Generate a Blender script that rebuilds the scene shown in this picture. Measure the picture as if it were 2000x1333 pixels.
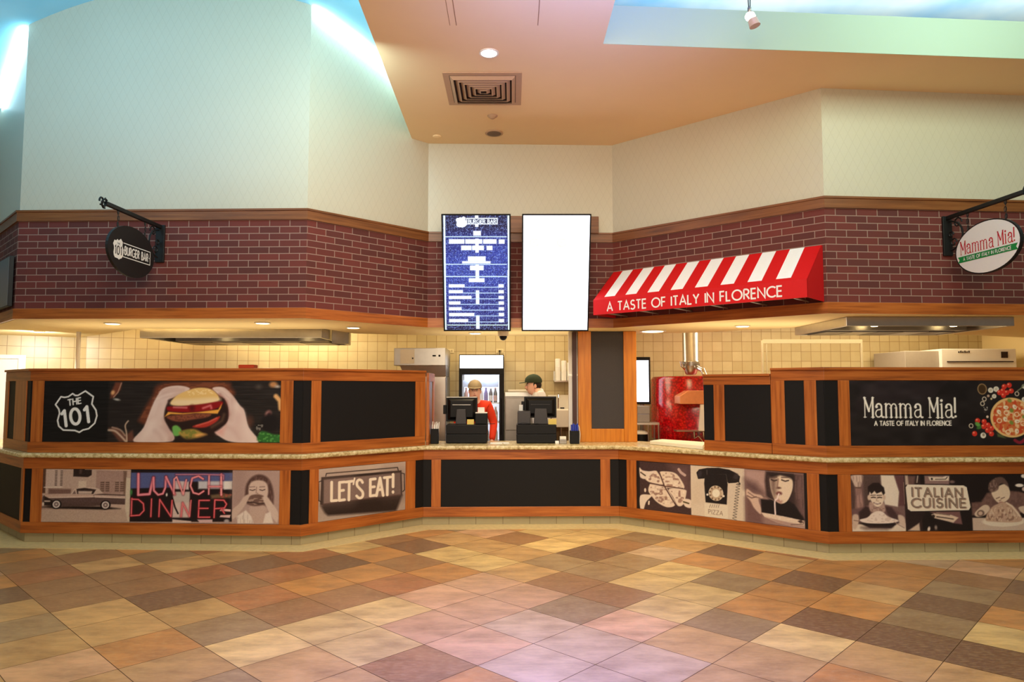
import bpy, bmesh, math, random
import numpy as np
from mathutils import Vector, Matrix

# ------------------------------------------------------------------ scene clear
for _o in list(bpy.data.objects):
    bpy.data.objects.remove(_o, do_unlink=True)
SC = bpy.context.scene
COL = SC.collection
random.seed(7)
RNG = np.random.default_rng(11)

# ------------------------------------------------------------------ camera
cam_d = bpy.data.cameras.new('camera')
cam_d.sensor_width = 36.0
cam_d.lens = 36.0 * 1361.7 / 2000.0
cam_d.clip_start = 0.05
cam_d.clip_end = 60
cam = bpy.data.objects.new('camera', cam_d)
cam.location = (0, 0, 1.55)
cam.rotation_euler = (math.radians(90 + 3.8316), 0, 0)
COL.objects.link(cam)
SC.camera = cam

# ------------------------------------------------------------------ exposure and world
SC.view_settings.view_transform = 'Standard'
SC.view_settings.look = 'None'
SC.view_settings.exposure = 0.0
SC.view_settings.gamma = 1.0
SC.view_settings.use_curve_mapping = False
world = bpy.data.worlds.new('world')
SC.world = world
world.use_nodes = True
world.node_tree.nodes['Background'].inputs[0].default_value = (1.0, 0.80, 0.60, 1)
world.node_tree.nodes['Background'].inputs[1].default_value = 0.16


# ------------------------------------------------------------------ lamps of the room and added fill lights
def area(name, loc, size, power, color, target=None, sizey=None, spread=None):
    d = bpy.data.lights.new(name, 'AREA')
    d.energy = power
    d.color = color
    d.size = size
    if sizey:
        d.shape = 'RECTANGLE'
        d.size_y = sizey
    if spread:
        d.spread = math.radians(spread)
    o = bpy.data.objects.new(name, d)
    o.location = loc
    if target is not None:
        v = Vector(target) - Vector(loc)
        o.rotation_euler = v.to_track_quat('-Z', 'Y').to_euler()
    COL.objects.link(o)
    return o


def spot(name, loc, power, color, target, angle=100, blend=0.6, radius=0.06):
    d = bpy.data.lights.new(name, 'SPOT')
    d.energy = power
    d.color = color
    d.spot_size = math.radians(angle)
    d.spot_blend = blend
    d.shadow_soft_size = radius
    o = bpy.data.objects.new(name, d)
    o.location = loc
    v = Vector(target) - Vector(loc)
    o.rotation_euler = v.to_track_quat('-Z', 'Y').to_euler()
    COL.objects.link(o)
    return o


WARM = (1.0, 0.82, 0.60)
KITCH = (1.0, 0.86, 0.60)
CYAN = (0.36, 0.74, 1.0)
# dining side: big soft warm light from the ceiling behind the camera, and lower front light
area('dining_light', (-0.2, 3.0, 4.25), 3.0, 135, WARM, (-0.2, 7.4, 0.4), 1.6, spread=130)
area('dining_light_low', (0.5, -2.5, 2.6), 5.0, 200, WARM, (0.0, 7.0, 0.9), 2.0)
spot('counter_spot', (0.5, 5.9, 4.36), 270, (1.0, 0.80, 0.44), (0.75, 7.25, 0), 48, 1.0, 0.1)
# kitchens: rows of lights up in the kitchen ceiling
area('kitchen_light_left', (-3.6, 8.95, 2.72), 3.0, 120, KITCH, (-3.8, 9.1, 0), 0.7)
area('kitchen_light_mid', (0.0, 9.75, 2.72), 2.2, 27, KITCH, (0.0, 9.75, 0), 0.7)
area('kitchen_light_right', (4.2, 9.3, 2.72), 3.6, 84, KITCH, (4.2, 9.3, 0), 1.0)
area('door_fill', (-5.75, 8.45, 2.15), 0.4, 22, (1.0, 0.95, 0.85), (-6.55, 9.2, 1.3))  # added fill without a fixture, brightens the white door
# upward fill without fixtures, added to brighten the bulkhead underside
area('bulkhead_fill_left', (-3.5, 7.75, 1.70), 3.0, 9, KITCH, (-3.5, 7.75, 3), 0.6)
area('bulkhead_fill_mid', (0.0, 8.75, 1.70), 1.7, 6, KITCH, (0.0, 8.75, 3), 0.4)
area('bulkhead_fill_right', (3.0, 7.6, 1.70), 2.2, 9, KITCH, (3.0, 7.6, 3), 0.6)
# blue cove light of the sky dome on the left
area('dome_light_left', (-4.2, 4.6, 4.7), 2.6, 46, CYAN, (-4.2, 7.0, 5.6), 1.2)
area('dome_light_right', (-1.45, 5.4, 4.6), 0.5, 30, (0.62, 0.93, 1.0), (-1.9, 7.4, 5.3), 1.6)
# lights inside the recess on the right
area('recess_light', (3.6, 6.12, 4.62), 5.4, 60, (0.86, 0.96, 1.0), (3.6, 5.9, 5.4), 0.2)
area('recess_light_green', (3.8, 3.9, 4.9), 1.6, 60, (0.76, 1.0, 0.80), (4.0, 6.5, 3.7), 0.8)
# violet wash lights, added to tint the ceiling and floor
spot('violet_wash_ceiling', (0.9, 2.4, 2.6), 1150, (0.20, 0.30, 1.0), (0.75, 3.7, 4.39), 68, 1.0, 0.5)
area('violet_wash_floor', (0.25, 2.6, 4.3), 0.8, 48, (0.05, 0.10, 1.0), (0.12, 3.35, 0), 0.8, spread=60)


# ------------------------------------------------------------------ colour helpers
def lin(c):
    c = np.asarray(c, dtype=float) / 255.0
    return np.where(c <= 0.04045, c / 12.92, ((c + 0.055) / 1.055) ** 2.4)


def rgba(c):
    l = lin(c)
    return (float(l[0]), float(l[1]), float(l[2]), 1.0)


# ------------------------------------------------------------------ frames (plan line + height)
class Frame:
    """s runs along the wall, o out of it towards the dining room, z up."""
    def __init__(self, P0, P1, o=0.0):
        p0 = np.array(P0[:2], float)
        p1 = np.array(P1[:2], float)
        self.L = float(np.linalg.norm(p1 - p0))
        self.d = (p1 - p0) / self.L
        self.n = np.array([self.d[1], -self.d[0]])
        self.p = p0 + self.n * o

    def pt(self, s, o, z):
        q = self.p + self.d * s + self.n * o
        return (float(q[0]), float(q[1]), float(z))

    def arr(self, S, O, Z):
        S = np.asarray(S, float)
        out = np.zeros(S.shape + (3,))
        out[..., 0] = self.p[0] + self.d[0] * S + self.n[0] * O
        out[..., 1] = self.p[1] + self.d[1] * S + self.n[1] * O
        out[..., 2] = Z
        return out


class AxisFrame:
    L = 1.0

    def pt(self, s, o, z):
        return (s, o, z)


class FreeFrame:
    """s, o, z along three given vectors from an origin."""
    def __init__(self, org, ds, do, dz):
        self.org = np.array(org, float)
        self.ds = np.array(ds, float)
        self.do = np.array(do, float)
        self.dz = np.array(dz, float)

    def pt(self, s, o, z):
        q = self.org + self.ds * s + self.do * o + self.dz * z
        return tuple(float(x) for x in q)

    def arr(self, S, O, Z):
        S = np.asarray(S, float)
        return (self.org + S[..., None] * self.ds + np.asarray(O * np.ones_like(S))[..., None] * self.do
                + np.asarray(Z)[..., None] * self.dz)


XY = AxisFrame()


# ------------------------------------------------------------------ mesh builder
class MB:
    def __init__(self):
        self.v = []
        self.f = []
        self.m = []
        self.uv = []
        self.col = []

    def add(self, verts, faces, m=0, uv=None, col=None):
        b = len(self.v)
        self.v += [tuple(q) for q in verts]
        if uv is None:
            uv = [(q[0], q[2]) for q in verts]
        self.uv += list(uv)
        for f in faces:
            self.f.append([b + i for i in f])
            self.m.append(m)
            self.col.append(col)
        return self

    def box(self, F, s0, s1, o0, o1, z0, z1, m=0, col=None):
        P = [(s, o, z) for z in (z0, z1) for o in (o0, o1) for s in (s0, s1)]
        vs = [F.pt(*q) for q in P]
        uv = [(q[0] + q[1], q[2]) for q in P]
        fs = [(0, 1, 5, 4), (1, 3, 7, 5), (3, 2, 6, 7), (2, 0, 4, 6), (4, 5, 7, 6), (0, 2, 3, 1)]
        return self.add(vs, fs, m, uv, col)

    def prism(self, F, poly, o0, o1, m=0, col=None):
        """poly in (s,z), extruded along o."""
        n = len(poly)
        P = [(s, o0, z) for s, z in poly] + [(s, o1, z) for s, z in poly]
        vs = [F.pt(*q) for q in P]
        uv = [(q[0], q[2]) for q in P]
        fs = [tuple(range(n)), tuple(range(2 * n - 1, n - 1, -1))]
        for i in range(n):
            j = (i + 1) % n
            fs.append((i, i + n, j + n, j))
        return self.add(vs, fs, m, uv, col)

    def slab(self, poly, z0, z1, m=0, col=None):
        """poly in plan (x,y), extruded in z."""
        n = len(poly)
        P = [(x, y, z0) for x, y in poly] + [(x, y, z1) for x, y in poly]
        uv = [(q[0], q[1]) for q in P]
        fs = [tuple(range(n - 1, -1, -1)), tuple(range(n, 2 * n))]
        for i in range(n):
            j = (i + 1) % n
            fs.append((i, j, j + n, i + n))
        return self.add(P, fs, m, uv, col)

    def tube(self, pts, r, n=10, m=0, caps=True, col=None):
        pts = [Vector(q) for q in pts]
        rr = r if isinstance(r, (list, tuple)) else [r] * len(pts)
        rings = []
        up = None
        for i, q in enumerate(pts):
            t = (pts[min(i + 1, len(pts) - 1)] - pts[max(i - 1, 0)]).normalized()
            if up is None:
                up = Vector((0, 0, 1)) if abs(t.z) < 0.9 else Vector((1, 0, 0))
            a = t.cross(up).normalized()
            b = a.cross(t).normalized()
            up = b
            rings.append([q + (a * math.cos(k * 2 * math.pi / n) + b * math.sin(k * 2 * math.pi / n)) * rr[i] for k in range(n)])
        vs = [v for ring in rings for v in ring]
        fs = []
        for i in range(len(rings) - 1):
            for k in range(n):
                k2 = (k + 1) % n
                fs.append((i * n + k, i * n + k2, (i + 1) * n + k2, (i + 1) * n + k))
        if caps:
            fs.append(tuple(range(n - 1, -1, -1)))
            fs.append(tuple((len(rings) - 1) * n + k for k in range(n)))
        return self.add(vs, fs, m, None, col)

    def lathe(self, c, prof, n=20, m=0, axis='z', col=None, sx=1.0, sy=1.0):
        """prof: list of (radius, height)."""
        vs = []
        for r, h in prof:
            for k in range(n):
                a = 2 * math.pi * k / n
                x, y = r * math.cos(a) * sx, r * math.sin(a) * sy
                if axis == 'z':
                    vs.append((c[0] + x, c[1] + y, c[2] + h))
                elif axis == 'y':
                    vs.append((c[0] + x, c[1] + h, c[2] + y))
                else:
                    vs.append((c[0] + h, c[1] + x, c[2] + y))
        fs = []
        for i in range(len(prof) - 1):
            for k in range(n):
                k2 = (k + 1) % n
                fs.append((i * n + k, i * n + k2, (i + 1) * n + k2, (i + 1) * n + k))
        fs.append(tuple(range(n - 1, -1, -1)))
        fs.append(tuple((len(prof) - 1) * n + k for k in range(n)))
        return self.add(vs, fs, m, None, col)

    def ball(self, c, r, n=16, m=0, col=None):
        rx, ry, rz = r if isinstance(r, (list, tuple)) else (r, r, r)
        vs = []
        k = n // 2
        for i in range(1, k):
            t = math.pi * i / k
            for j in range(n):
                a = 2 * math.pi * j / n
                vs.append((c[0] + rx * math.sin(t) * math.cos(a), c[1] + ry * math.sin(t) * math.sin(a), c[2] + rz * math.cos(t)))
        top = len(vs)
        vs.append((c[0], c[1], c[2] + rz))
        vs.append((c[0], c[1], c[2] - rz))
        fs = []
        for i in range(k - 2):
            for j in range(n):
                j2 = (j + 1) % n
                fs.append((i * n + j, (i + 1) * n + j, (i + 1) * n + j2, i * n + j2))
        for j in range(n):
            j2 = (j + 1) % n
            fs.append((top, j, j2))
            fs.append((top + 1, (k - 2) * n + j2, (k - 2) * n + j))
        return self.add(vs, fs, m, None, col)

    def build(self, name, mats, parent=None, loc=None, smooth=False, bevel=0.0, label=None, seg=2):
        me = bpy.data.meshes.new(name)
        base = Vector(parent_world(parent)) if parent is not None else Vector(loc or (0, 0, 0))
        me.from_pydata([(q[0] - base.x, q[1] - base.y, q[2] - base.z) for q in self.v], [], self.f)
        if not isinstance(mats, (list, tuple)):
            mats = [mats]
        for mm in mats:
            me.materials.append(mm)
        me.polygons.foreach_set('material_index', self.m)
        ul = me.uv_layers.new(name='uv')
        li = np.zeros(len(me.loops), dtype=np.int32)
        me.loops.foreach_get('vertex_index', li)
        ul.data.foreach_set('uv', np.array(self.uv, dtype=np.float32)[li].ravel())
        if any(c is not None for c in self.col):
            at = me.color_attributes.new('print', 'FLOAT_COLOR', 'CORNER')
            buf = []
            for f, c in zip(self.f, self.col):
                q = rgba(c if c is not None else (255, 255, 255))
                for _ in f:
                    buf += q
            at.data.foreach_set('color', np.array(buf, dtype=np.float32))
        bm = bmesh.new()
        bm.from_mesh(me)
        bmesh.ops.recalc_face_normals(bm, faces=bm.faces)
        bm.to_mesh(me)
        bm.free()
        if smooth:
            me.polygons.foreach_set('use_smooth', [True] * len(me.polygons))
        o = bpy.data.objects.new(name, me)
        COL.objects.link(o)
        if parent is not None:
            o.parent = parent
        else:
            o.location = base
        if smooth and bevel == 0:
            try:
                me.set_sharp_from_angle(angle=math.radians(40))
            except Exception:
                pass
        if bevel > 0:
            b = o.modifiers.new('bevel', 'BEVEL')
            b.width = bevel
            b.segments = seg
            b.limit_method = 'ANGLE'
        if label:
            o['label'] = label
        return o


def parent_world(p):
    v = Vector((0, 0, 0))
    while p is not None:
        v = v + p.location
        p = p.parent
    return v


def tag(o, label=None, cat=None, group=None, kind=None):
    if label:
        o['label'] = label
    if cat:
        o['category'] = cat
    if group:
        o['group'] = group
    if kind:
        o['kind'] = kind
    return o


def thing(name, label, cat, loc=(0, 0, 0), group=None):
    o = bpy.data.objects.new(name, None)
    o.empty_display_size = 0.1
    o.location = loc
    COL.objects.link(o)
    return tag(o, label, cat, group)


def dup(root, loc, label=None):
    def cp(o, par):
        c = o.copy()
        COL.objects.link(c)
        if par is not None:
            c.parent = par
        for ch in list(o.children):
            cp(ch, c)
        return c
    c = cp(root, None)
    c.location = loc
    if label:
        c['label'] = label
    return c


def struct(name, mb, mats, label=None, **k):
    o = mb.build(name, mats, **k)
    o['kind'] = 'structure'
    if label:
        o['label'] = label
    return o


# ------------------------------------------------------------------ materials
class NT:
    def __init__(self, name):
        self.mat = bpy.data.materials.new(name)
        self.mat.use_nodes = True
        self.t = self.mat.node_tree
        self.b = self.t.nodes['Principled BSDF']

    def n(self, typ, **k):
        q = self.t.nodes.new(typ)
        for a, v in k.items():
            if a.startswith('i_'):
                key = a[2:]
                key = int(key) if key.isdigit() else key.replace('_', ' ')
                q.inputs[key].default_value = v
            else:
                setattr(q, a, v)
        return q

    def l(self, a, b):
        self.t.links.new(a, b)

    def math(self, op, a, b=None):
        q = self.n('ShaderNodeMath', operation=op)
        for i, x in enumerate((a, b)):
            if x is None:
                continue
            if isinstance(x, (int, float)):
                q.inputs[i].default_value = x
            else:
                self.l(x, q.inputs[i])
        return q.outputs[0]

    def mix(self, fac, a, b, blend='MIX'):
        q = self.n('ShaderNodeMix', data_type='RGBA', blend_type=blend)
        for i, x in ((0, fac), (6, a), (7, b)):
            if isinstance(x, (int, float)):
                q.inputs[i].default_value = x
            elif isinstance(x, tuple):
                q.inputs[i].default_value = x
            else:
                self.l(x, q.inputs[i])
        return q.outputs[2]

    def bump(self, h, strength=0.3, dist=0.01):
        q = self.n('ShaderNodeBump')
        q.inputs['Strength'].default_value = strength
        q.inputs['Distance'].default_value = dist
        self.l(h, q.inputs['Height'])
        self.l(q.outputs[0], self.b.inputs['Normal'])

    def ramp(self, x, stops):
        q = self.n('ShaderNodeValToRGB')
        cr = q.color_ramp
        while len(cr.elements) < len(stops):
            cr.elements.new(0.5)
        for e, (p, c) in zip(cr.elements, stops):
            e.position = p
            e.color = c
        self.l(x, q.inputs[0])
        return q.outputs[0]

    def noise(self, vec, scale, detail=3.0, rough=0.5):
        q = self.n('ShaderNodeTexNoise')
        q.inputs['Scale'].default_value = scale
        q.inputs['Detail'].default_value = detail
        q.inputs['Roughness'].default_value = rough
        if vec is not None:
            self.l(vec, q.inputs['Vector'])
        return q.outputs[0]

    def pos(self, sc=(1, 1, 1)):
        g = self.n('ShaderNodeNewGeometry')
        m = self.n('ShaderNodeMapping')
        m.inputs['Scale'].default_value = sc
        self.l(g.outputs['Position'], m.inputs['Vector'])
        return m.outputs[0]

    def uv(self, sc=(1, 1, 1), loc=(0, 0, 0)):
        g = self.n('ShaderNodeUVMap')
        g.uv_map = 'uv'
        m = self.n('ShaderNodeMapping')
        m.inputs['Scale'].default_value = sc
        m.inputs['Location'].default_value = loc
        self.l(g.outputs[0], m.inputs['Vector'])
        return m.outputs[0]

    def setp(self, rough=None, metal=None, spec=None, coat=None):
        if rough is not None:
            self.b.inputs['Roughness'].default_value = rough
        if metal is not None:
            self.b.inputs['Metallic'].default_value = metal
        if spec is not None:
            self.b.inputs['Specular IOR Level'].default_value = spec
        if coat is not None:
            self.b.inputs['Coat Weight'].default_value = coat


def plain(name, c, rough=0.5, metal=0.0, spec=0.5, var=0.06, scale=30.0):
    """paint, plastic or metal with a faint procedural unevenness"""
    q = NT(name)
    nz = q.noise(q.pos(), scale, 3)
    a = rgba(c)
    lo = tuple(x * (1 - var) for x in a[:3]) + (1,)
    hi = tuple(min(1, x * (1 + var)) for x in a[:3]) + (1,)
    q.l(q.mix(nz, lo, hi), q.b.inputs['Base Color'])
    q.setp(rough, metal, spec)
    return q.mat


def glow(name, c, strength):
    q = NT(name)
    q.b.inputs['Base Color'].default_value = rgba(c)
    q.b.inputs['Emission Color'].default_value = rgba(c)
    q.b.inputs['Emission Strength'].default_value = strength
    return q.mat


def wood(name, horizontal, c0, c1, c2):
    q = NT(name)
    sc = (1.2, 1.2, 26.0) if horizontal else (22.0, 22.0, 1.1)
    n1 = q.noise(q.pos(sc), 1.6, 5, 0.6)
    n2 = q.noise(q.pos(), 1.1, 2)
    col = q.ramp(n1, [(0.28, rgba(c0)), (0.5, rgba(c1)), (0.72, rgba(c2))])
    col = q.mix(q.math('MULTIPLY', n2, 0.5), col, rgba(c0))
    q.l(col, q.b.inputs['Base Color'])
    q.setp(0.38, 0, 0.45)
    q.bump(n1, 0.08, 0.004)
    return q.mat


WOODH = wood('cherry_wood_rail', True, (124, 62, 20), (180, 98, 36), (202, 120, 52))
WOODV = wood('cherry_wood_stile', False, (134, 66, 20), (188, 104, 40), (208, 126, 54))
ORAK = wood('honey_oak', False, (190, 106, 14), (222, 136, 22), (234, 156, 42))
TRIMW = wood('oak_trim', True, (96, 54, 26), (132, 78, 38), (150, 94, 50))

BLACKPANEL = plain('black_panel', (17, 15, 16), 0.6, 0, 0.25, 0.25, 60)
GREYPANEL = plain('charcoal_panel', (66, 62, 62), 0.6, 0, 0.35, 0.15, 90)
STEEL = plain('brushed_steel', (196, 192, 186), 0.28, 0.95, 0.5, 0.1, 14)
STEELD = plain('dull_steel', (150, 144, 138), 0.36, 0.9, 0.5, 0.12, 14)
WHITEP = plain('white_paint', (238, 232, 220), 0.45, 0, 0.5, 0.03)
BLACKPL = plain('black_plastic', (14, 13, 15), 0.5, 0, 0.25, 0.15)
GREYPL = plain('grey_plastic', (56, 51, 52), 0.5, 0, 0.5, 0.1)
IRON = plain('black_iron', (22, 22, 22), 0.5, 0.3, 0.5, 0.2)
RACKP = plain('rack_paint', (196, 184, 150), 0.4, 0.2, 0.5, 0.05)
PAPER = plain('white_paper', (244, 242, 236), 0.7, 0, 0.3, 0.03)
REDFAB = plain('red_awning_fabric', (205, 14, 18), 0.6, 0, 0.3, 0.06, 60)
WHITEFAB = plain('white_awning_fabric', (242, 240, 238), 0.6, 0, 0.3, 0.03, 60)
BRONZE = plain('bronze_frame', (70, 40, 34), 0.45, 0.2, 0.5, 0.1)
COPPER = plain('copper_hood', (240, 164, 112), 0.35, 0.5, 0.5, 0.1)
SIGNBLACK = plain('sign_black', (26, 24, 23), 0.55, 0, 0.4, 0.1)
SIGNWHITE = plain('sign_white', (236, 233, 228), 0.5, 0, 0.4, 0.02)
SIGNRED = plain('sign_red', (196, 34, 44), 0.5, 0, 0.4, 0.05)
SIGNGREEN = plain('sign_green', (20, 134, 62), 0.5, 0, 0.4, 0.05)
CREAMLET = plain('cream_letter', (240, 232, 216), 0.6, 0, 0.3, 0.02)
SKINM = plain('skin', (244, 192, 168), 0.55, 0, 0.4, 0.06)
JACKET = plain('orange_red_jacket', (224, 56, 22), 0.7, 0, 0.3, 0.15, 12)
SHIRT = plain('white_shirt', (244, 244, 244), 0.75, 0, 0.3, 0.03)
TROUSER = plain('dark_trousers', (40, 38, 42), 0.8, 0, 0.3, 0.1)
CAPTAN = plain('tan_cap_cloth', (150, 134, 108), 0.8, 0, 0.2, 0.08)
CAPGREEN = plain('green_cap_cloth', (62, 74, 58), 0.8, 0, 0.2, 0.08)
HAIR = plain('dark_hair', (36, 26, 22), 0.6, 0, 0.4, 0.2)
BLUEPL = plain('blue_plastic', (40, 60, 176), 0.4, 0, 0.5, 0.1)
YELLOWP = plain('yellow_paper', (236, 206, 110), 0.6, 0, 0.3, 0.05)
BOARDM = plain('cream_board', (246, 238, 212), 0.5, 0, 0.4, 0.03)
DARKHOLE = plain('dark_opening', (58, 44, 36), 0.8, 0, 0.2, 0.1)
LAMPW = glow('lamp_glow_warm', (255, 226, 160), 9)
LAMPH = glow('lamp_glow_white', (255, 246, 230), 14)
CHROME = plain('chrome', (226, 224, 220), 0.12, 1.0, 0.5, 0.05)


def glassm(name, c, rough=0.02, alpha=0.15):
    q = NT(name)
    q.b.inputs['Base Color'].default_value = rgba(c)
    q.setp(rough, 0, 0.5)
    q.b.inputs['Alpha'].default_value = alpha
    return q.mat


GLASS = glassm('clear_glass', (230, 240, 245))

# printed pictures: the ink colour of every point comes from the print attribute of the mesh


def printm(name, rough=0.45, emit=0.0):
    q = NT(name)
    a = q.n('ShaderNodeVertexColor', layer_name='print')
    q.l(a.outputs[0], q.b.inputs['Base Color'])
    q.setp(rough, 0, 0.35)
    if emit > 0:
        q.l(a.outputs[0], q.b.inputs['Emission Color'])
        q.b.inputs['Emission Strength'].default_value = emit
        q.b.inputs['Base Color'].default_value = (0.02, 0.02, 0.02, 1)
        for lk in list(q.t.links):
            if lk.to_socket == q.b.inputs['Base Color']:
                q.t.links.remove(lk)
    return q.mat


PRINT = printm('printed_vinyl')
SCREENM = printm('lit_screen', 0.2, 1.25)
SCREENW = glow('white_lit_screen', (236, 238, 255), 3.2)


def brickm():
    q = NT('red_brick')
    br = q.n('ShaderNodeTexBrick', offset=0.5)
    br.inputs['Scale'].default_value = 1.0
    br.inputs['Brick Width'].default_value = 0.206
    br.inputs['Row Height'].default_value = 0.0685
    br.inputs['Mortar Size'].default_value = 0.0042
    br.inputs['Mortar Smooth'].default_value = 0.15
    br.inputs['Bias'].default_value = 0.0
    br.inputs['Color1'].default_value = rgba((112, 50, 44))
    br.inputs['Color2'].default_value = rgba((76, 40, 38))
    br.inputs['Mortar'].default_value = rgba((150, 122, 110))
    v = q.uv((1, 1, 1), (0, -2.344, 0))
    q.l(v, br.inputs['Vector'])
    n = q.noise(q.pos(), 9, 4)
    n2 = q.noise(q.pos((3, 3, 14)), 30, 3)
    c = q.mix(q.math('MULTIPLY', n, 0.35), br.outputs[0], rgba((70, 38, 36)))
    c = q.mix(q.math('MULTIPLY', n2, 0.3), c, rgba((128, 62, 50)), 'MIX')
    c = q.mix(br.outputs[1], c, rgba((150, 122, 110)))
    q.l(c, q.b.inputs['Base Color'])
    q.setp(0.75, 0, 0.3)
    q.bump(q.math('SUBTRACT', 1.0, br.outputs[1]), 0.5, 0.006)
    return q.mat


BRICK = brickm()


def plasterm():
    """cream wall covering with an embossed lattice of narrow diamonds"""
    q = NT('diamond_wall_covering')
    uv = q.uv()
    sp = q.n('ShaderNodeSeparateXYZ')
    q.l(uv, sp.inputs[0])
    a = q.math('MULTIPLY', sp.outputs[0], 1 / 0.085)
    b = q.math('MULTIPLY', sp.outputs[1], 1 / 0.165)
    lines = None
    for op in ('ADD', 'SUBTRACT'):
        f = q.math('FRACT', q.math(op, a, b))
        d = q.math('ABSOLUTE', q.math('SUBTRACT', f, 0.5))
        g = q.math('GREATER_THAN', d, 0.462)
        lines = g if lines is None else q.math('MAXIMUM', lines, g)
    n = q.noise(q.pos(), 1.3, 2)
    base = q.mix(n, rgba((196, 187, 166)), rgba((204, 195, 174)))
    q.l(q.mix(q.math('MULTIPLY', lines, 0.13), base, rgba((150, 132, 110))), q.b.inputs['Base Color'])
    q.setp(0.42, 0, 0.5)
    q.bump(q.math('SUBTRACT', 1.0, lines), 0.25, 0.003)
    return q.mat


PLASTER = plasterm()


def tilewallm():
    q = NT('kitchen_wall_tile')
    br = q.n('ShaderNodeTexBrick', offset=0.0)
    br.inputs['Scale'].default_value = 1.0
    br.inputs['Brick Width'].default_value = 0.15
    br.inputs['Row Height'].default_value = 0.15
    br.inputs['Mortar Size'].default_value = 0.0032
    br.inputs['Mortar Smooth'].default_value = 0.1
    br.inputs['Color1'].default_value = rgba((206, 190, 146))
    br.inputs['Color2'].default_value = rgba((188, 170, 126))
    br.inputs['Mortar'].default_value = rgba((132, 104, 66))
    q.l(q.uv(), br.inputs['Vector'])
    n = q.noise(q.pos(), 14, 4)
    c = q.mix(q.math('MULTIPLY', n, 0.4), br.outputs[0], rgba((178, 150, 102)))
    q.l(c, q.b.inputs['Base Color'])
    q.setp(0.32, 0, 0.5)
    q.bump(q.math('SUBTRACT', 1.0, br.outputs[1]), 0.3, 0.003)
    return q.mat


TILEWALL = tilewallm()


def floorm():
    q = NT('floor_tile')
    a = q.n('ShaderNodeVertexColor', layer_name='print')
    n1 = q.noise(q.pos((1.0, 2.2, 1)), 3.2, 6, 0.62)
    n2 = q.noise(q.pos((1.4, 4, 1)), 14, 4, 0.6)
    c = q.mix(q.ramp(n1, [(0.38, (0, 0, 0, 1)), (0.68, (0.55, 0.55, 0.55, 1))]), a.outputs[0], rgba((122, 88, 60)))
    c = q.mix(q.ramp(n2, [(0.45, (0, 0, 0, 1)), (0.75, (0.35, 0.35, 0.35, 1))]), c, rgba((222, 190, 140)))
    q.l(c, q.b.inputs['Base Color'])
    q.l(q.math('ADD', q.math('MULTIPLY', n2, 0.2), 0.24), q.b.inputs['Roughness'])
    q.setp(None, 0, 0.5)
    q.bump(n2, 0.05, 0.002)
    return q.mat


FLOORM = floorm()
GROUT = plain('floor_grout', (104, 80, 56), 0.8, 0, 0.2, 0.1)
BORDERM = plain('floor_border_stone', (222, 196, 138), 0.5, 0, 0.4, 0.22, 22)


def plinthm():
    q = NT('plinth_tile')
    br = q.n('ShaderNodeTexBrick', offset=0.0)
    br.inputs['Scale'].default_value = 1.0
    br.inputs['Brick Width'].default_value = 0.305
    br.inputs['Row Height'].default_value = 0.4
    br.inputs['Mortar Size'].default_value = 0.003
    br.inputs['Color1'].default_value = rgba((176, 164, 128))
    br.inputs['Color2'].default_value = rgba((164, 152, 122))
    br.inputs['Mortar'].default_value = rgba((96, 82, 58))
    q.l(q.uv((1, 1, 1), (0, 0.2, 0)), br.inputs['Vector'])
    n = q.noise(q.pos(), 12, 5, 0.65)
    q.l(q.mix(q.math('MULTIPLY', n, 0.55), br.outputs[0], rgba((150, 132, 96))), q.b.inputs['Base Color'])
    q.setp(0.5, 0, 0.4)
    return q.mat


PLINTH = plinthm()


def granitem():
    q = NT('tan_granite')
    n = q.noise(q.pos((1, 1, 1)), 26, 6, 0.7)
    n2 = q.noise(q.pos(), 5, 3)
    c = q.ramp(n, [(0.3, rgba((120, 92, 58))), (0.45, rgba((196, 176, 124))), (0.58, rgba((228, 214, 168))), (0.72, rgba((244, 236, 200)))])
    q.l(q.mix(q.math('MULTIPLY', n2, 0.35), c, rgba((176, 140, 86))), q.b.inputs['Base Color'])
    q.setp(0.26, 0, 0.5)
    return q.mat


GRANITE = granitem()
CEILP = plain('tan_ceiling_paint', (252, 220, 172), 0.85, 0, 0.2, 0.03, 3)
FASCIA = plain('recess_fascia_paint', (172, 186, 166), 0.85, 0, 0.2, 0.02, 3)
SOFFP = plain('cream_soffit_paint', (248, 226, 170), 0.8, 0, 0.2, 0.02, 3)


def skym(name, lo, hi, scale):
    q = NT(name)
    n = q.noise(q.pos((1, 1, 0.4)), scale, 4, 0.5)
    q.l(q.ramp(n, [(0.42, rgba(lo)), (0.62, rgba(hi))]), q.b.inputs['Base Color'])
    q.setp(0.9, 0, 0.1)
    return q.mat


SKYL = skym('painted_sky_dome', (150, 216, 242), (196, 234, 248), 0.5)
SKYR = skym('painted_sky_recess', (120, 190, 244), (226, 240, 250), 0.55)


# ------------------------------------------------------------------ plan of the place (metres; camera at 0,0; looking along +y)
S_PL = [(-8.30, 10.17), (-5.009, 6.992), (-2.057, 6.907), (-0.972, 7.961), (1.176, 8.024), (2.935, 6.454), (8.0, 6.87)]
W_PL = [(-6.75, 8.71), (-4.930, 7.101), (-2.071, 6.940), (-1.002, 7.966), (1.217, 8.025), (2.956, 6.607), (7.0, 6.735)]
ZT = 0.893          # worktop height
ZC = 4.394          # tan ceiling
ZB = 2.239          # underside of the bulkhead
ZTRIM = 3.345


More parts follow.
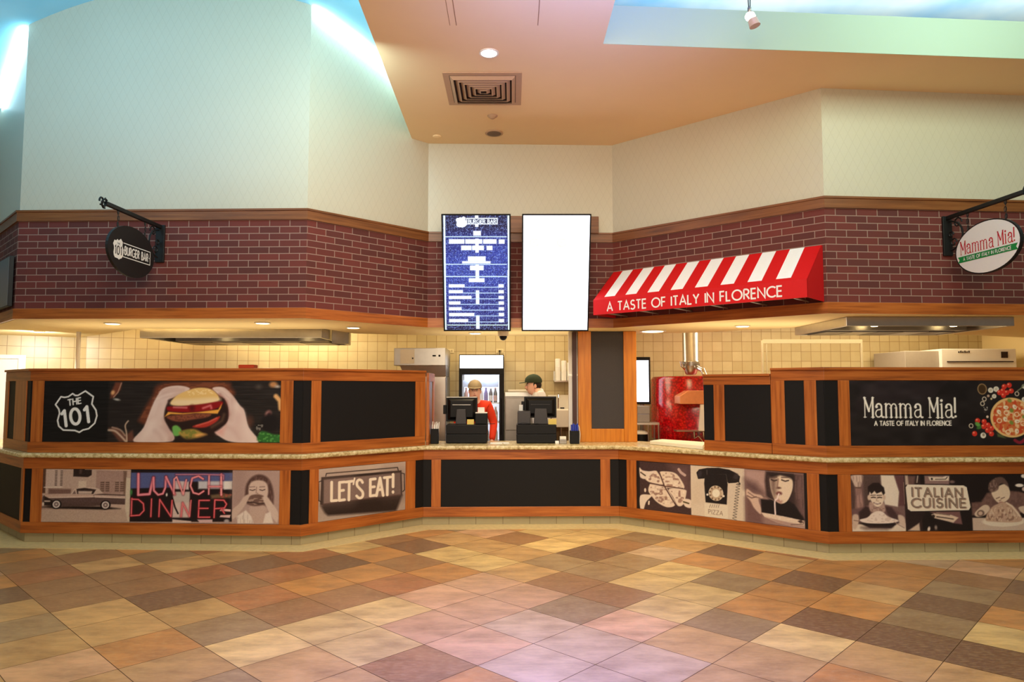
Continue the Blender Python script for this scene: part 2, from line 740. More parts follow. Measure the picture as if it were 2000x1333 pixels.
def offs(P, d):
    P = [np.array(q, float) for q in P]
    out = []
    for i, q in enumerate(P):
        ns = []
        for j in (i - 1, i):
            if 0 <= j < len(P) - 1:
                t = P[j + 1] - P[j]
                t /= np.linalg.norm(t)
                ns.append(np.array([t[1], -t[0]]))
        if len(ns) == 1:
            out.append(q + ns[0] * d)
        else:
            m = ns[0] + ns[1]
            m /= np.linalg.norm(m)
            out.append(q + m * d / (m @ ns[0]))
    return [(float(a), float(b)) for a, b in out]


def wallseg(mb, PL, i, o0, o1, z0, z1, m=0):
    """mitred wall piece over segment i of a plan line, from offset o0 to o1"""
    a = offs(PL, o0)
    b = offs(PL, o1)
    F = Frame(PL[i], PL[i + 1])

    def sof(q):
        return float((np.array(q) - F.p) @ F.d)
    pl = [b[i], b[i + 1], a[i + 1], a[i]]
    vs = [(q[0], q[1], z0) for q in pl] + [(q[0], q[1], z1) for q in pl]
    uv = [(sof(q), z0) for q in pl] + [(sof(q), z1) for q in pl]
    fs = [(0, 1, 5, 4), (1, 2, 6, 5), (2, 3, 7, 6), (3, 0, 4, 7), (4, 5, 6, 7), (3, 2, 1, 0)]
    return mb.add(vs, fs, m, uv)


# ------------------------------------------------------------------ floor
TS = 0.46686
TA = math.radians(46.336)
T0 = np.array([0.1289, 4.3416])
TU = np.array([math.cos(TA), math.sin(TA)])
TV = np.array([math.sin(TA), -math.cos(TA)])
PAL = {'Y': (236, 198, 128), 'L': (212, 178, 136), 'T': (212, 166, 106), 'O': (212, 148, 84), 'R': (186, 122, 78),
       'B': (170, 124, 82), 'D': (130, 96, 70), 'G': (168, 138, 98), 'P': (222, 172, 126)}
TMAP = {(0, 0): 'L', (1, 0): 'P', (2, 0): 'Y', (3, 0): 'Y', (4, 0): 'G', (5, 0): 'O', (0, -1): 'L', (1, -1): 'G', (2, -1): 'B',
        (3, -1): 'Y', (4, -1): 'Y', (5, -1): 'O', (6, -1): 'D', (1, -2): 'P', (2, -2): 'B', (3, -2): 'G', (4, -2): 'G', (5, -2): 'L',
        (6, -2): 'T', (3, -3): 'G', (4, -3): 'D', (5, -3): 'B', (6, -3): 'G', (2, -3): 'T', (4, -4): 'Y', (5, -4): 'Y', (3, -4): 'T', (6, -4): 'Y',
        (4, -5): 'B', (5, -5): 'Y', (0, 1): 'L', (1, 1): 'T', (2, 1): 'G', (3, 1): 'O', (4, 1): 'O', (5, 1): 'D', (6, 1): 'O', (-1, 0): 'L',
        (-1, 1): 'L', (2, 2): 'Y', (1, 2): 'T', (3, 2): 'D', (4, 2): 'O', (5, 2): 'T', (6, 2): 'O', (7, 2): 'O', (2, 3): 'T', (3, 3): 'D',
        (4, 3): 'G', (5, 3): 'D', (6, 3): 'G', (7, 3): 'B', (1, 3): 'O', (3, 4): 'D', (4, 4): 'Y', (5, 4): 'O', (6, 4): 'B', (7, 4): 'D',
        (8, 4): 'T', (2, 4): 'T', (-1, -1): 'P', (-1, -2): 'P', (-1, -3): 'Y', (-1, -4): 'B', (-1, -5): 'O', (0, -2): 'P', (0, -3): 'P',
        (0, -4): 'R', (0, -5): 'O', (0, -6): 'D', (1, -3): 'P', (1, -4): 'O', (1, -5): 'B', (1, -6): 'O', (2, -4): 'Y', (2, -5): 'Y',
        (2, -6): 'D', (3, -5): 'T', (3, -6): 'T', (-2, -2): 'Y', (-2, -3): 'Y', (-2, -1): 'B', (-2, -4): 'B', (-2, -5): 'R', (-3, -2): 'T',
        (-3, -3): 'Y', (-3, -4): 'G', (-3, -5): 'T', (-3, -6): 'D', (-3, -7): 'B', (-3, -8): 'B', (-3, -9): 'T', (-4, -3): 'T', (-4, -4): 'O',
        (-4, -5): 'T', (-4, -6): 'T', (-4, -7): 'B', (-4, -8): 'B', (-4, -9): 'R', (-4, -10): 'B', (-5, -5): 'T', (-5, -6): 'G', (-5, -7): 'T',
        (-5, -8): 'D', (1, -7): 'Y', (0, -7): 'R', (2, -7): 'B', (-1, -6): 'R', (-2, -6): 'B', (-2, -7): 'R', (-2, -8): 'T', (-1, -7): 'D', (-1, -8): 'T'}
mb = MB()
g = 0.0022
for i in range(-24, 27):
    for j in range(-26, 24):
        c = T0 + TS * ((i + 0.5) * TU + (j + 0.5) * TV)
        if c[1] < -3.5 or c[1] > 8.4 or abs(c[0]) > 7.6:
            continue
        k = TMAP.get((i, j)) or random.choice('YLTTOOBGPR')
        jit = random.uniform(0.95, 1.05)
        colr = tuple(min(255, x * jit) for x in PAL[k])
        q = []
        for a, b in ((0, 0), (1, 0), (1, 1), (0, 1)):
            w = T0 + TS * ((i + a) * TU + (j + b) * TV) + g * ((1 - 2 * a) * TU + (1 - 2 * b) * TV)
            q.append((w[0], w[1], 0.0))
        mb.add(q, [(0, 1, 2, 3)], 0, None, colr)
mb.slab([(-8.5, -4), (8.5, -4), (8.5, 11.2), (-8.5, 11.2)], -0.05, -0.0015, 1)
struct('floor', mb, [FLOORM, GROUT], 'diagonal floor of mottled tan, brown and orange square tiles')
# stone border on the floor along the counter
PLI = offs(W_PL, -0.04)
mb = MB()
bo = offs(PLI, 0.27)
# the border swings round the corners in a soft curve
for i in range(len(PLI) - 1):
    pl = [bo[i], bo[i + 1], PLI[i + 1], PLI[i]]
    mb.slab(pl, -0.001, 0.003)
struct('trim_1', mb, BORDERM, 'pale stone border strip on the floor along the counter foot')

# ------------------------------------------------------------------ upper walls with brick bands and oak trims
names = ['wall_left_return', 'wall_left', 'wall_left_angle', 'wall_back', 'wall_right_angle', 'wall_right']
labs = ['cream and brick wall turning away at far left', 'cream lattice wall over brick band behind the black oval sign',
        'angled cream wall over brick band left of the menu screens', 'narrow cream wall behind the two menu screens',
        'angled cream wall above the striped awning', 'cream lattice wall over brick band behind the white oval sign']
for i, nm in enumerate(names):
    top = 6.1 if i < 3 else ZC + 0.3
    mb = MB()
    wallseg(mb, S_PL, i, -0.12, 0.0, ZB + 0.005, top)
    w = struct(nm, mb, PLASTER, labs[i])
    mb = MB()
    wallseg(mb, S_PL, i, 0.001, 0.006, 2.344, 3.24)
    mb.build('brick_band', BRICK, w, label='dark red brick band')
    mb = MB()
    wallseg(mb, S_PL, i, 0.001, 0.026, 3.235, 3.325)
    wallseg(mb, S_PL, i, 0.001, 0.036, 3.325, ZTRIM)
    mb.build('top_trim', TRIMW, w, label='oak trim above the bricks')
    mb = MB()
    wallseg(mb, S_PL, i, 0.001, 0.02, ZB, 2.344)
    mb.build('bottom_trim', WOODH, w, label='cherry wood trim below the bricks')

# bulkhead underside (cream) with its cut-outs round the cooker hoods
SB = offs(S_PL, -0.02)
BULK = [SB[0], SB[1], SB[2], SB[3], SB[4], SB[5], SB[6], (7.4, 9.6), (7.07, 9.6), (5.75, 9.04), (5.0, 8.0), (3.188, 8.07), (2.372, 8.70),
        (0.754, 9.31), (-1.086, 9.22), (-2.02, 8.87), (-2.2, 8.2), (-4.365, 8.17), (-6.0, 9.6), (-7.3, 9.9)]
mb = MB()
mb.slab(BULK, ZB + 0.002, ZB + 0.06)
n = len(BULK)
for i in range(6, n - 1):
    a, b = BULK[i], BULK[i + 1]
    F = Frame(a, b)
    mb.box(F, 0, F.L, 0.0, 0.02, ZB + 0.05, 2.78)
struct('ceiling_bulkhead', mb, SOFFP, 'cream underside of the brick bulkhead over the counters')
mb = MB()
mb.slab(offs(S_PL, -0.125) + [(8.0, 11.6), (-8.3, 11.6)], 2.78, 2.84)
struct('ceiling_kitchen', mb, SOFFP, 'cream kitchen ceiling')

# kitchen walls
KW = [(-8.6, 7.6), (-7.5, 8.55), (-5.9, 9.65), (-3.4, 10.6), (7.16, 10.6), (7.16, 6.85)]
klabs = [('wall_kitchen_far_left', 'tan tiled kitchen wall at far left'), ('wall_kitchen_left', 'tan tiled kitchen wall with white door'),
         ('wall_kitchen_left_angle', 'angled tan tiled kitchen wall behind the left hood'),
         ('wall_kitchen_back', 'tan tiled back wall of the kitchen'), ('wall_kitchen_right', 'yellow lit side wall of the right kitchen')]
for i, (nm, lb) in enumerate(klabs):
    mb = MB()
    wallseg(mb, KW, i, -0.1, 0.0, 0.0, 2.78)
    struct(nm, mb, TILEWALL if i < 4 else SOFFP, lb)

# ------------------------------------------------------------------ tan dropped ceiling, recess and sky vaults
# strip between the dome and the recess, and the band above the walls
XL0, XL1 = (-1.075, -3.9), (-1.146, 7.819)
R1 = (0.755, 5.601)
R0 = (0.80, -3.9)
R2 = (8.0, 6.12)
SCc = offs(S_PL, -0.06)
mb = MB()
mb.slab([XL0, (R0[0], R0[1]), R1, R2, SCc[6], SCc[5], SCc[4], SCc[3], (-1.146, 7.84), XL1], ZC, ZC + 0.1)
c = struct('ceiling', mb, CEILP, 'tan dropped ceiling running back to the menu wall')
mb = MB()
# seams of a hatch in the ceiling
x0, x1, y0, y1 = -0.44, 0.20, 4.55, 5.30
for q in ((x0, x0 + 0.006, y0, y1), (x1, x1 + 0.006, y0, y1), (x0, x1, y0, y0 + 0.006), (x0 - 0.05, x0 - 0.046, y0, y1)):
    mb.box(XY, q[0], q[1], q[2], q[3], ZC - 0.002, ZC + 0.001)
mb.build('hatch_seam', plain('ceiling_seam', (168, 124, 84), 0.9), c)
mb = MB()
mb.box(XY, -1.15, -1.06, -3.9, 7.82, ZC + 0.1, 5.5)
struct('ceiling_fascia_left', mb, FASCIA, 'upstand between tan ceiling and blue dome')
mb = MB()
Ff = Frame(R1, R2)
mb.box(Ff, 0.0, Ff.L, -0.08, 0.004, ZC + 0.0005, 4.728)
struct('ceiling_fascia_right', mb, FASCIA, 'pale green upright edge of the sky recess')
mb = MB()
mb.box(XY, 0.70, 0.755, -3.9, 5.6, ZC + 0.1, 5.4)
struct('ceiling_fascia_inner', mb, FASCIA, 'upstand on the left of the sky recess')
mb = MB()
mb.slab([(0.6, -3.9), (8.2, -3.9), (8.2, 7.0), (0.6, 8.2)], 5.38, 5.44)
struct('ceiling_sky_right', mb, SKYR, 'painted blue and white sky above the recess')


def zdome(x):
    return 5.698 - 0.0103 * (x + 3.3) - 0.1394 * (x + 3.3) ** 2


mb = MB()
xs = np.linspace(-7.6, -1.1, 40)
ys = [-4.0, 9.2]
vs = [(x, y, zdome(x)) for y in ys for x in xs] + [(x, y, zdome(x) + 0.06) for y in ys for x in xs]
nx = len(xs)
fs = []
for i in range(nx - 1):
    fs.append((i, i + 1, nx + i + 1, nx + i))
    fs.append((2 * nx + i, 3 * nx + i, 3 * nx + i + 1, 2 * nx + i + 1))
mb.add(vs, fs)
struct('ceiling_sky_left', mb, SKYL, 'painted blue sky vault over the left wall', smooth=True)


# glowing cove tubes where the vault meets the angled walls
def cove(name, P0, P1, s0, s1, label):
    F = Frame(P0, P1)
    pts = []
    for s in np.linspace(s0, s1, 14):
        q = F.pt(s, 0.03, 0)
        pts.append((q[0], q[1], zdome(q[0]) - 0.035))
    m = MB()
    m.tube(pts, 0.022, 8)
    o = m.build(name, COVEM, None, loc=pts[0], smooth=True)
    tag(o, label, 'light', 'cove lights of the blue vault')


COVEM = glow('cove_tube_glow', (214, 246, 255), 26)
cove('cove_light', S_PL[2], S_PL[3], 0.03, 1.25, 'white glowing cove light along the vault right of the black oval sign')
cove('cove_light', S_PL[0], S_PL[1], 3.4, 4.55, 'white glowing cove light along the vault at far left')

# white door in the left kitchen wall
FD = Frame(KW[1], KW[2])
mb = MB()
mb.box(FD, 0.68, 1.18, 0.005, 0.03, 0.02, 1.93)
d = struct('door_1', mb, WHITEP, 'white kitchen door at far left')
mb = MB()
mb.box(FD, 0.60, 0.68, 0.003, 0.06, 0, 1.98)
mb.box(FD, 1.18, 1.26, 0.003, 0.06, 0, 1.98)
mb.box(FD, 0.68, 1.18, 0.003, 0.06, 1.93, 1.98)
mb.build('door_frame', WHITEP, d)
mb = MB()
mb.ball(FD.pt(1.12, 0.06, 0.98), 0.03)
mb.build('door_knob', CHROME, d, smooth=True)


# ------------------------------------------------------------------ lettering: single-stroke alphabet (cap height 1)
def _arc(cx, cy, rx, ry, a0, a1, n=14):
    return [(cx + rx * math.cos(math.radians(a0 + (a1 - a0) * i / n)), cy + ry * math.sin(math.radians(a0 + (a1 - a0) * i / n))) for i in range(n + 1)]


GLY = {
    'A': (0.72, [[(0, 0), (0.36, 1), (0.72, 0)], [(0.13, 0.33), (0.59, 0.33)]]),
    'B': (0.52, [[(0, 0), (0, 1)], [(0, 1), (0.2, 1)] + _arc(0.22, 0.76, 0.22, 0.24, 90, -90) + [(0, 0.52)], [(0, 0.52), (0.24, 0.52)] + _arc(0.25, 0.26, 0.27, 0.26, 90, -90) + [(0, 0)]]),
    'C': (0.78, [_arc(0.5, 0.5, 0.5, 0.5, 48, 312, 20)]),
    'D': (0.66, [[(0, 0), (0, 1)], [(0, 1), (0.18, 1)] + _arc(0.2, 0.5, 0.46, 0.5, 90, -90, 18) + [(0, 0)]]),
    'E': (0.46, [[(0.46, 1), (0, 1), (0, 0), (0.46, 0)], [(0, 0.52), (0.42, 0.52)]]),
    'F': (0.44, [[(0.44, 1), (0, 1), (0, 0)], [(0, 0.52), (0.4, 0.52)]]),
    'G': (0.9, [_arc(0.5, 0.5, 0.5, 0.5, 48, 350, 22) + [(0.99, 0.46), (0.55, 0.46)]]),
    'H': (0.62, [[(0, 0), (0, 1)], [(0.62, 0), (0.62, 1)], [(0, 0.52), (0.62, 0.52)]]),
    'I': (0.0, [[(0, 0), (0, 1)]]),
    'L': (0.42, [[(0, 1), (0, 0), (0.42, 0)]]),
    'N': (0.68, [[(0, 0), (0, 1), (0.68, 0), (0.68, 1)]]),
    'O': (1.0, [_arc(0.5, 0.5, 0.5, 0.5, 0, 360, 28)]),
    'P': (0.5, [[(0, 0), (0, 1)], [(0, 1), (0.22, 1)] + _arc(0.23, 0.73, 0.27, 0.27, 90, -90) + [(0, 0.46)]]),
    'R': (0.54, [[(0, 0), (0, 1)], [(0, 1), (0.22, 1)] + _arc(0.23, 0.74, 0.26, 0.26, 90, -90) + [(0, 0.48)], [(0.22, 0.48), (0.54, 0)]]),
    'S': (0.5, [_arc(0.26, 0.75, 0.23, 0.25, 35, 260, 14) + _arc(0.24, 0.26, 0.26, 0.26, 80, -150, 16)]),
    'T': (0.56, [[(0, 1), (0.56, 1)], [(0.28, 1), (0.28, 0)]]),
    'U': (0.6, [[(0, 1), (0, 0.3)] + _arc(0.3, 0.3, 0.3, 0.3, 180, 360) + [(0.6, 1)]]),
    'Y': (0.62, [[(0, 1), (0.31, 0.48), (0.62, 1)], [(0.31, 0.48), (0.31, 0)]]),
    'Z': (0.56, [[(0, 1), (0.56, 1), (0, 0), (0.56, 0)]]),
    '1': (0.2, [[(0, 0.82), (0.18, 1), (0.18, 0)]]),
    '0': (0.6, [_arc(0.3, 0.5, 0.3, 0.5, 0, 360, 26)]),
    '!': (0.0, [[(0, 1), (0, 0.3)], [(0, 0.08), (0, 0)]]),
    "'": (0.0, [[(0.02, 1), (-0.02, 0.74)]]),
    ' ': (0.3, []),
}


def strokes(text, track=0.2, xs=1.0):
    """polylines for a line of text, cap height 1; returns list, width"""
    x = 0.0
    out = []
    for ch in text:
        w, st = GLY[ch]
        for s in st:
            out.append([(x + a * xs, b) for a, b in s])
        x += w * xs + track
    return out, x - track


# condensed display serif for the pizzeria name: (polyline, width) strokes
def serif_text():
    out = []

    def M(x):
        out.extend([([(x + .045, 0), (x + .045, .97)], .05), ([(x + .03, .985), (x + .245, .31)], .1), ([(x + .245, .31), (x + .44, .985)], .05),
                    ([(x + .435, 0), (x + .435, .985)], .1), ([(x - .015, .985), (x + .1, .985)], .035), ([(x + .4, .985), (x + .5, .985)], .035),
                    ([(x - .015, .018), (x + .115, .018)], .035), ([(x + .35, .018), (x + .515, .018)], .035)])

    def a(x):
        out.extend([(_arc(x + .17, .53, .13, .15, 175, 0, 12) + [(x + .3, .14)] + _arc(x + .37, .13, .07, .11, 180, 290, 6), .085),
                    (_arc(x + .06, .53, .035, .035, 0, 360, 10), .07),
                    ([(x + .3, .43), (x + .2, .39)] + _arc(x + .17, .2, .155, .19, 100, 250, 12) + [(x + .21, .03), (x + .3, .14)], .06)])

    def stem(x, h):
        out.extend([([(x, 0.0), (x, h)], .085), ([(x - .075, .018), (x + .075, .018)], .035), ([(x - .075, h - .02), (x, h - .02)], .035)])

    def m(x):
        stem(x + .06, .69)
        stem(x + .31, .5)
        stem(x + .56, .5)
        for q in (.06, .31):
            out.append(([(x + q + .01, .56)] + _arc(x + q + .135, .52, .115, .165, 165, 0, 12) + [(x + q + .25, .4)], .06))

    def i(x):
        stem(x + .07, .69)
        out.append((_arc(x + .07, .86, .035, .035, 0, 360, 10), .07))
    M(0)
    a(.56)
    m(1.02)
    m(1.72)
    a(2.46)
    M(3.16)
    i(3.72)
    a(3.96)
    out.append(([(4.44, .98), (4.43, .3)], .1))
    out.append(([(4.43, .3), (4.43, .26)], .05))
    out.append((_arc(4.45, .08, .03, .03, 0, 360, 10), .06))
    return out, 4.55


def ribbon(mb, F, o, polys, x0, z0, h, w, sx=None, m=0, shear=0.0):
    """flat strokes of lettering laid on a frame at offset o; each polyline (pts, width)"""
    sx = sx or h
    for pts, ww in polys:
        P = [np.array((x0 + a * sx + b * shear, z0 + b * h)) for a, b in pts]
        Q = [P[0]]
        for q in P[1:]:
            if np.linalg.norm(q - Q[-1]) > 1e-6:
                Q.append(q)
        P = Q
        if len(P) < 2:
            continue
        closed = np.linalg.norm(P[0] - P[-1]) < 1e-4
        L, R = [], []
        k = len(P)
        for i in range(k):
            if closed and i in (0, k - 1):
                t0 = P[-1] - P[-2]
                t1 = P[1] - P[0]
            else:
                t0 = P[i] - P[max(i - 1, 0)] if i else P[1] - P[0]
                t1 = P[min(i + 1, k - 1)] - P[i] if i < k - 1 else t0
            t0 = t0 / np.linalg.norm(t0)
            t1 = t1 / np.linalg.norm(t1)
            mm = t0 + t1
            nn = np.linalg.norm(mm)
            mm = t0 if nn < 1e-6 else mm / nn
            nr = np.array((-mm[1], mm[0]))
            sc = 1.0 / max(0.45, float(mm @ t0))
            L.append(P[i] + nr * ww * w * 0.5 * sc)
            R.append(P[i] - nr * ww * w * 0.5 * sc)
        vs = [F.pt(a[0], o, a[1]) for a in L] + [F.pt(a[0], o, a[1]) for a in R]
        mb.add(vs, [(i, i + 1, k + i + 1, k + i) for i in range(k - 1)], m)


# ------------------------------------------------------------------ painter for printed panels
class Pic:
    """a printed sheet: colours are worked out per point of a fine grid.
    quad: drafting coordinates of its corners TL, TR, BR, BL."""
    def __init__(self, quad, wm, hm, res=200, base=(0, 0, 0)):
        self.nx = int(wm * res) + 1
        self.ny = int(hm * res) + 1
        u, v = np.meshgrid(np.linspace(0, 1, self.nx), np.linspace(0, 1, self.ny))
        A, b = [], []
        for (uu, vv), (x, y) in zip(((0, 0), (1, 0), (1, 1), (0, 1)), quad):
            A.append([uu, vv, 1, 0, 0, 0, -uu * x, -vv * x])
            b.append(x)
            A.append([0, 0, 0, uu, vv, 1, -uu * y, -vv * y])
            b.append(y)
        h = np.linalg.solve(np.array(A, float), np.array(b, float))
        w = h[6] * u + h[7] * v + 1
        self.X = (h[0] * u + h[1] * v + h[2]) / w
        self.Y = (h[3] * u + h[4] * v + h[5]) / w
        self.px = abs(quad[1][0] - quad[0][0]) / self.nx
        self.im = np.zeros((self.ny, self.nx, 3)) + np.array(base, float)

    def _put(self, cov, col, a=1.0):
        cov = np.clip(cov, 0, 1)[..., None] * a
        self.im = self.im * (1 - cov) + np.array(col, float) * cov

    def _sd(self, pts, closed=True, pad=60.0):
        P = np.array(pts, float)
        lo, hi = P.min(0) - pad, P.max(0) + pad
        k = (self.X > lo[0]) & (self.X < hi[0]) & (self.Y > lo[1]) & (self.Y < hi[1])
        full = np.full(self.X.shape, 1e9)
        X, Y = self.X[k], self.Y[k]
        if X.size == 0:
            return full
        m = len(P)
        d2 = np.full(X.shape, 1e18)
        ins = np.zeros(X.shape, bool)
        for i in range(m if closed else m - 1):
            a, b = P[i], P[(i + 1) % m]
            ex, ey = b - a
            L = ex * ex + ey * ey + 1e-12
            t = np.clip(((X - a[0]) * ex + (Y - a[1]) * ey) / L, 0, 1)
            d2 = np.minimum(d2, (X - a[0] - t * ex) ** 2 + (Y - a[1] - t * ey) ** 2)
            if closed:
                c = ((a[1] > Y) != (b[1] > Y)) & (X < (b[0] - a[0]) * (Y - a[1]) / (b[1] - a[1] + 1e-12) + a[0])
                ins ^= c
        d = np.sqrt(d2)
        full[k] = np.where(ins, -d, d) if closed else d
        return full

    @staticmethod
    def smooth(pts, closed=True, k=5):
        P = np.array(pts, float)
        m = len(P)
        out = []
        for i in range(m if closed else m - 1):
            if closed:
                p0, p1, p2, p3 = P[(i - 1) % m], P[i], P[(i + 1) % m], P[(i + 2) % m]
            else:
                p0, p1, p2, p3 = P[max(i - 1, 0)], P[i], P[i + 1], P[min(i + 2, m - 1)]
            for j in range(k):
                t = j / k
                out.append(0.5 * ((2 * p1) + (-p0 + p2) * t + (2 * p0 - 5 * p1 + 4 * p2 - p3) * t * t + (-p0 + 3 * p1 - 3 * p2 + p3) * t ** 3))
        if not closed:
            out.append(P[-1])
        return out

    def poly(self, pts, col, soft=1.0, a=1.0, sm=False):
        if sm:
            pts = self.smooth(pts)
        s = self.px * soft
        self._put(0.5 - self._sd(pts, True, 2 * s) / s, col, a)

    def line(self, pts, w, col, soft=1.0, a=1.0, sm=False):
        if sm:
            pts = self.smooth(pts, False)
        s = self.px * soft
        self._put((w / 2 - self._sd(pts, False, w + 2 * s)) / s + 0.5, col, a)

    def ell(self, cx, cy, rx, ry, col, rot=0, soft=1.0, a=1.0):
        c, s = math.cos(math.radians(rot)), math.sin(math.radians(rot))
        dx, dy = self.X - cx, self.Y - cy
        x, y = dx * c + dy * s, -dx * s + dy * c
        r = np.sqrt((x / rx) ** 2 + (y / ry) ** 2)
        self._put(0.5 - (r - 1) * min(rx, ry) / (self.px * soft), col, a)

    def ring(self, cx, cy, rx, ry, w, col, a=1.0):
        self.line([(cx + rx * math.cos(t), cy + ry * math.sin(t)) for t in np.linspace(0, 2 * math.pi, 26)], w, col, 1.0, a)

    def rect(self, x0, y0, x1, y1, col, soft=1.0, a=1.0):
        self.poly([(x0, y0), (x1, y0), (x1, y1), (x0, y1)], col, soft, a)

    def grain(self, amt, sx, sy, col=None, where=None, thr=None):
        """blotchy ink: smooth random field with cell sizes sx, sy (drafting units)"""
        gx, gy = int((self.X.max() - self.X.min()) / sx) + 3, int((self.Y.max() - self.Y.min()) / sy) + 3
        N = RNG.random((gy, gx))
        fx, fy = (self.X - self.X.min()) / sx, (self.Y - self.Y.min()) / sy
        ix, iy = fx.astype(int), fy.astype(int)
        tx, ty = fx - ix, fy - iy
        tx, ty = tx * tx * (3 - 2 * tx), ty * ty * (3 - 2 * ty)
        v = (N[iy, ix] * (1 - tx) + N[iy, ix + 1] * tx) * (1 - ty) + (N[iy + 1, ix] * (1 - tx) + N[iy + 1, ix + 1] * tx) * ty
        msk = 1.0 if where is None else np.clip(0.5 - self._sd(where) / self.px, 0, 1)
        if col is None:
            self.im = np.clip(self.im + ((v - 0.5) * 2 * amt * msk)[..., None], 0, 255)
        else:
            self._put(np.clip((v - (thr or 0.5)) * 6, 0, 1) * msk, col, amt)

    def text(self, s, x0, y0, x1, y1, h, w, col, track=0.2, slant=(0, -1), soft=1.0, a=1.0, rep=None):
        """baseline from (x0,y0) to (x1,y1), cap height h along slant"""
        st, W = (strokes(s, track) if rep is None else rep)
        ex, ey = (x1 - x0) / W, (y1 - y0) / W
        for q in st:
            ww = w
            if rep is not None:
                q, ww = q[0], q[1] * h
            self.line([(x0 + ex * a_ + slant[0] * h * b_, y0 + ey * a_ + slant[1] * h * b_) for a_, b_ in q], ww, col, soft, a)

    def build(self, name, F, s0, s1, z0, z1, o, mat, parent, label=None):
        S, Z = np.meshgrid(np.linspace(s0, s1, self.nx), np.linspace(z1, z0, self.ny))
        P = F.arr(S, o, Z) - np.array(parent_world(parent))
        me = bpy.data.meshes.new(name)
        ny, nx = self.ny, self.nx
        nv = nx * ny
        nf = (nx - 1) * (ny - 1)
        me.vertices.add(nv)
        me.vertices.foreach_set('co', P.reshape(-1).astype(np.float32))
        idx = np.arange(nv).reshape(ny, nx)
        q = np.stack([idx[1:, :-1], idx[1:, 1:], idx[:-1, 1:], idx[:-1, :-1]], -1).reshape(-1)
        me.loops.add(nf * 4)
        me.loops.foreach_set('vertex_index', q.astype(np.int32))
        me.polygons.add(nf)
        me.polygons.foreach_set('loop_start', (np.arange(nf) * 4).astype(np.int32))
        me.polygons.foreach_set('loop_total', np.full(nf, 4, np.int32))
        me.update(calc_edges=True)
        me.validate()
        at = me.color_attributes.new('print', 'FLOAT_COLOR', 'POINT')
        c = np.ones((nv, 4), np.float32)
        c[:, :3] = lin(np.clip(self.im.reshape(-1, 3), 0, 255))
        at.data.foreach_set('color', c.reshape(-1))
        me.materials.append(mat)
        ob = bpy.data.objects.new(name, me)
        COL.objects.link(ob)
        ob.parent = parent
        if label:
            ob['label'] = label
        return ob


SHIELD = [(470, 845), (515, 775), (545, 781), (578, 775), (615, 748), (638, 764), (662, 764), (725, 725), (795, 775), (785, 840), (822, 895),
          (832, 945), (815, 1010), (765, 1058), (715, 1070), (685, 1090), (645, 1074), (545, 1070), (505, 1035), (493, 985), (508, 920), (500, 885)]


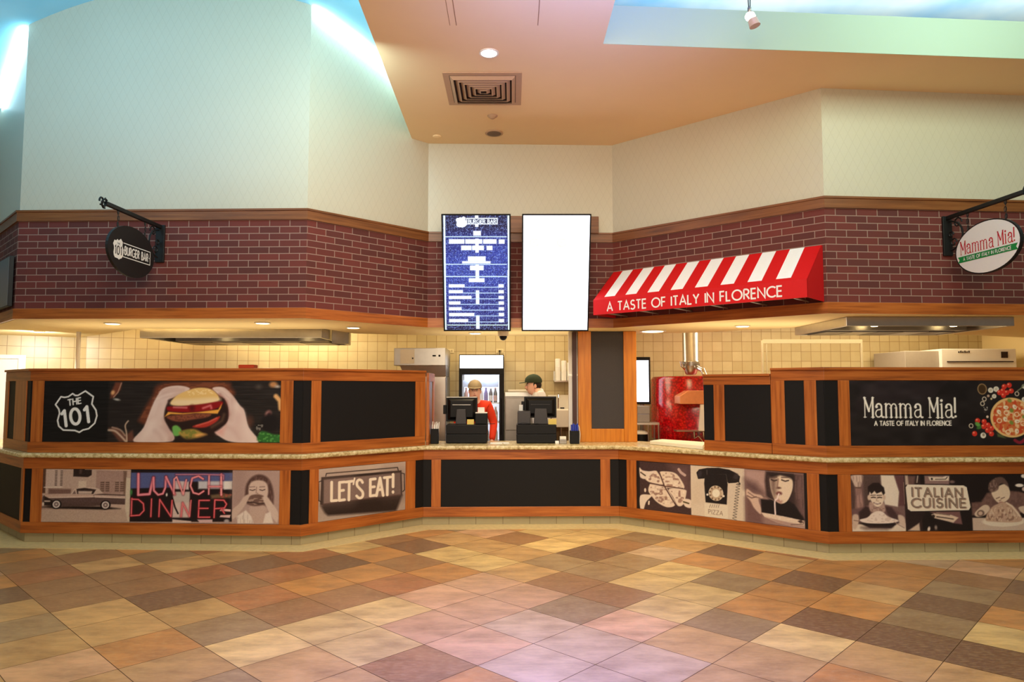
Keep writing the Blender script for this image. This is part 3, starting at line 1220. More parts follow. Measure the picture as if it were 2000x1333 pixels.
# ------------------------------------------------------------------ the pictures (sepia and colour prints of the counters)
def pic_burger():
    p = Pic([(-650, 45), (1925, 50), (1922, 735), (-655, 715)], 2.43, 0.612, 215, (16, 14, 15))
    p.poly([(50, 0), (1960, 0), (1960, 760), (50, 760)], (34, 28, 27), 6)
    for y in (110, 190, 265, 330, 410, 500, 600, 680):
        p.line([(60, y), (1950, y + 8)], 5, (52, 44, 42), 3, 0.6)
    p.grain(9, 130, 9)
    # shield logo with THE 101
    sh = [((x / 4.443 - 200) * 5.5556, (y / 4.443 + 600 - 735) * 5.5556) for x, y in SHIELD]
    p.line(sh + [sh[0]], 18, (228, 228, 228), 1.0)

    def sc(x, y):
        return ((x / 4.443 - 200) * 5.5556, (y / 4.443 - 135) * 5.5556)
    a, b = sc(583, 853), sc(690, 834)
    p.text('THE', a[0], a[1], b[0], b[1], 50 * 1.25, 14, (236, 236, 236), 0.25, (-0.12, -1))
    a, b = sc(545, 1035), sc(765, 995)
    p.text('101', a[0], a[1] + 3, b[0], b[1] + 3, 168, 34, (236, 236, 236), 0.33, (-0.15, -1))
    # clutter on the dark table
    p.poly([(70, 180), (120, 60), (190, 60), (180, 140), (110, 225), (70, 240)], (120, 62, 44), 6, 0.9)
    p.line([(185, 70), (150, 170), (105, 225)], 10, (190, 150, 128), 3)
    p.ell(95, 175, 20, 24, (214, 160, 110), 20, 4)
    p.ell(140, 252, 34, 12, (170, 168, 164), 10, 3)
    p.poly([(60, 565), (150, 560), (250, 640), (320, 590), (350, 720), (180, 720)], (110, 66, 52), 6, 0.9)
    p.line([(62, 590), (130, 600), (200, 660), (250, 715)], 20, (202, 176, 156), 4, sm=True)
    p.line([(100, 560), (190, 590), (240, 650)], 12, (190, 160, 140), 4, sm=True)
    p.line([(270, 490), (240, 540), (255, 620), (262, 715)], 14, (206, 180, 158), 3, sm=True)
    # brown hair and board behind the hands
    p.poly([(640, 70), (1300, 60), (1380, 120), (1420, 200), (1250, 330), (600, 520), (390, 500), (420, 400), (520, 220)], (104, 54, 36), 10, 1, True)
    p.grain(0.45, 60, 14, (150, 88, 58), [(640, 70), (1300, 60), (1420, 200), (600, 480), (390, 480), (520, 220)], 0.5)
    p.ell(1590, 500, 40, 60, (80, 50, 40), 0, 10)
    # left and right hands and forearms
    skin, sk2 = (222, 196, 188), (190, 150, 142)
    p.poly([(340, 720), (440, 560), (520, 340), (570, 230), (640, 130), (800, 98), (930, 130), (860, 190), (740, 240), (680, 330), (665, 460),
            (720, 570), (770, 640), (730, 720)], skin, 3, 1, True)
    p.poly([(1180, 125), (1290, 118), (1380, 190), (1480, 320), (1530, 380), (1580, 560), (1690, 730), (1400, 725), (1260, 660), (1210, 600),
            (1330, 520), (1360, 420), (1330, 280), (1230, 190)], skin, 3, 1, True)
    p.poly([(690, 300), (760, 210), (860, 170), (700, 390), (680, 440)], sk2, 14, 0.7)
    p.line([(640, 180), (720, 150), (860, 140)], 10, sk2, 10, 0.6)
    p.line([(520, 470), (560, 420), (600, 300)], 16, sk2, 16, 0.5)
    p.line([(640, 560), (700, 620), (740, 690)], 16, sk2, 14, 0.5)
    p.poly([(1260, 200), (1330, 280), (1360, 420), (1320, 520), (1300, 300)], (130, 60, 54), 14, 0.9)
    p.line([(1390, 250), (1400, 360), (1380, 470)], 18, sk2, 16, 0.6)
    p.ell(1490, 430, 30, 45, (206, 160, 156), 0, 20, 0.6)
    p.poly([(1210, 600), (1330, 560), (1300, 650), (1230, 640)], (222, 160, 150), 12, 0.8)
    for q in ([(600, 170), (690, 135), (800, 125)], [(590, 215), (680, 175), (830, 158)], [(575, 270), (650, 235), (730, 215)]):
        p.line(q, 7, (206, 172, 164), 6, 0.8, True)
    for q in ([(470, 620), (520, 500), (560, 380), (590, 260)], [(430, 690), (500, 600), (540, 520)]):
        p.line(q, 26, (238, 218, 210), 22, 0.6, True)
    p.line([(665, 470), (700, 560), (760, 640), (735, 710)], 20, (170, 122, 114), 16, 0.6, True)
    p.line([(560, 600), (610, 640), (640, 700)], 14, (200, 164, 156), 14, 0.6, True)
    for q in ([(1180, 140), (1270, 165), (1350, 230)], [(1300, 130), (1370, 190), (1440, 280)]):
        p.line(q, 7, (206, 172, 164), 6, 0.8, True)
    p.line([(1430, 330), (1500, 420), (1540, 560), (1640, 720)], 24, (240, 222, 214), 22, 0.6, True)
    p.line([(1350, 560), (1420, 600), (1480, 690)], 16, (200, 160, 154), 16, 0.6, True)
    p.ell(1450, 560, 40, 60, (212, 178, 172), 20, 30, 0.5)
    # burger
    p.poly([(690, 300), (760, 240), (1240, 220), (1330, 320), (1350, 460), (1280, 570), (1120, 640), (800, 640), (690, 520), (660, 430)], (40, 22, 20), 5, 1, True)
    p.poly([(725, 300), (790, 210), (930, 145), (1040, 122), (1160, 140), (1240, 210), (1240, 270), (1100, 300), (840, 322)], (232, 190, 118), 3, 1, True)
    p.poly([(725, 300), (780, 255), (960, 250), (1240, 235), (1240, 280), (1050, 310), (850, 325)], (240, 216, 176), 10, 0.9, True)
    p.grain(0.5, 16, 12, (250, 226, 176), [(900, 160), (1040, 128), (1160, 145), (1200, 190), (930, 210)], 0.55)
    p.poly([(700, 330), (840, 330), (1080, 305), (1275, 275), (1282, 320), (1180, 370), (960, 395), (760, 390), (690, 370)], (140, 14, 22), 4, 1, True)
    p.line([(760, 340), (900, 345)], 12, (230, 150, 150), 5)
    p.line([(1080, 350), (1160, 320), (1170, 350)], 14, (240, 150, 150), 6)
    p.ell(960, 350, 24, 28, (74, 8, 14), 0, 10)
    p.poly([(665, 445), (700, 390), (860, 405), (1020, 395), (1245, 365), (1282, 300), (1275, 345), (1240, 412), (1000, 405), (870, 420), (730, 415)], (238, 168, 70), 3)
    p.poly([(690, 440), (860, 420), (1150, 410), (1130, 450), (950, 480), (830, 500), (730, 480)], (138, 76, 54), 4, 1, True)
    p.grain(0.6, 16, 12, (96, 48, 36), [(690, 440), (860, 420), (1150, 410), (1130, 450), (830, 500)], 0.5)
    p.poly([(980, 545), (1130, 500), (1260, 440), (1230, 500), (1120, 560), (1000, 565)], (176, 50, 40), 4, 1, True)
    p.line([(1010, 545), (1140, 505), (1230, 460)], 10, (222, 110, 92), 4)
    p.line([(1180, 560), (1290, 490), (1310, 420)], 24, (96, 70, 54), 8)
    p.poly([(750, 560), (800, 540), (850, 590), (830, 650), (770, 650)], (110, 174, 84), 4, 1, True)
    p.poly([(830, 610), (980, 580), (1100, 640), (1060, 670), (920, 700), (850, 660)], (168, 140, 66), 5, 1, True)
    p.grain(0.6, 26, 20, (104, 122, 50), [(830, 600), (980, 580), (1030, 640), (920, 700)], 0.5)
    p.poly([(1010, 640), (1100, 630), (1130, 650), (1020, 675)], (232, 170, 92), 6, 1, True)
    p.line([(830, 700), (1000, 715), (1190, 650)], 34, (38, 22, 18), 14)
    # right side bits: fries, beetroot bowl, parsley
    p.ell(1840, 90, 44, 32, (180, 126, 80), 0, 6)
    p.ell(1885, 112, 26, 14, (190, 180, 170), 0, 5)
    p.line([(1870, 220), (1915, 270), (1925, 360)], 50, (222, 170, 112), 5)
    p.ell(1790, 420, 34, 44, (150, 104, 100), 20, 6)
    p.ell(1800, 425, 18, 26, (60, 30, 34), 20, 5)
    p.ell(1680, 115, 34, 26, (70, 62, 58), 0, 8)
    p.ell(1810, 520, 100, 100, (24, 18, 20), 0, 8)
    p.poly([(1690, 720), (1700, 620), (1760, 610), (1850, 640), (1925, 650), (1925, 730)], (46, 104, 44), 5, 1, True)
    p.grain(0.7, 20, 18, (92, 160, 78), [(1690, 720), (1700, 620), (1925, 650), (1925, 730)], 0.55)
    p.grain(0.5, 18, 16, (190, 186, 176), [(1640, 540), (1740, 520), (1730, 600), (1690, 640)], 0.62)
    return p


SEP0, SEP1, SEP2, SEP3 = (36, 24, 22), (104, 80, 74), (166, 136, 124), (214, 194, 180)


def pic_lower_left():
    # drafting frame: picture pixels; three prints side by side
    p = Pic([(82, 917), (545, 923), (544, 1030), (82, 1023)], 2.43, 0.535, 215, SEP2)

    def A(x, y):     # car print drafting scale
        return (75 + x / 11.106, 910 + y / 11.106)

    def P(l):
        return [A(*q) for q in l]
    # street, buildings
    p.poly(P([(60, 60), (1990, 60), (1990, 660), (60, 660)]), (190, 162, 148), 1)
    p.poly(P([(60, 70), (140, 70), (140, 620), (60, 620)]), (90, 62, 50), 3)
    p.poly(P([(145, 80), (510, 80), (510, 480), (145, 480)]), (198, 172, 160), 2)
    for x in (340, 460):
        for y in range(110, 440, 36):
            p.poly(P([(x, y), (x + 50, y), (x + 50, y + 22), (x, y + 22)]), (92, 72, 66), 1.5, 0.85)
    p.line(P([(110, 488), (510, 488)]), 1.6, (226, 208, 194))
    p.poly(P([(740, 60), (1140, 60), (1140, 220), (1060, 265), (740, 250)]), (44, 30, 28), 2)
    p.poly(P([(870, 90), (930, 90), (920, 190), (870, 190)]), (80, 60, 56), 3)
    p.poly(P([(860, 350), (1030, 350), (1030, 500), (860, 500)]), (214, 192, 174), 2)
    p.poly(P([(1240, 110), (1850, 130), (1850, 640), (1240, 640)]), (168, 136, 126), 2)
    p.line(P([(1000, 80), (1910, 105)]), 3.0, (220, 186, 158))
    p.poly(P([(1830, 130), (1910, 130), (1890, 650), (1850, 650)]), (120, 92, 80), 3)
    for x0 in (1340, 1660):
        for yy in range(0, 5):
            for xx in range(0, 2):
                bx = x0 + xx * 110
                p.poly(P([(bx, 375 + yy * 46), (bx + 85, 375 + yy * 46), (bx + 85, 405 + yy * 46), (bx, 405 + yy * 46)]), (96, 72, 62), 1.5, 0.9)
    p.poly(P([(210, 520), (700, 530), (700, 640), (210, 640)]), (120, 88, 80), 4)
    p.poly(P([(60, 980), (1990, 980), (1990, 1270), (60, 1270)]), (186, 158, 142), 2)
    p.poly(P([(1560, 870), (1990, 890), (1990, 985), (1560, 985)]), (196, 168, 154), 3)
    p.poly(P([(70, 930), (400, 960), (1400, 990), (1800, 975), (1500, 930), (300, 900)]), (24, 14, 12), 4)
    # car body
    p.poly(P([(90, 700), (150, 640), (700, 630), (1400, 640), (1890, 660), (1890, 880), (1560, 870), (1500, 900), (500, 930), (150, 900), (80, 880)]), (84, 62, 58), 1.5)
    p.poly(P([(130, 640), (700, 632), (1200, 650), (1200, 720), (240, 740), (130, 690)]), (196, 164, 150), 2)
    p.poly(P([(240, 740), (1900, 745), (1880, 820), (1500, 830), (300, 830)]), (92, 70, 68), 6, 0.8)
    p.poly(P([(1200, 660), (1890, 690), (1890, 740), (1230, 725)]), (198, 168, 156), 2)
    p.line(P([(220, 715), (1200, 705), (1880, 740)]), 1.4, (222, 198, 184))
    p.poly(P([(700, 640), (780, 530), (950, 490), (1180, 490), (1310, 530), (1410, 630), (1180, 655), (900, 650)]), (206, 180, 166), 1.5)
    p.poly(P([(820, 530), (1000, 505), (1250, 545), (1190, 645), (840, 645)]), (54, 38, 36), 1.5)
    p.poly(P([(860, 575), (1170, 580), (1150, 640), (865, 640)]), (200, 176, 162), 2)
    p.poly(P([(735, 640), (785, 560), (815, 640)]), (120, 94, 88), 2)
    p.poly(P([(130, 690), (240, 745), (310, 780), (300, 900), (120, 880)]), (40, 26, 24), 3)
    p.poly(P([(130, 780), (260, 785), (260, 815), (130, 815)]), (196, 172, 160), 2)
    p.ell(*A(105, 860), 2.2, 3.6, (222, 198, 180), 0, 2)
    for x, y in ((395, 870), (1465, 890)):
        p.ell(*A(x, y), 10.2, 9.6, (22, 14, 14), 0, 1.5)
        p.ell(*A(x, y), 7.3, 7.3, (222, 208, 202), 0, 1.5)
        p.ell(*A(x, y), 4.8, 4.8, (120, 98, 96), 0, 2)
        p.ell(*A(x, y), 2.0, 2.0, (196, 180, 174), 0, 1.5)
    p.poly(P([(1900, 280), (1990, 300), (1990, 1250), (1960, 1250), (1890, 960)]), (206, 190, 170), 3)
    p.grain(7, 1.5, 1.5)

    # neon print
    def Bn(x, y):
        return (245 + x / 6.557, 910 + y / 6.557)

    def Q(l):
        return [Bn(*q) for q in l]
    p.poly(Q([(65, 40), (1365, 40), (1365, 750), (65, 745)]), (26, 16, 20), 1)
    p.poly(Q([(65, 100), (1365, 110), (1365, 225), (820, 225), (600, 300), (65, 310)]), (84, 92, 142), 3)
    p.poly(Q([(610, 210), (810, 225), (810, 330), (610, 320)]), (206, 190, 192), 3)
    p.poly(Q([(930, 220), (1360, 220), (1360, 330), (1200, 320), (930, 320)]), (196, 192, 200), 4)
    p.poly(Q([(1260, 225), (1360, 225), (1360, 320), (1260, 330)]), (226, 218, 214), 3)
    p.poly(Q([(610, 355), (825, 355), (825, 690), (610, 690)]), (192, 178, 172), 3)
    p.poly(Q([(610, 500), (825, 500), (825, 690), (610, 690)]), (208, 186, 178), 5)
    p.line(Q([(605, 440), (640, 560), (680, 640)]), 3.2, (30, 22, 24))
    p.poly(Q([(610, 715), (850, 740), (850, 760), (610, 760)]), (210, 186, 180), 2)
    p.poly(Q([(925, 720), (1120, 720), (1120, 760), (960, 760)]), (206, 172, 172), 2)
    p.poly(Q([(1220, 575), (1350, 590), (1350, 620), (1210, 610)]), (240, 192, 190), 2)
    p.poly(Q([(1220, 665), (1350, 660), (1340, 700), (1210, 690)]), (226, 184, 182), 2)
    p.ell(*Bn(1300, 740), 5, 3.5, (170, 160, 164), 0, 3)
    p.poly(Q([(1090, 400), (1250, 380), (1360, 400), (1340, 440), (1100, 450)]), (120, 96, 70), 5, 0.9)
    p.grain(0.5, 4, 3, (196, 80, 70), Q([(1190, 360), (1360, 390), (1350, 450), (1230, 440)]), 0.5)
    p.ell(*Bn(75, 360), 2.4, 6, (70, 130, 70), 0, 3)
    p.ell(*Bn(530, 395), 1.8, 3.4, (220, 214, 206), 0, 2)
    pk, rd = (226, 122, 140), (214, 66, 76)

    def neon(l, c, w=3.0):
        p.line(Q(l), w + 3, (120, 20, 30), 4, 0.45)
        p.line(Q(l), w, c, 1.6)
        p.line(Q(l), w * 0.35, (246, 186, 190), 1.5, 0.55)
    neon([(160, 120), (165, 395), (310, 385), (355, 170)], pk, 5)
    neon([(355, 170), (365, 340), (420, 395), (480, 380), (510, 300), (515, 160)], pk, 4)
    neon([(515, 160), (630, 390)], pk, 4)
    neon([(620, 380), (620, 190), (650, 160), (740, 390), (775, 200)], (232, 140, 146), 3)
    neon([(990, 190), (930, 150), (850, 180), (830, 280), (870, 370), (940, 390), (1000, 350)], (230, 128, 136), 3.6)
    neon([(1065, 140), (1065, 390)], (232, 140, 146), 3)
    neon([(1220, 130), (1225, 400)], (232, 140, 146), 4)
    neon([(1065, 290), (1225, 290)], (226, 120, 126), 2.6)
    neon([(640, 130), (1000, 130), (1250, 140), (1250, 200)], (190, 120, 150), 1.6)
    neon([(85, 440), (85, 665)], rd)
    neon([(85, 450), (170, 455), (235, 510), (245, 600), (190, 660), (80, 668)], rd)
    neon([(338, 450), (335, 680)], rd)
    neon([(438, 680), (442, 455), (590, 680), (600, 470)], rd)
    neon([(720, 680), (735, 500), (830, 680), (842, 470)], (216, 90, 96), 2.6)
    neon([(1075, 470), (945, 470), (940, 690), (1085, 690)], rd)
    neon([(945, 575), (1060, 575)], rd)
    neon([(1140, 695), (1145, 465), (1260, 470), (1295, 520), (1270, 570), (1150, 580)], rd)
    neon([(1230, 580), (1270, 640)], rd, 2.6)

    # child biting a burger
    p.poly(Q([(1368, 70), (1960, 70), (1960, 775), (1368, 770)]), (176, 148, 140), 1)
    p.poly(Q([(1368, 70), (1540, 70), (1540, 500), (1368, 560)]), (160, 130, 124), 20, 0.6)
    p.poly(Q([(1530, 350), (1560, 230), (1640, 150), (1740, 140), (1830, 200), (1880, 330), (1890, 470), (1850, 560), (1560, 520)]), (84, 58, 54), 5, 1, True)
    p.grain(0.5, 2.5, 6, (130, 100, 92), Q([(1540, 330), (1640, 150), (1830, 200), (1890, 470), (1850, 560)]), 0.5)
    p.poly(Q([(1570, 330), (1600, 240), (1690, 210), (1790, 240), (1820, 340), (1800, 440), (1700, 480), (1590, 440)]), (206, 180, 168), 4, 1, True)
    for x, y in ((1620, 335), (1745, 335)):
        p.line(Q([(x - 32, y), (x, y + 9), (x + 34, y - 2)]), 1.8, (78, 56, 52), 1.5)
        p.line(Q([(x - 34, y - 36), (x + 30, y - 40)]), 1.4, (120, 94, 88), 2)
    p.line(Q([(1672, 300), (1668, 375), (1690, 382)]), 1.6, (150, 120, 112), 2)
    p.poly(Q([(1590, 640), (1610, 540), (1780, 540), (1800, 640), (1760, 770), (1640, 770)]), (190, 162, 150), 5, 1, True)
    p.poly(Q([(1545, 470), (1600, 410), (1700, 395), (1780, 430), (1800, 500), (1720, 545), (1600, 540)]), (112, 84, 76), 3, 1, True)
    p.grain(0.6, 5, 2.2, (196, 168, 152), Q([(1550, 470), (1640, 410), (1780, 430), (1790, 510), (1650, 530)]), 0.5)
    p.line(Q([(1560, 500), (1640, 500), (1700, 520), (1780, 510)]), 2.2, (60, 40, 38), 2)
    p.poly(Q([(1370, 600), (1450, 520), (1520, 420), (1590, 395), (1560, 480), (1500, 580), (1380, 720)]), (200, 174, 162), 3, 1, True)
    p.poly(Q([(1755, 440), (1800, 420), (1880, 520), (1950, 640), (1940, 760), (1880, 700), (1790, 540)]), (206, 182, 170), 3, 1, True)
    p.poly(Q([(1425, 680), (1540, 600), (1610, 680), (1640, 772), (1440, 772)]), (222, 206, 196), 3)
    p.poly(Q([(1790, 650), (1850, 620), (1890, 770), (1760, 772)]), (222, 206, 196), 3)
    p.grain(0.45, 2, 9, (176, 152, 142), Q([(1425, 680), (1540, 600), (1640, 772), (1440, 772)]), 0.5)
    p.grain(5, 1.2, 1.2)
    return p


def pic_lets_eat():
    p = Pic([(118, 268), (1740, 118), (1735, 1030), (112, 1275)], 1.055, 0.53, 215, (186, 166, 152))
    p.poly([(0, 900), (1800, 700), (1800, 1330), (0, 1330)], (160, 140, 128), 60, 0.7)
    for y in (560, 700):
        p.line([(100, y), (1740, y - 200)], 4, (150, 130, 120), 4, 0.6)
    p.poly([(160, 960), (1680, 760), (1590, 1010), (1560, 1060), (300, 1150), (240, 1100)], (40, 28, 26), 8)
    p.line([(250, 400), (262, 350), (1590, 232), (1606, 300)], 17, (34, 24, 24), 1.5)
    p.line([(262, 350), (1590, 232)], 7, (34, 24, 24), 1.5)
    p.poly([(168, 420), (1665, 285), (1680, 760), (1600, 830), (270, 985), (150, 940)], (46, 34, 32), 2)
    p.poly([(215, 470), (1640, 330), (1655, 745), (215, 925)], (126, 104, 98), 3)
    p.poly([(240, 460), (700, 410), (700, 860), (240, 920)], (146, 122, 114), 60, 0.6)
    p.poly([(1400, 350), (1645, 330), (1655, 745), (1400, 780)], (96, 78, 74), 60, 0.7)
    p.line([(200, 940), (1670, 755)], 14, (90, 66, 60), 3)
    for q in ([(100, 518), (170, 492)], [(120, 520), (130, 860)], [(110, 862), (170, 890)], [(1670, 340), (1716, 350), (1722, 660), (1690, 690)]):
        p.line(q, 15, (34, 24, 24), 1.5)
    p.grain(4, 10, 10)
    c = (238, 222, 200)
    w = 54
    for q in ([(362, 515), (362, 870), (458, 862)], [(600, 510), (508, 520), (508, 862), (604, 848)], [(508, 680), (585, 668)], [(628, 512), (752, 494)],
              [(690, 505), (686, 852)], [(1175, 450), (1084, 462), (1084, 775), (1196, 760)], [(1084, 610), (1160, 600)],
              [(1200, 770), (1265, 432), (1325, 765)], [(1225, 660), (1300, 650)], [(1342, 428), (1460, 414)], [(1402, 425), (1400, 755)], [(1508, 365), (1508, 600)]):
        p.line(q, w * 0.96, c, 1.2)
    p.line([(790, 440), (782, 480), (768, 555)], 30, c, 1.2)
    p.line([(938, 520), (915, 480), (870, 470), (836, 510), (840, 580), (890, 640), (940, 700), (945, 770), (915, 810), (870, 812), (830, 775)], 50, c, 1.2, sm=True)
    p.ell(1508, 700, 25, 32, c)
    return p


def pic_right_angle():
    # drafting coordinates in picture pixels
    p = Pic([(1243, 899), (1576, 922), (1576, 1036), (1243, 991)], 1.835, 0.525, 215, (40, 28, 28))

    def A(x, y):
        return (1235 + x / 9.519, 890 + y / 9.519)

    def P(l):
        return [A(*q) for q in l]
    # pizza print
    p.poly(P([(60, 90), (1045, 150), (1045, 1110), (60, 980)]), (66, 46, 46), 2)
    p.poly(P([(650, 130), (1045, 150), (1045, 900), (900, 700)]), (110, 80, 78), 30, 0.8)
    p.poly(P([(60, 90), (130, 95), (130, 980), (60, 980)]), (26, 18, 20), 2)
    crust, top = (226, 204, 182), (196, 164, 146)
    slices = [[(480, 300), (600, 280), (760, 310), (860, 420), (920, 600), (640, 590), (580, 560), (520, 440)],
              [(300, 540), (340, 515), (560, 550), (640, 640), (760, 890), (620, 950), (440, 860), (330, 730), (280, 640)],
              [(650, 610), (930, 620), (960, 700), (900, 900), (800, 920), (720, 760)],
              [(250, 400), (400, 270), (470, 330), (560, 520), (330, 490), (240, 440)]]
    for s in slices:
        p.poly(P(s), crust, 2, 1, True)
        cx = sum(q[0] for q in s) / len(s)
        cy = sum(q[1] for q in s) / len(s)
        inn = [(cx + (x - cx) * 0.86, cy + (y - cy) * 0.86) for x, y in s]
        p.grain(0.75, 5, 4, (136, 96, 84), P(inn), 0.5)
        p.grain(0.6, 3.4, 3, (238, 220, 200), P(inn), 0.6)
    p.line(P([(480, 300), (570, 560), (760, 900)]), 2.2, (84, 52, 46))
    p.line(P([(330, 505), (580, 560), (900, 600)]), 2.0, (84, 52, 46))
    hand = (226, 206, 188)
    p.poly(P([(130, 210), (180, 260), (300, 280), (400, 270), (330, 330), (240, 420), (150, 400), (130, 320)]), hand, 2, 1, True)
    p.line(P([(150, 300), (230, 360)]), 2.5, (84, 66, 52))
    p.poly(P([(135, 735), (300, 715), (340, 740), (240, 850), (190, 995), (140, 1000)]), hand, 2, 1, True)
    p.line(P([(290, 840), (285, 890)]), 3, hand)
    p.ell(*A(225, 630), 2, 4, hand)
    p.poly(P([(900, 800), (1045, 820), (1045, 960), (930, 930)]), hand, 2, 1, True)
    p.line(P([(910, 850), (1000, 880)]), 3, (90, 76, 50))
    p.line(P([(830, 240), (870, 300), (940, 350)]), 5, (190, 160, 150))
    # telephone print
    p.poly(P([(1045, 160), (2030, 220), (2030, 1240), (1045, 1115)]), (214, 196, 174), 1)
    p.poly([(1421, 905), (1450, 905), (1450, 1025), (1421, 1022)], (214, 196, 174), 1)
    p.poly(P([(1060, 480), (1290, 480), (1290, 860), (1060, 900)]), (206, 184, 160), 12, 0.5)
    bk = (28, 22, 24)
    p.poly(P([(1150, 300), (1200, 240), (1350, 210), (1560, 205), (1760, 240), (1880, 300), (1960, 370), (1940, 470), (1880, 490), (1740, 500),
              (1720, 470), (1700, 330), (1320, 330), (1300, 410), (1180, 420)]), bk, 1.5)
    p.poly(P([(1310, 320), (1700, 330), (1725, 520), (1700, 905), (1310, 860), (1290, 500)]), bk, 1.5)
    p.ell(*A(1215, 320), 4, 7, (52, 44, 50), 10, 4)
    p.ell(*A(1880, 380), 5, 7, (56, 48, 52), 20, 4)
    p.line(P([(1345, 250), (1345, 330)]), 2, (70, 62, 62), 2)
    p.ell(*A(1505, 690), 14.2, 15.4, (206, 186, 160), -20)
    p.ell(*A(1505, 690), 10.6, 11.6, (186, 160, 132), -20, 2)
    for k in range(10):
        t = math.radians(30 + k * 33)
        p.ell(*A(1505 + 112 * math.cos(t), 690 + 122 * math.sin(t)), 1.7, 1.8, (120, 92, 72), 0, 1.3)
    p.ell(*A(1505, 690), 7.5, 8.2, (234, 224, 200), 0, 2)
    p.ell(*A(1345, 715), 2, 2.2, (230, 220, 206))
    p.ell(*A(1645, 745), 2, 2.2, (230, 220, 206))
    p.poly(P([(1290, 870), (1720, 920), (1720, 1190), (1290, 1130)]), (222, 208, 186), 1.5)
    for k in range(5):
        p.line(P([(1380 + k * 40, 960), (1400 + k * 40, 905)]), 0.9, (120, 98, 84), 1.2)
    p.text('PIZZA', *A(1360, 1070), *A(1620, 1110), 8.0, 1.0, (132, 108, 92), 0.3, (0.05, -1))

    # drafting scale of the third print
    def B(x, y):
        return (1400 + x / 8.885, 900 + y / 8.885)

    def Q(l):
        return [B(*q) for q in l]
    p.line(Q([(250, 300), (330, 330), (360, 400), (320, 390)]), 1.6, bk)
    coil = []
    for k in range(14):
        y = 360 + k * 50
        x = 335 - k * 6.5
        coil += [(x - 34, y - 14), (x + 30, y + 20)]
    p.line(Q(coil), 0.8, bk, 1.0, 0.95, True)
    # person eating spaghetti
    p.poly(Q([(445, 120), (1505, 200), (1505, 1220), (445, 1090)]), (152, 120, 112), 1)
    p.poly(Q([(445, 120), (820, 150), (820, 560), (640, 420), (445, 300)]), (186, 152, 142), 14, 0.8)
    p.poly(Q([(445, 300), (640, 380), (780, 560), (600, 560), (445, 460)]), (96, 70, 70), 20, 0.9)
    p.poly(Q([(445, 640), (560, 560), (700, 700), (760, 1120), (445, 1090)]), (116, 84, 80), 14)
    p.poly(Q([(820, 160), (1320, 210), (1500, 230), (1500, 1040), (1280, 900), (900, 700), (820, 600), (800, 330)]), (58, 42, 42), 6)
    p.poly(Q([(1380, 220), (1505, 230), (1505, 1000), (1380, 900), (1350, 500)]), (112, 84, 82), 16, 0.9)
    p.grain(0.4, 2, 14, (126, 98, 94), Q([(1330, 240), (1505, 230), (1505, 1000), (1340, 860)]), 0.5)
    p.poly(Q([(720, 660), (950, 680), (1080, 750), (1220, 690), (1320, 760), (1500, 1040), (1400, 1080), (730, 900)]), (26, 18, 20), 4)
    face = (226, 204, 178)
    p.poly(Q([(900, 250), (1050, 220), (1240, 260), (1300, 330), (1290, 500), (1200, 690), (1090, 745), (980, 690), (920, 560), (890, 400)]), face, 2, 1, True)
    p.poly(Q([(890, 260), (1010, 250), (1000, 470), (1010, 560), (960, 660), (900, 480)]), (110, 84, 76), 14, 0.85)
    p.poly(Q([(860, 180), (1320, 210), (1340, 330), (1230, 270), (1080, 230), (900, 280)]), (40, 28, 28), 6)
    for x, y, w in ((965, 320, 50), (1165, 325, 62)):
        p.line(Q([(x - w, y - 10), (x, y + 14), (x + w, y)]), 2.4, (52, 36, 34), 2)
        p.line(Q([(x - w, y - 52), (x + w, y - 56)]), 1.8, (80, 58, 52), 3)
    p.line(Q([(1040, 300), (1020, 440), (1070, 460)]), 2.2, (140, 106, 94), 3)
    p.ell(*B(1045, 462), 4.5, 1.8, (96, 66, 60), 0, 3)
    p.ell(*B(1050, 560), 6.0, 4.0, (120, 70, 66), 0, 3)
    p.poly(Q([(1000, 640), (1110, 700), (1080, 745), (990, 700)]), (170, 120, 108), 6, 0.8)
    p.line(Q([(1045, 570), (1010, 660), (970, 700), (975, 950)]), 3.2, (232, 212, 206), 1.5, 1, True)
    p.line(Q([(1070, 580), (1070, 690)]), 1.4, (226, 204, 190))
    p.line(Q([(740, 600), (860, 640), (960, 690)]), 1.6, (120, 98, 90))
    p.poly(Q([(480, 480), (600, 560), (720, 590), (760, 640), (680, 660), (720, 830), (710, 930), (600, 820), (540, 700), (470, 600)]), (210, 178, 158), 3, 1, True)
    p.line(Q([(500, 540), (610, 620), (700, 640)]), 2, (140, 108, 96), 2)
    p.line(Q([(480, 600), (560, 640), (640, 620)]), 2, (110, 80, 72), 2)
    p.poly(Q([(720, 900), (860, 920), (1200, 990), (1500, 1060), (1500, 1180), (1300, 1160), (1000, 1080), (780, 980)]), (222, 198, 176), 2)
    p.poly(Q([(800, 985), (1000, 1080), (1300, 1170), (1505, 1215), (1505, 1140), (1200, 1080)]), (176, 144, 132), 3)
    p.line(Q([(1250, 1125), (1480, 1115), (1490, 1060)]), 1.5, (110, 84, 80), 1.5)
    p.poly(Q([(1370, 1060), (1440, 1040), (1480, 1090), (1420, 1100)]), (70, 50, 48), 2)
    p.grain(0.5, 3, 2, (240, 224, 206), Q([(760, 910), (1200, 985), (1400, 1040), (1100, 1040), (830, 980)]), 0.5)
    p.poly(Q([(1508, 200), (1580, 200), (1580, 1230), (1508, 1230)]), (22, 16, 18), 1)
    p.grain(5, 1.2, 1.2)
    return p


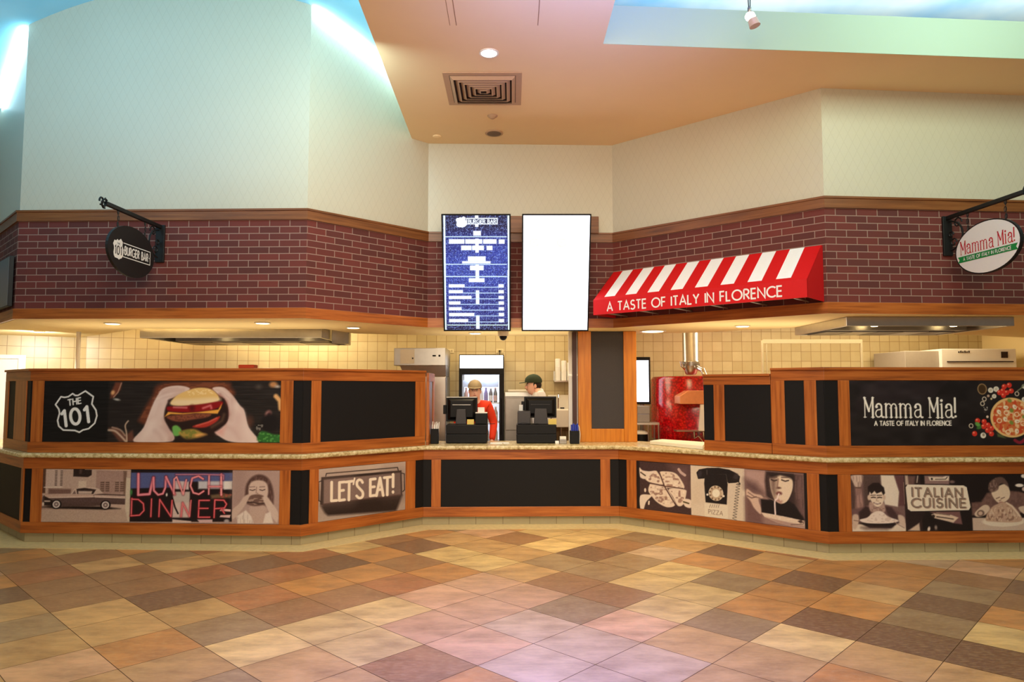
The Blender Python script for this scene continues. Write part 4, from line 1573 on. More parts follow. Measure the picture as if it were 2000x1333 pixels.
def pic_right():
    p = Pic([(1663, 926), (2043, 919), (2043, 1032), (1661, 1042)], 1.90, 0.535, 205, (30, 22, 22))

    def A(x, y):
        return (1650 + x / 9.522, 910 + y / 9.522)

    def P(l):
        return [A(*q) for q in l]
    # boy with a plate of spaghetti
    p.poly(P([(110, 150), (1115, 150), (1110, 1250), (110, 1260)]), (120, 92, 90), 1)
    p.poly(P([(110, 150), (200, 150), (200, 820), (110, 820)]), (80, 58, 54), 8)
    p.poly(P([(140, 170), (360, 160), (330, 320), (290, 400), (220, 400), (170, 300)]), (206, 178, 164), 3, 1, True)
    p.poly(P([(210, 410), (300, 410), (340, 620), (340, 800), (190, 800), (220, 560)]), (166, 128, 120), 5)
    p.line(P([(215, 400), (300, 400)]), 2.4, (90, 66, 56), 2)
    p.grain(0.35, 2, 14, (100, 72, 66), P([(140, 170), (360, 160), (340, 800), (190, 800)]), 0.5)
    p.poly(P([(360, 150), (690, 150), (690, 500), (440, 760), (350, 760)]), (84, 64, 60), 6)
    p.poly(P([(690, 150), (940, 150), (1020, 470), (980, 760), (740, 720), (700, 500)]), (228, 212, 196), 3)
    p.poly(P([(940, 150), (1130, 150), (1120, 740), (1000, 740), (1025, 470)]), (96, 62, 64), 4)
    p.line(P([(1115, 290), (1115, 700)]), 1.8, (190, 164, 140))
    p.poly(P([(110, 860), (340, 770), (440, 740), (780, 740), (1000, 860), (1110, 950), (1110, 1000), (110, 1000)]), (110, 80, 80), 4)
    p.poly(P([(250, 880), (380, 760), (460, 790), (470, 960), (250, 1040)]), (56, 40, 40), 4)
    p.poly(P([(740, 760), (860, 770), (980, 940), (980, 1020), (800, 960)]), (72, 50, 52), 4)
    p.poly(P([(450, 700), (520, 680), (600, 790), (700, 680), (740, 760), (720, 870), (480, 860)]), (180, 148, 136), 3, 1, True)
    p.grain(0.5, 3, 3, (120, 88, 80), P([(450, 700), (600, 790), (740, 760), (720, 870), (480, 860)]), 0.5)
    p.poly(P([(470, 480), (560, 440), (700, 460), (735, 560), (710, 680), (640, 760), (580, 765), (520, 700), (470, 610)]), (228, 206, 186), 2, 1, True)
    p.ell(*A(455, 590), 3.2, 5.5, (214, 186, 166), 0, 2)
    p.ell(*A(735, 580), 2.6, 5, (206, 176, 158), 0, 2)
    p.poly(P([(440, 540), (440, 380), (540, 300), (650, 300), (740, 390), (755, 500), (720, 540), (690, 470), (600, 510), (560, 460), (500, 520), (470, 470)]), (38, 26, 26), 2)
    for x in (535, 650):
        p.line(P([(x - 45, 545), (x + 40, 540)]), 1.6, (66, 46, 42), 1.6)
        p.line(P([(x - 36, 590), (x, 582), (x + 36, 588)]), 2.4, (70, 50, 46), 1.8)
    p.line(P([(600, 590), (590, 650), (625, 655)]), 1.4, (176, 146, 130), 2)
    p.line(P([(540, 690), (600, 712), (660, 695)]), 2.4, (120, 84, 78), 1.8)
    p.line(P([(555, 695), (640, 698)]), 1.2, (240, 228, 218), 1.5)
    p.poly(P([(110, 1120), (1110, 1080), (1110, 1250), (110, 1260)]), (222, 202, 184), 3)
    p.poly(P([(220, 1080), (960, 1070), (1000, 1050), (840, 1180), (440, 1180)]), (34, 24, 26), 3)
    p.poly(P([(280, 1180), (420, 1150), (860, 1150), (760, 1210), (360, 1210)]), (70, 50, 50), 10, 0.8)
    p.poly(P([(255, 1030), (400, 980), (500, 890), (610, 850), (700, 870), (800, 960), (980, 1030), (800, 1085), (400, 1090)]), (232, 212, 200), 2, 1, True)
    p.grain(0.45, 4, 3, (190, 160, 148), P([(300, 1030), (500, 900), (610, 860), (720, 890), (940, 1030), (600, 1080)]), 0.55)
    p.poly(P([(130, 950), (230, 930), (240, 1060), (180, 1200), (120, 1180)]), (200, 172, 156), 3, 1, True)
    p.line(P([(150, 1040), (230, 1050)]), 1.2, (110, 84, 76), 1.6)
    p.poly(P([(980, 920), (1090, 960), (1100, 1150), (1020, 1110), (985, 1040)]), (206, 180, 164), 3, 1, True)
    p.line(P([(900, 1060), (1080, 1170)]), 1.6, (150, 122, 112), 1.6)

    def B(x, y):
        return (1800 + x / 9.52, 910 + y / 9.52)

    def Q(l):
        return [B(*q) for q in l]
    # sign print
    p.poly(P([(1115, 150), (1714, 140), (1714, 1220), (1110, 1240)]), (52, 36, 36), 1)
    p.poly(Q([(-10, 140), (910, 120), (912, 1190), (-10, 1200)]), (28, 20, 22), 1)
    p.poly(P([(1130, 160), (1330, 160), (1300, 330), (1150, 330)]), (106, 78, 74), 4)
    p.poly(P([(1190, 150), (1200, 330), (1140, 330), (1140, 150)]), (190, 166, 150), 3)
    p.line(P([(1375, 160), (1355, 280)]), 2, (190, 170, 156), 2)
    p.poly(Q([(70, 150), (530, 140), (520, 310), (70, 310)]), (140, 110, 106), 3)
    p.poly(Q([(140, 170), (400, 175), (470, 150), (525, 160), (515, 240), (170, 245)]), (222, 204, 188), 2)
    p.line(Q([(270, 215), (460, 210), (490, 170)]), 1.6, (60, 44, 42))
    p.ell(*B(205, 210), 2, 2.4, (40, 28, 28))
    p.ell(*B(575, 260), 5, 3, (120, 96, 92), 0, 3)
    p.poly(P([(1130, 830), (1500, 840), (1360, 1060), (1130, 1210)]), (40, 28, 30), 4)
    p.poly(P([(1150, 1220), (1360, 1070), (1370, 1220)]), (206, 180, 162), 3)
    p.ell(*B(105, 1180), 2.6, 5, (222, 200, 186), 15, 2)
    p.ell(*B(235, 1150), 2.6, 4.4, (150, 132, 124), 0, 3)
    p.poly(Q([(140, 850), (690, 830), (725, 1080), (550, 1060)]), (120, 84, 84), 3)
    p.poly(Q([(160, 900), (260, 860), (520, 900), (660, 950), (560, 1050), (220, 970)]), (216, 190, 170), 2)
    p.line(Q([(260, 940), (420, 960), (560, 980)]), 2, (60, 42, 40), 1.5)
    p.line(Q([(230, 870), (500, 905)]), 1.4, (80, 58, 52), 1.5)
    p.ell(*B(200, 930), 3, 3, (52, 38, 36), 0, 2)
    p.poly([(1770, 950), (1774, 944), (1882, 944.5), (1888, 948), (1893.6, 988), (1890, 994.2), (1778, 998.5), (1772, 994)], (232, 218, 200), 1)
    dk, md = (74, 54, 48), (170, 140, 122)
    for (tx, x0, y0, x1, y1, h) in (('ITALIAN', 1782, 967.5, 1878, 967.5, 17), ('CUISINE', 1780, 990, 1883, 988.5, 17.5)):
        p.text(tx, x0 + 1.4, y0 + 1.0, x1 + 1.4, y1 + 1.0, h, 4.2, md, 0.34, (0, -1), 1.2)
        p.text(tx, x0, y0, x1, y1, h, 2.6, dk, 0.34, (0, -1), 1.1)
        p.text(tx, x0 + 0.3, y0 - 0.3, x1 + 0.3, y1 - 0.3, h, 0.8, (206, 186, 166), 0.34, (0, -1), 1.0)
    # child bent over a heap of spaghetti
    p.poly(Q([(912, 120), (1960, 90), (1960, 1190), (912, 1190)]), (26, 18, 20), 1)
    p.poly(Q([(912, 950), (1960, 930), (1960, 1190), (912, 1195)]), (196, 172, 156), 2)
    p.poly(Q([(912, 660), (1090, 640), (1200, 470), (1310, 440), (1620, 420), (1780, 430), (1960, 480), (1960, 760), (1760, 860), (1100, 900), (912, 900)]), (116, 86, 80), 4, 1)
    p.grain(0.35, 4, 5, (84, 58, 56), Q([(912, 660), (1200, 470), (1780, 430), (1960, 760), (912, 900)]), 0.5)
    p.poly(Q([(1290, 440), (1420, 330), (1560, 290), (1620, 420), (1600, 560), (1500, 640), (1400, 650), (1320, 560)]), (222, 198, 174), 2, 1, True)
    p.poly(Q([(1230, 400), (1260, 260), (1380, 170), (1500, 160), (1580, 250), (1600, 340), (1510, 280), (1440, 300), (1400, 400), (1290, 450)]), (96, 72, 66), 3, 1, True)
    p.grain(0.5, 3, 3, (160, 130, 118), Q([(1230, 400), (1260, 260), (1380, 170), (1400, 400), (1290, 450)]), 0.45)
    for x in (1400, 1490):
        p.line(Q([(x - 34, 572), (x + 26, 545)]), 1.6, (110, 82, 74), 1.8)
    p.line(Q([(1420, 610), (1450, 600)]), 1.5, (140, 104, 94), 2)
    p.ell(*B(1455, 655), 5, 3, (170, 124, 112), 0, 2)
    p.ell(*B(1480, 1010), 41, 10.5, (222, 206, 188), -2, 1.5)
    p.poly(Q([(1150, 980), (1260, 760), (1400, 670), (1540, 640), (1680, 720), (1820, 950), (1700, 1020), (1300, 1020)]), (190, 156, 136), 2, 1, True)
    p.grain(0.7, 3.4, 4.4, (130, 94, 80), Q([(1160, 980), (1270, 780), (1540, 660), (1800, 950), (1500, 1020)]), 0.52)
    p.grain(0.6, 2.4, 5, (226, 204, 182), Q([(1160, 980), (1270, 780), (1540, 660), (1800, 950), (1500, 1020)]), 0.62)
    p.line(Q([(1550, 650), (1650, 720), (1780, 900)]), 3, (222, 200, 180), 2)
    p.poly(Q([(960, 860), (1100, 720), (1200, 700), (1240, 780), (1130, 900), (1000, 930)]), (210, 186, 166), 2, 1, True)
    p.ell(*B(1070, 860), 7, 6, (90, 66, 60), -30, 3)
    p.ell(*B(1065, 860), 4.6, 4, (200, 170, 152), -30, 2)
    p.poly(Q([(1760, 740), (1900, 700), (1960, 760), (1960, 880), (1840, 850)]), (206, 182, 164), 2, 1, True)
    p.ell(*B(1800, 310), 8, 3.4, (236, 224, 216), 0, 1.5)
    p.ell(*B(1885, 130), 5, 4, (222, 210, 204), 0, 2)
    p.ell(*B(1890, 380), 5, 4.5, (206, 180, 168), 0, 2)
    p.grain(5, 1.2, 1.2)
    return p


def pic_pizzeria():
    p = Pic([(1659, 742.5), (2045, 741), (2045, 867), (1660, 871)], 1.948, 0.612, 215, (28, 23, 24))
    p.grain(0.35, 40, 24, (58, 44, 52), [(1655, 735), (1860, 735), (1800, 800), (1655, 815)], 0.4)
    p.grain(8, 22, 12)
    c = (236, 230, 220)
    p.text('', 1687, 815.5, 1868, 815.5, 39.8, 1, c, rep=serif_text())
    p.text('A TASTE OF ITALY IN FLORENCE', 1707, 831.2, 1855, 829.8, 8.4, 1.9, c, 0.24, (0, -1), 1.0)

    def B(x, y):
        return (1870 + x / 8.885, 730 + y / 8.885)
    x, y = B(420, 250)
    p.ell(x, y, 9.2, 11, (150, 120, 84))
    p.ell(x, y, 7.2, 9, (64, 44, 22), 0, 2)
    for a, b, r in ((565, 270, 5.2), (660, 250, 5.4), (620, 375, 4.4), (1140, 200, 4.6), (1130, 430, 5)):
        p.ell(*B(a, b), r, r, (226, 220, 206), 0, 1.4)
        p.ell(*B(a, b), r * 0.5, r * 0.6, (196, 186, 168), 30, 1.6)
    for a, b in ((450, 425), (415, 505), (1010, 330), (205, 895)):
        p.ring(*B(a, b), 3.6, 4, 1.6, (206, 190, 170))
    for a, b in ((800, 205), (885, 180), (770, 280), (840, 310), (915, 280), (715, 310), (780, 360), (430, 820), (495, 880), (420, 905), (555, 935), (485, 970), (545, 1030), (320, 805), (260, 1030)):
        p.ell(*B(a, b), 5.0, 5.2, (206, 48, 34), 0, 1.4)
        p.ell(*B(a - 14, b - 16), 1.6, 1.6, (240, 150, 120), 0, 1.8)
    p.ell(*B(320, 870), 6, 4, (96, 150, 70), 40, 2)
    p.ell(*B(340, 925), 5, 3, (60, 110, 48), -20, 2)
    p.ell(*B(405, 1060), 5.4, 5.6, (226, 218, 204), 0, 1.4)
    p.ell(*B(410, 1050), 2.4, 2.8, (150, 134, 116), 0, 1.6)
    p.grain(0.7, 2, 2, (222, 214, 204), [B(430, 560), B(500, 560), B(500, 660), B(440, 660)], 0.5)
    p.ell(*B(520, 370), 2.6, 2.6, (190, 160, 140))
    p.ell(*B(570, 420), 2, 2.2, (206, 190, 150))
    p.ell(*B(490, 735), 2.4, 2.6, (226, 200, 180))
    p.line([B(1020, 280), B(1090, 230), B(1130, 170)], 2.4, (110, 112, 90))
    p.line([B(940, 1140), B(1020, 1180), B(1100, 1130), B(1155, 1040)], 6, (132, 30, 48), 2, 1, True)
    p.poly([B(640, 1020), B(740, 1060), B(790, 1110), B(650, 1080)], (84, 96, 56), 3)
    cx, cy = B(900, 745)
    p.ell(cx, cy, 40.5, 39, (216, 172, 108), 0, 1.2)
    p.ell(cx, cy, 40.5, 39, (238, 202, 140), 0, 3, 0.4)
    p.ell(cx + 0.8, cy + 0.4, 36.4, 35, (202, 110, 58), 0, 2)
    circ = [(cx + 36 * math.cos(t), cy + 35 * math.sin(t)) for t in np.linspace(0, 6.28, 30)]
    p.grain(0.7, 4.4, 4.4, (196, 56, 30), circ, 0.52)
    p.grain(0.75, 4, 4, (236, 210, 160), circ, 0.56)
    for a, b in ((690, 800), (815, 660), (1090, 845), (830, 1000), (990, 690)):
        p.ring(*B(a, b), 4.2, 4.2, 1.7, (238, 206, 172))
    for a, b in ((690, 650), (810, 570), (790, 775), (990, 810), (980, 980), (1110, 640), (960, 560)):
        p.ell(*B(a, b), 5, 3.8, (238, 222, 196), a % 90, 1.4)
        p.ell(*B(a + 10, b + 6), 2, 1.4, (196, 160, 124), a % 90, 1.6)
    for a, b in ((880, 450), (905, 620), (895, 835), (1120, 730)):
        p.ell(*B(a, b), 4.4, 3.6, (120, 138, 60), a % 70, 2)
    return p


def pic_menu():
    # screen 1: dark blue menu with white blocks of lettering
    p = Pic([(869, 423), (994, 423), (992, 644), (871, 644)], 0.745, 1.29, 230, (14, 14, 56))
    p.poly([(860, 455), (1000, 455), (1000, 630), (860, 630)], (32, 44, 138), 30, 0.85)
    p.poly([(860, 500), (1000, 470), (1000, 560), (860, 580)], (52, 74, 184), 40, 0.6)
    p.grain(0.75, 0.85, 0.85, (150, 178, 250), None, 0.62)
    p.grain(0.7, 0.9, 0.9, (16, 20, 60), None, 0.62)
    W = (238, 246, 255)

    def A(x, y):
        return (860 + x / 10.253, 410 + y / 10.253)

    def B(x, y):
        return (860 + x / 10.253, 530 + y / 10.253)
    for F_, l in ((A, [(104, 100, 140, 1330), (1338, 120, 1376, 1330)]), (B, [(104, -20, 138, 1190), (1328, -20, 1362, 1190)])):
        for x0, y0, x1, y1 in l:
            p.rect(*F_(x0, y0), *F_(x1, y1), (226, 246, 246))
    for x0, y0, x1, y1 in ((712, 110, 780, 360), (712, 590, 780, 870), (712, 1100, 780, 1420)):
        p.rect(*A(x0, y0), *A(x1, y1), W)
    for x0, y0, x1, y1 in ((712, -60, 780, 160), (712, 385, 780, 660), (712, 880, 780, 1150)):
        p.rect(*B(x0, y0), *B(x1, y1), W)
    for y in (555, 1100):
        p.rect(*A(135, y - 9), *A(1320, y + 9), (206, 232, 250))
    p.rect(*B(130, 100), *B(1320, 122), (206, 232, 250))
    p.rect(*B(150, 1066), *B(1320, 1084), (200, 226, 220))
    # shield and BURGER BAR box
    sh = [A(x * 0.62 + 45, y * 0.62 - 300) for x, y in SHIELD]
    p.poly([(a, b) for a, b in sh], W, 1.2)
    p.rect(*A(545, 180), *A(1150, 310), W)
    p.rect(*A(562, 200), *A(1130, 292), (20, 30, 70))
    p.text('BURGER BAR', *A(585, 284), *A(1112, 284), 6.4, 1.5, W, 0.22)
    for x0, y0, x1, y1 in ((675, 445, 825, 525), (205, 610, 505, 685), (520, 610, 850, 685), (865, 610, 1125, 685), (1165, 615, 1280, 685), (440, 735, 640, 812), (650, 735, 880, 812),
                           (930, 740, 1045, 812), (565, 950, 910, 1030), (455, 1045, 1005, 1075), (605, 1130, 870, 1210)):
        p.rect(*A(x0, y0 - 8), *A(x1, y1 + 8), W, 1.6)
    p.rect(*B(580, 145), *B(885, 225), W, 1.6)
    for y, w in ((300, 500), (415, 465), (530, 630), (640, 415), (755, 435), (870, 680), (990, 560)):
        p.rect(*B(190, y - 36), *B(w, y + 30), W, 1.8)
        p.rect(*B(1150, y - 36), *B(1255, y + 32), W, 1.8)
        p.rect(*B(w, y + 16), *B(1150, y + 32), (186, 214, 246), 1.2)
    return p


# ------------------------------------------------------------------ counter: one cabinet per straight run
Z0, ZP0, ZP1, ZR = 0.095, 0.205, 0.735, 0.848
PLN = offs(W_PL, -0.04)


def cabinet(i, label, stiles, panels, pic=None, piclabel=None):
    F = Frame(W_PL[i], W_PL[i + 1])
    t = thing('counter_cabinet', label, 'counter', (W_PL[i + 1][0] if i == 0 else W_PL[i][0], W_PL[i + 1][1] if i == 0 else W_PL[i][1], 0), 'cabinets under the stone worktop')
    mb = MB()
    wallseg(mb, W_PL, i, -0.30, -0.026, Z0, ZR - 0.004)
    mb.build('carcass', BLACKPANEL, t)
    for z0, z1 in ((Z0, ZP0), (ZP1, ZR - 0.003)):
        mb = MB()
        wallseg(mb, W_PL, i, -0.026, 0.0, z0, z1)
        mb.build('rail', WOODH, t, bevel=0.003)
    for s0, s1 in stiles:
        mb = MB()
        mb.box(F, s0, s1, -0.026, 0.001, ZP0, ZP1)
        mb.build('stile', WOODV, t, bevel=0.003)
    for s0, s1 in panels:
        mb = MB()
        if s0 is None:       # runs into the corner on the left
            mb.box(F, 0.0 if s1 < F.L / 2 else 0, s1, -0.026, -0.012, ZP0, ZP1)
        else:
            mb.box(F, s0, s1, -0.026, -0.012, ZP0, ZP1)
        mb.build('panel', BLACKPANEL, t, label='black inset panel')
    mb = MB()
    wallseg(mb, PLN, i, -0.02, 0.0, 0.004, Z0)
    mb.build('plinth', PLINTH, t, label='pale stone tile plinth')
    if pic is not None:
        s0, s1, p = pic
        p.build('picture', F, s0, s1, ZP0 + 0.003, ZP1 - 0.003, -0.006, PRINT, t, piclabel)
    return t


L0 = Frame(W_PL[0], W_PL[1]).L
cabinet(0, 'wood framed black counter cabinet turning away at the far left', [(L0 - 0.06, L0), (L0 - 1.1, L0 - 1.0)], [(L0 - 1.0, L0 - 0.06), (0.3, L0 - 1.1)])
cabinet(1, 'wood framed counter cabinet with old car, neon diner and burger eater prints', [(0.0, 0.012), (0.092, 0.208), (2.642, 2.75)], [(0.012, 0.092), (2.75, 2.863)],
        (0.208, 2.642, pic_lower_left()), 'print of a vintage car, a neon LUNCH DINNER sign and a child biting a burger')
cabinet(2, 'wood framed counter cabinet with the LETS EAT print', [(0.088, 0.186), (1.241, 1.372)], [(0.0, 0.088), (1.372, 1.482)],
        (0.186, 1.241, pic_lets_eat()), "print of a light box reading LET'S EAT!")
cabinet(3, 'plain black panelled counter cabinet under the two tills', [(0.09, 0.198), (2.010, 2.121)], [(0.0, 0.09), (0.198, 2.010), (2.121, 2.22)])
cabinet(4, 'wood framed counter cabinet with pizza, telephone and spaghetti prints', [(0.1, 0.224), (2.058, 2.169)], [(0.0, 0.1), (2.169, 2.244)],
        (0.224, 2.058, pic_right_angle()), 'sepia prints of a pizza, a dial telephone and a woman eating spaghetti')
cabinet(5, 'wood framed counter cabinet with boy, ITALIAN CUISINE and child prints', [(0.101, 0.222), (2.12, 2.25), (3.2, 3.3)], [(0.0, 0.101), (2.25, 3.2)],
        (0.222, 2.12, pic_right()), 'sepia prints of a boy with spaghetti, an ITALIAN CUISINE sign and a child eating')

# one continuous stone worktop
fr = offs(W_PL, 0.048)
bk = offs(W_PL, -0.72)
mb = MB()
mb.slab(fr + bk[::-1], ZR, ZT)
o = mb.build('worktop', GRANITE, None, loc=(fr[3][0], fr[3][1], ZR), bevel=0.016, seg=3)
tag(o, 'long tan granite worktop running round the whole counter', 'worktop')

# ------------------------------------------------------------------ screens standing on the worktop
U_PL = offs(W_PL, -0.03)


def along(P, Q, s):
    F = Frame(P, Q)
    q = F.pt(s, 0, 0)
    return (q[0], q[1])


def screen(label, PL, pieces, zt=1.72, zp=1.62, pic=None):
    """pieces: per segment list of ('stile'|'panel', s0, s1[, material])"""
    t = thing('counter_screen', label, 'partition', (PL[1][0], PL[1][1], ZT), 'wood framed screens on the worktop')
    zb0, zb1 = ZT + 0.0005, 1.0
    for i in range(len(PL) - 1):
        F = Frame(PL[i], PL[i + 1])
        mb = MB()
        wallseg(mb, PL, i, -0.075, -0.02, zb0, zt)
        mb.build('back_board', WOODV, t)
        for z0, z1 in ((zb0, zb1), (zp, zt)):
            mb = MB()
            wallseg(mb, PL, i, -0.02, 0.0, z0, z1)
            mb.build('rail', WOODH, t, bevel=0.003)
        for pc in pieces[i]:
            mb = MB()
            if pc[0] == 'stile':
                mb.box(F, pc[1], pc[2], -0.02, 0.001, zb1, zp)
                mb.build('stile', WOODV, t, bevel=0.003)
            else:
                mb.box(F, pc[1], pc[2], -0.02, -0.010, zb1, zp)
                mb.build('panel', pc[3] if len(pc) > 3 else BLACKPANEL, t, label='black inset panel' if len(pc) < 4 else None)
        mb = MB()
        wallseg(mb, PL, i, -0.095, 0.018, zt, zt + 0.025)
        mb.build('cap_rail', WOODH, t, bevel=0.004)
    return t


PA0 = along(U_PL[1], U_PL[0], 0.93)
PC1 = along(U_PL[2], U_PL[3], 1.512)
UL = [PA0, U_PL[1], U_PL[2], PC1]
uab = Frame(U_PL[1], U_PL[2]).L
t = screen('left counter screen with the burger and THE 101 banner', UL,
           [[('stile', 0, 0.12), ('panel', 0.12, 0.40), ('stile', 0.40, 0.80), ('panel', 0.80, 0.93)],
            [('panel', 0.0, 0.026), ('stile', 0.026, 0.148), ('stile', 2.612, 2.738), ('panel', 2.738, uab)],
            [('panel', 0.0, 0.092), ('stile', 0.092, 0.2), ('panel', 0.2, 1.374), ('stile', 1.374, 1.512)]])
pic_burger().build('banner', Frame(U_PL[1], U_PL[2]), 0.148, 2.612, 1.003, 1.617, -0.006, PRINT, t, 'banner with THE 101 shield and two hands holding a cheeseburger')
# short return at the till end of the left screen
FR = Frame((PC1[0] + 0.005, PC1[1] + 0.03), (-0.985, 8.62))
mb = MB()
for z0, z1 in ((ZT + 0.0005, 1.0), (1.62, 1.72)):
    mb = MB()
    mb.box(FR, 0, FR.L, -0.0, 0.03, z0, z1)
    mb.build('return_rail', WOODH, t, bevel=0.003)
for a, b in ((0, 0.12), (FR.L - 0.14, FR.L)):
    mb = MB()
    mb.box(FR, a, b, 0, 0.031, 1.0, 1.62)
    mb.build('return_stile', WOODV, t, bevel=0.003)
mb = MB()
mb.box(FR, 0.12, FR.L - 0.14, 0.005, 0.02, 1.0, 1.62)
mb.build('return_panel', STEELD, t, label='grey reflective inset panel')

ude = Frame(U_PL[4], U_PL[5])
D0, D1 = along(U_PL[4], U_PL[5], 1.03), along(U_PL[4], U_PL[5], 1.735)
screen('lower plain black screen left of the pizzeria banner', [D0, D1],
       [[('panel', 0.0, 0.113), ('stile', 0.113, 0.228), ('panel', 0.228, 0.70)]], 1.665, 1.58)
D2 = along(U_PL[4], U_PL[5], 1.740)
uef = Frame(U_PL[5], U_PL[6])
l1 = Frame(D2, U_PL[5]).L
t = screen('taller right counter screen with the Mamma Mia banner', [D2, U_PL[5], along(U_PL[5], U_PL[6], 3.6)],
           [[('stile', 0.0, 0.131), ('panel', 0.131, 0.316), ('stile', 0.316, 0.428), ('panel', 0.428, l1)],
            [('panel', 0.0, 0.134), ('stile', 0.134, 0.242), ('stile', 2.19, 2.31), ('panel', 2.31, 3.5), ('stile', 3.5, 3.6)]])
pic_pizzeria().build('banner', uef, 0.242, 2.19, 1.003, 1.617, -0.006, PRINT, t, 'black banner reading Mamma Mia! with a pizza and tomatoes')


# ------------------------------------------------------------------ striped awning
FDE = Frame(S_PL[4], S_PL[5])
t = thing('awning', 'red and white striped awning reading A TASTE OF ITALY IN FLORENCE', 'awning', FDE.pt(1.2, 0.03, 2.35))
s0, s1, ow, zb, zv, zt_ = 0.03, 2.335, 0.45, 2.35, 2.515, 2.88
ed = [0.03]
for k in range(8):
    ed += [0.155 + 0.27 * k, 0.155 + 0.27 * k + 0.136]
ed.append(s1)


def slope(z):
    """offset from the wall on the sloping cloth at height z"""
    return 0.04 + (ow - 0.04) * (zt_ - z) / (zt_ - zv)


mb = MB()
for k in range(len(ed) - 1):
    za = zv + 0.03 if k % 2 else zv
    mb.add([FDE.pt(ed[k], slope(za), za), FDE.pt(ed[k + 1], slope(za), za), FDE.pt(ed[k + 1], 0.04, zt_), FDE.pt(ed[k], 0.04, zt_)], [(0, 1, 2, 3)], k % 2)
    if k % 2:
        mb.add([FDE.pt(ed[k], slope(zv), zv), FDE.pt(ed[k + 1], slope(zv), zv), FDE.pt(ed[k + 1], slope(za), za), FDE.pt(ed[k], slope(za), za)], [(0, 1, 2, 3)], 0)
o = mb.build('striped_cloth', [REDFAB, WHITEFAB], t, label='red and white striped sloping cloth')
mb = MB()
mb.box(FDE, s0, s1, ow - 0.006, ow, zb, zv)
mb.build('valance', REDFAB, t, label='red valance with white lettering')
st, W = strokes('A TASTE OF ITALY IN FLORENCE', 0.22)
mb = MB()
ribbon(mb, FDE, ow + 0.0015, [(q, 1) for q in st], 0.215, 2.380, 0.093, 0.0155, sx=1.895 / W)
mb.build('lettering', SIGNWHITE, t, label='white letters A TASTE OF ITALY IN FLORENCE')
for s in (s0, s1 - 0.004):
    mb = MB()
    mb.prism(FreeFrame(FDE.pt(s, 0, 0), (FDE.n[0], FDE.n[1], 0), (FDE.d[0], FDE.d[1], 0), (0, 0, 1)), [(0.01, zb), (ow, zb), (ow, zv), (0.04, zt_), (0.01, zt_)], 0, 0.004)
    mb.build('end_panel', REDFAB, t)
for s in np.linspace(0.2, 2.2, 6):
    mb = MB()
    mb.tube([FDE.pt(s, 0.03, zb + 0.012), FDE.pt(s, ow - 0.03, zb + 0.012)], 0.011, 8)
    mb.build('frame_tube', STEELD, t)
mb = MB()
mb.tube([FDE.pt(s0 + 0.02, ow - 0.02, zb + 0.012), FDE.pt(s1 - 0.02, ow - 0.02, zb + 0.012)], 0.011, 8)
mb.build('front_tube', STEELD, t)


# ------------------------------------------------------------------ blade signs on iron brackets
def blade(Fw, sw, side, label, cx, cz, rx, rz, za):
    """bracket at s=sw on the wall frame; blade plane runs out from the wall"""
    org = Fw.pt(sw, 0, 0)
    # local frame: s out of the wall, o = viewing side, z up
    B = FreeFrame((org[0], org[1], 0), (Fw.n[0], Fw.n[1], 0), (Fw.d[0] * side, Fw.d[1] * side, 0), (0, 0, 1))
    t = thing('hanging_sign', label, 'sign', B.pt(0.03, 0, za - 0.35))
    mb = MB()
    mb.box(B, 0.008, 0.03, -0.045, 0.045, za - 0.36, za + 0.02)
    mb.build('wall_plate', IRON, t, bevel=0.004)
    mb = MB()
    mb.box(B, 0.03, 0.93, -0.016, 0.016, za - 0.018, za + 0.018)
    mb.build('arm', IRON, t, bevel=0.003)
    # forged scroll finial and scroll braces
    for k in range(3):
        mb = MB()
        pts = []
        for a in np.linspace(0, 4.4, 16):
            r = 0.052 * (1 - a / 6.5)
            pts.append(B.pt(0.965 + r * math.cos(a + k * 2.09), (0.03 * (k - 1)) * (a / 4.4), za + r * math.sin(a + k * 2.09)))
        mb.tube(pts, 0.008, 6)
        mb.build('finial', IRON, t, smooth=True)
    mb = MB()
    pts = [B.pt(0.04 + 0.20 * math.sin(a) * 0.9, 0, za - 0.04 - 0.28 * (1 - math.cos(a)) / 2) for a in np.linspace(0.1, 3.0, 16)]
    mb.tube(pts, 0.009, 6)
    mb.build('scroll', IRON, t, smooth=True)
    for c0, c1, r0 in ((0.16, -0.075, 0.055), (0.10, -0.25, 0.045), (0.07, -0.17, 0.035)):
        mb = MB()
        mb.tube([B.pt(c0 + r0 * (1 - a / 9) * math.cos(a), 0, za + c1 + r0 * (1 - a / 9) * math.sin(a)) for a in np.linspace(0, 6.6, 20)], 0.007, 6)
        mb.build('scroll', IRON, t, smooth=True)
    for dx in (-0.22, 0.22):
        mb = MB()
        top = cz + rz * math.sqrt(1 - (dx / rx) ** 2)
        for k in range(3):
            zc = za - 0.03 - k * (za - 0.03 - top) / 2.4
            mb.tube([B.pt(cx + dx + 0.012 * math.cos(a), 0.004 * (k % 2), zc + 0.022 * math.sin(a)) for a in np.linspace(0, 6.3, 12)], 0.0035, 5)
        mb.tube([B.pt(cx + dx, 0, za - 0.02), B.pt(cx + dx, 0, top - 0.01)], 0.003, 5)
        mb.build('chain', IRON, t)
    return t, B


Fab = Frame(S_PL[1], S_PL[2])
t, B = blade(Fab, 1.472, 1, 'black oval hanging sign reading 101 BURGER BAR on iron bracket', 0.52, 2.81, 0.375, 0.235, 3.165)


def oval(t, B, cx, cz, rx, rz, mat_face, mat_edge, name='sign_board'):
    n = 48
    pl = [(cx + rx * math.cos(2 * math.pi * k / n), cz + rz * math.sin(2 * math.pi * k / n)) for k in range(n)]
    mb = MB()
    mb.prism(B, pl, -0.012, 0.012)
    return mb.build(name, mat_edge, t), pl


bo, _ = oval(t, B, 0.52, 2.81, 0.375, 0.235, None, SIGNBLACK)
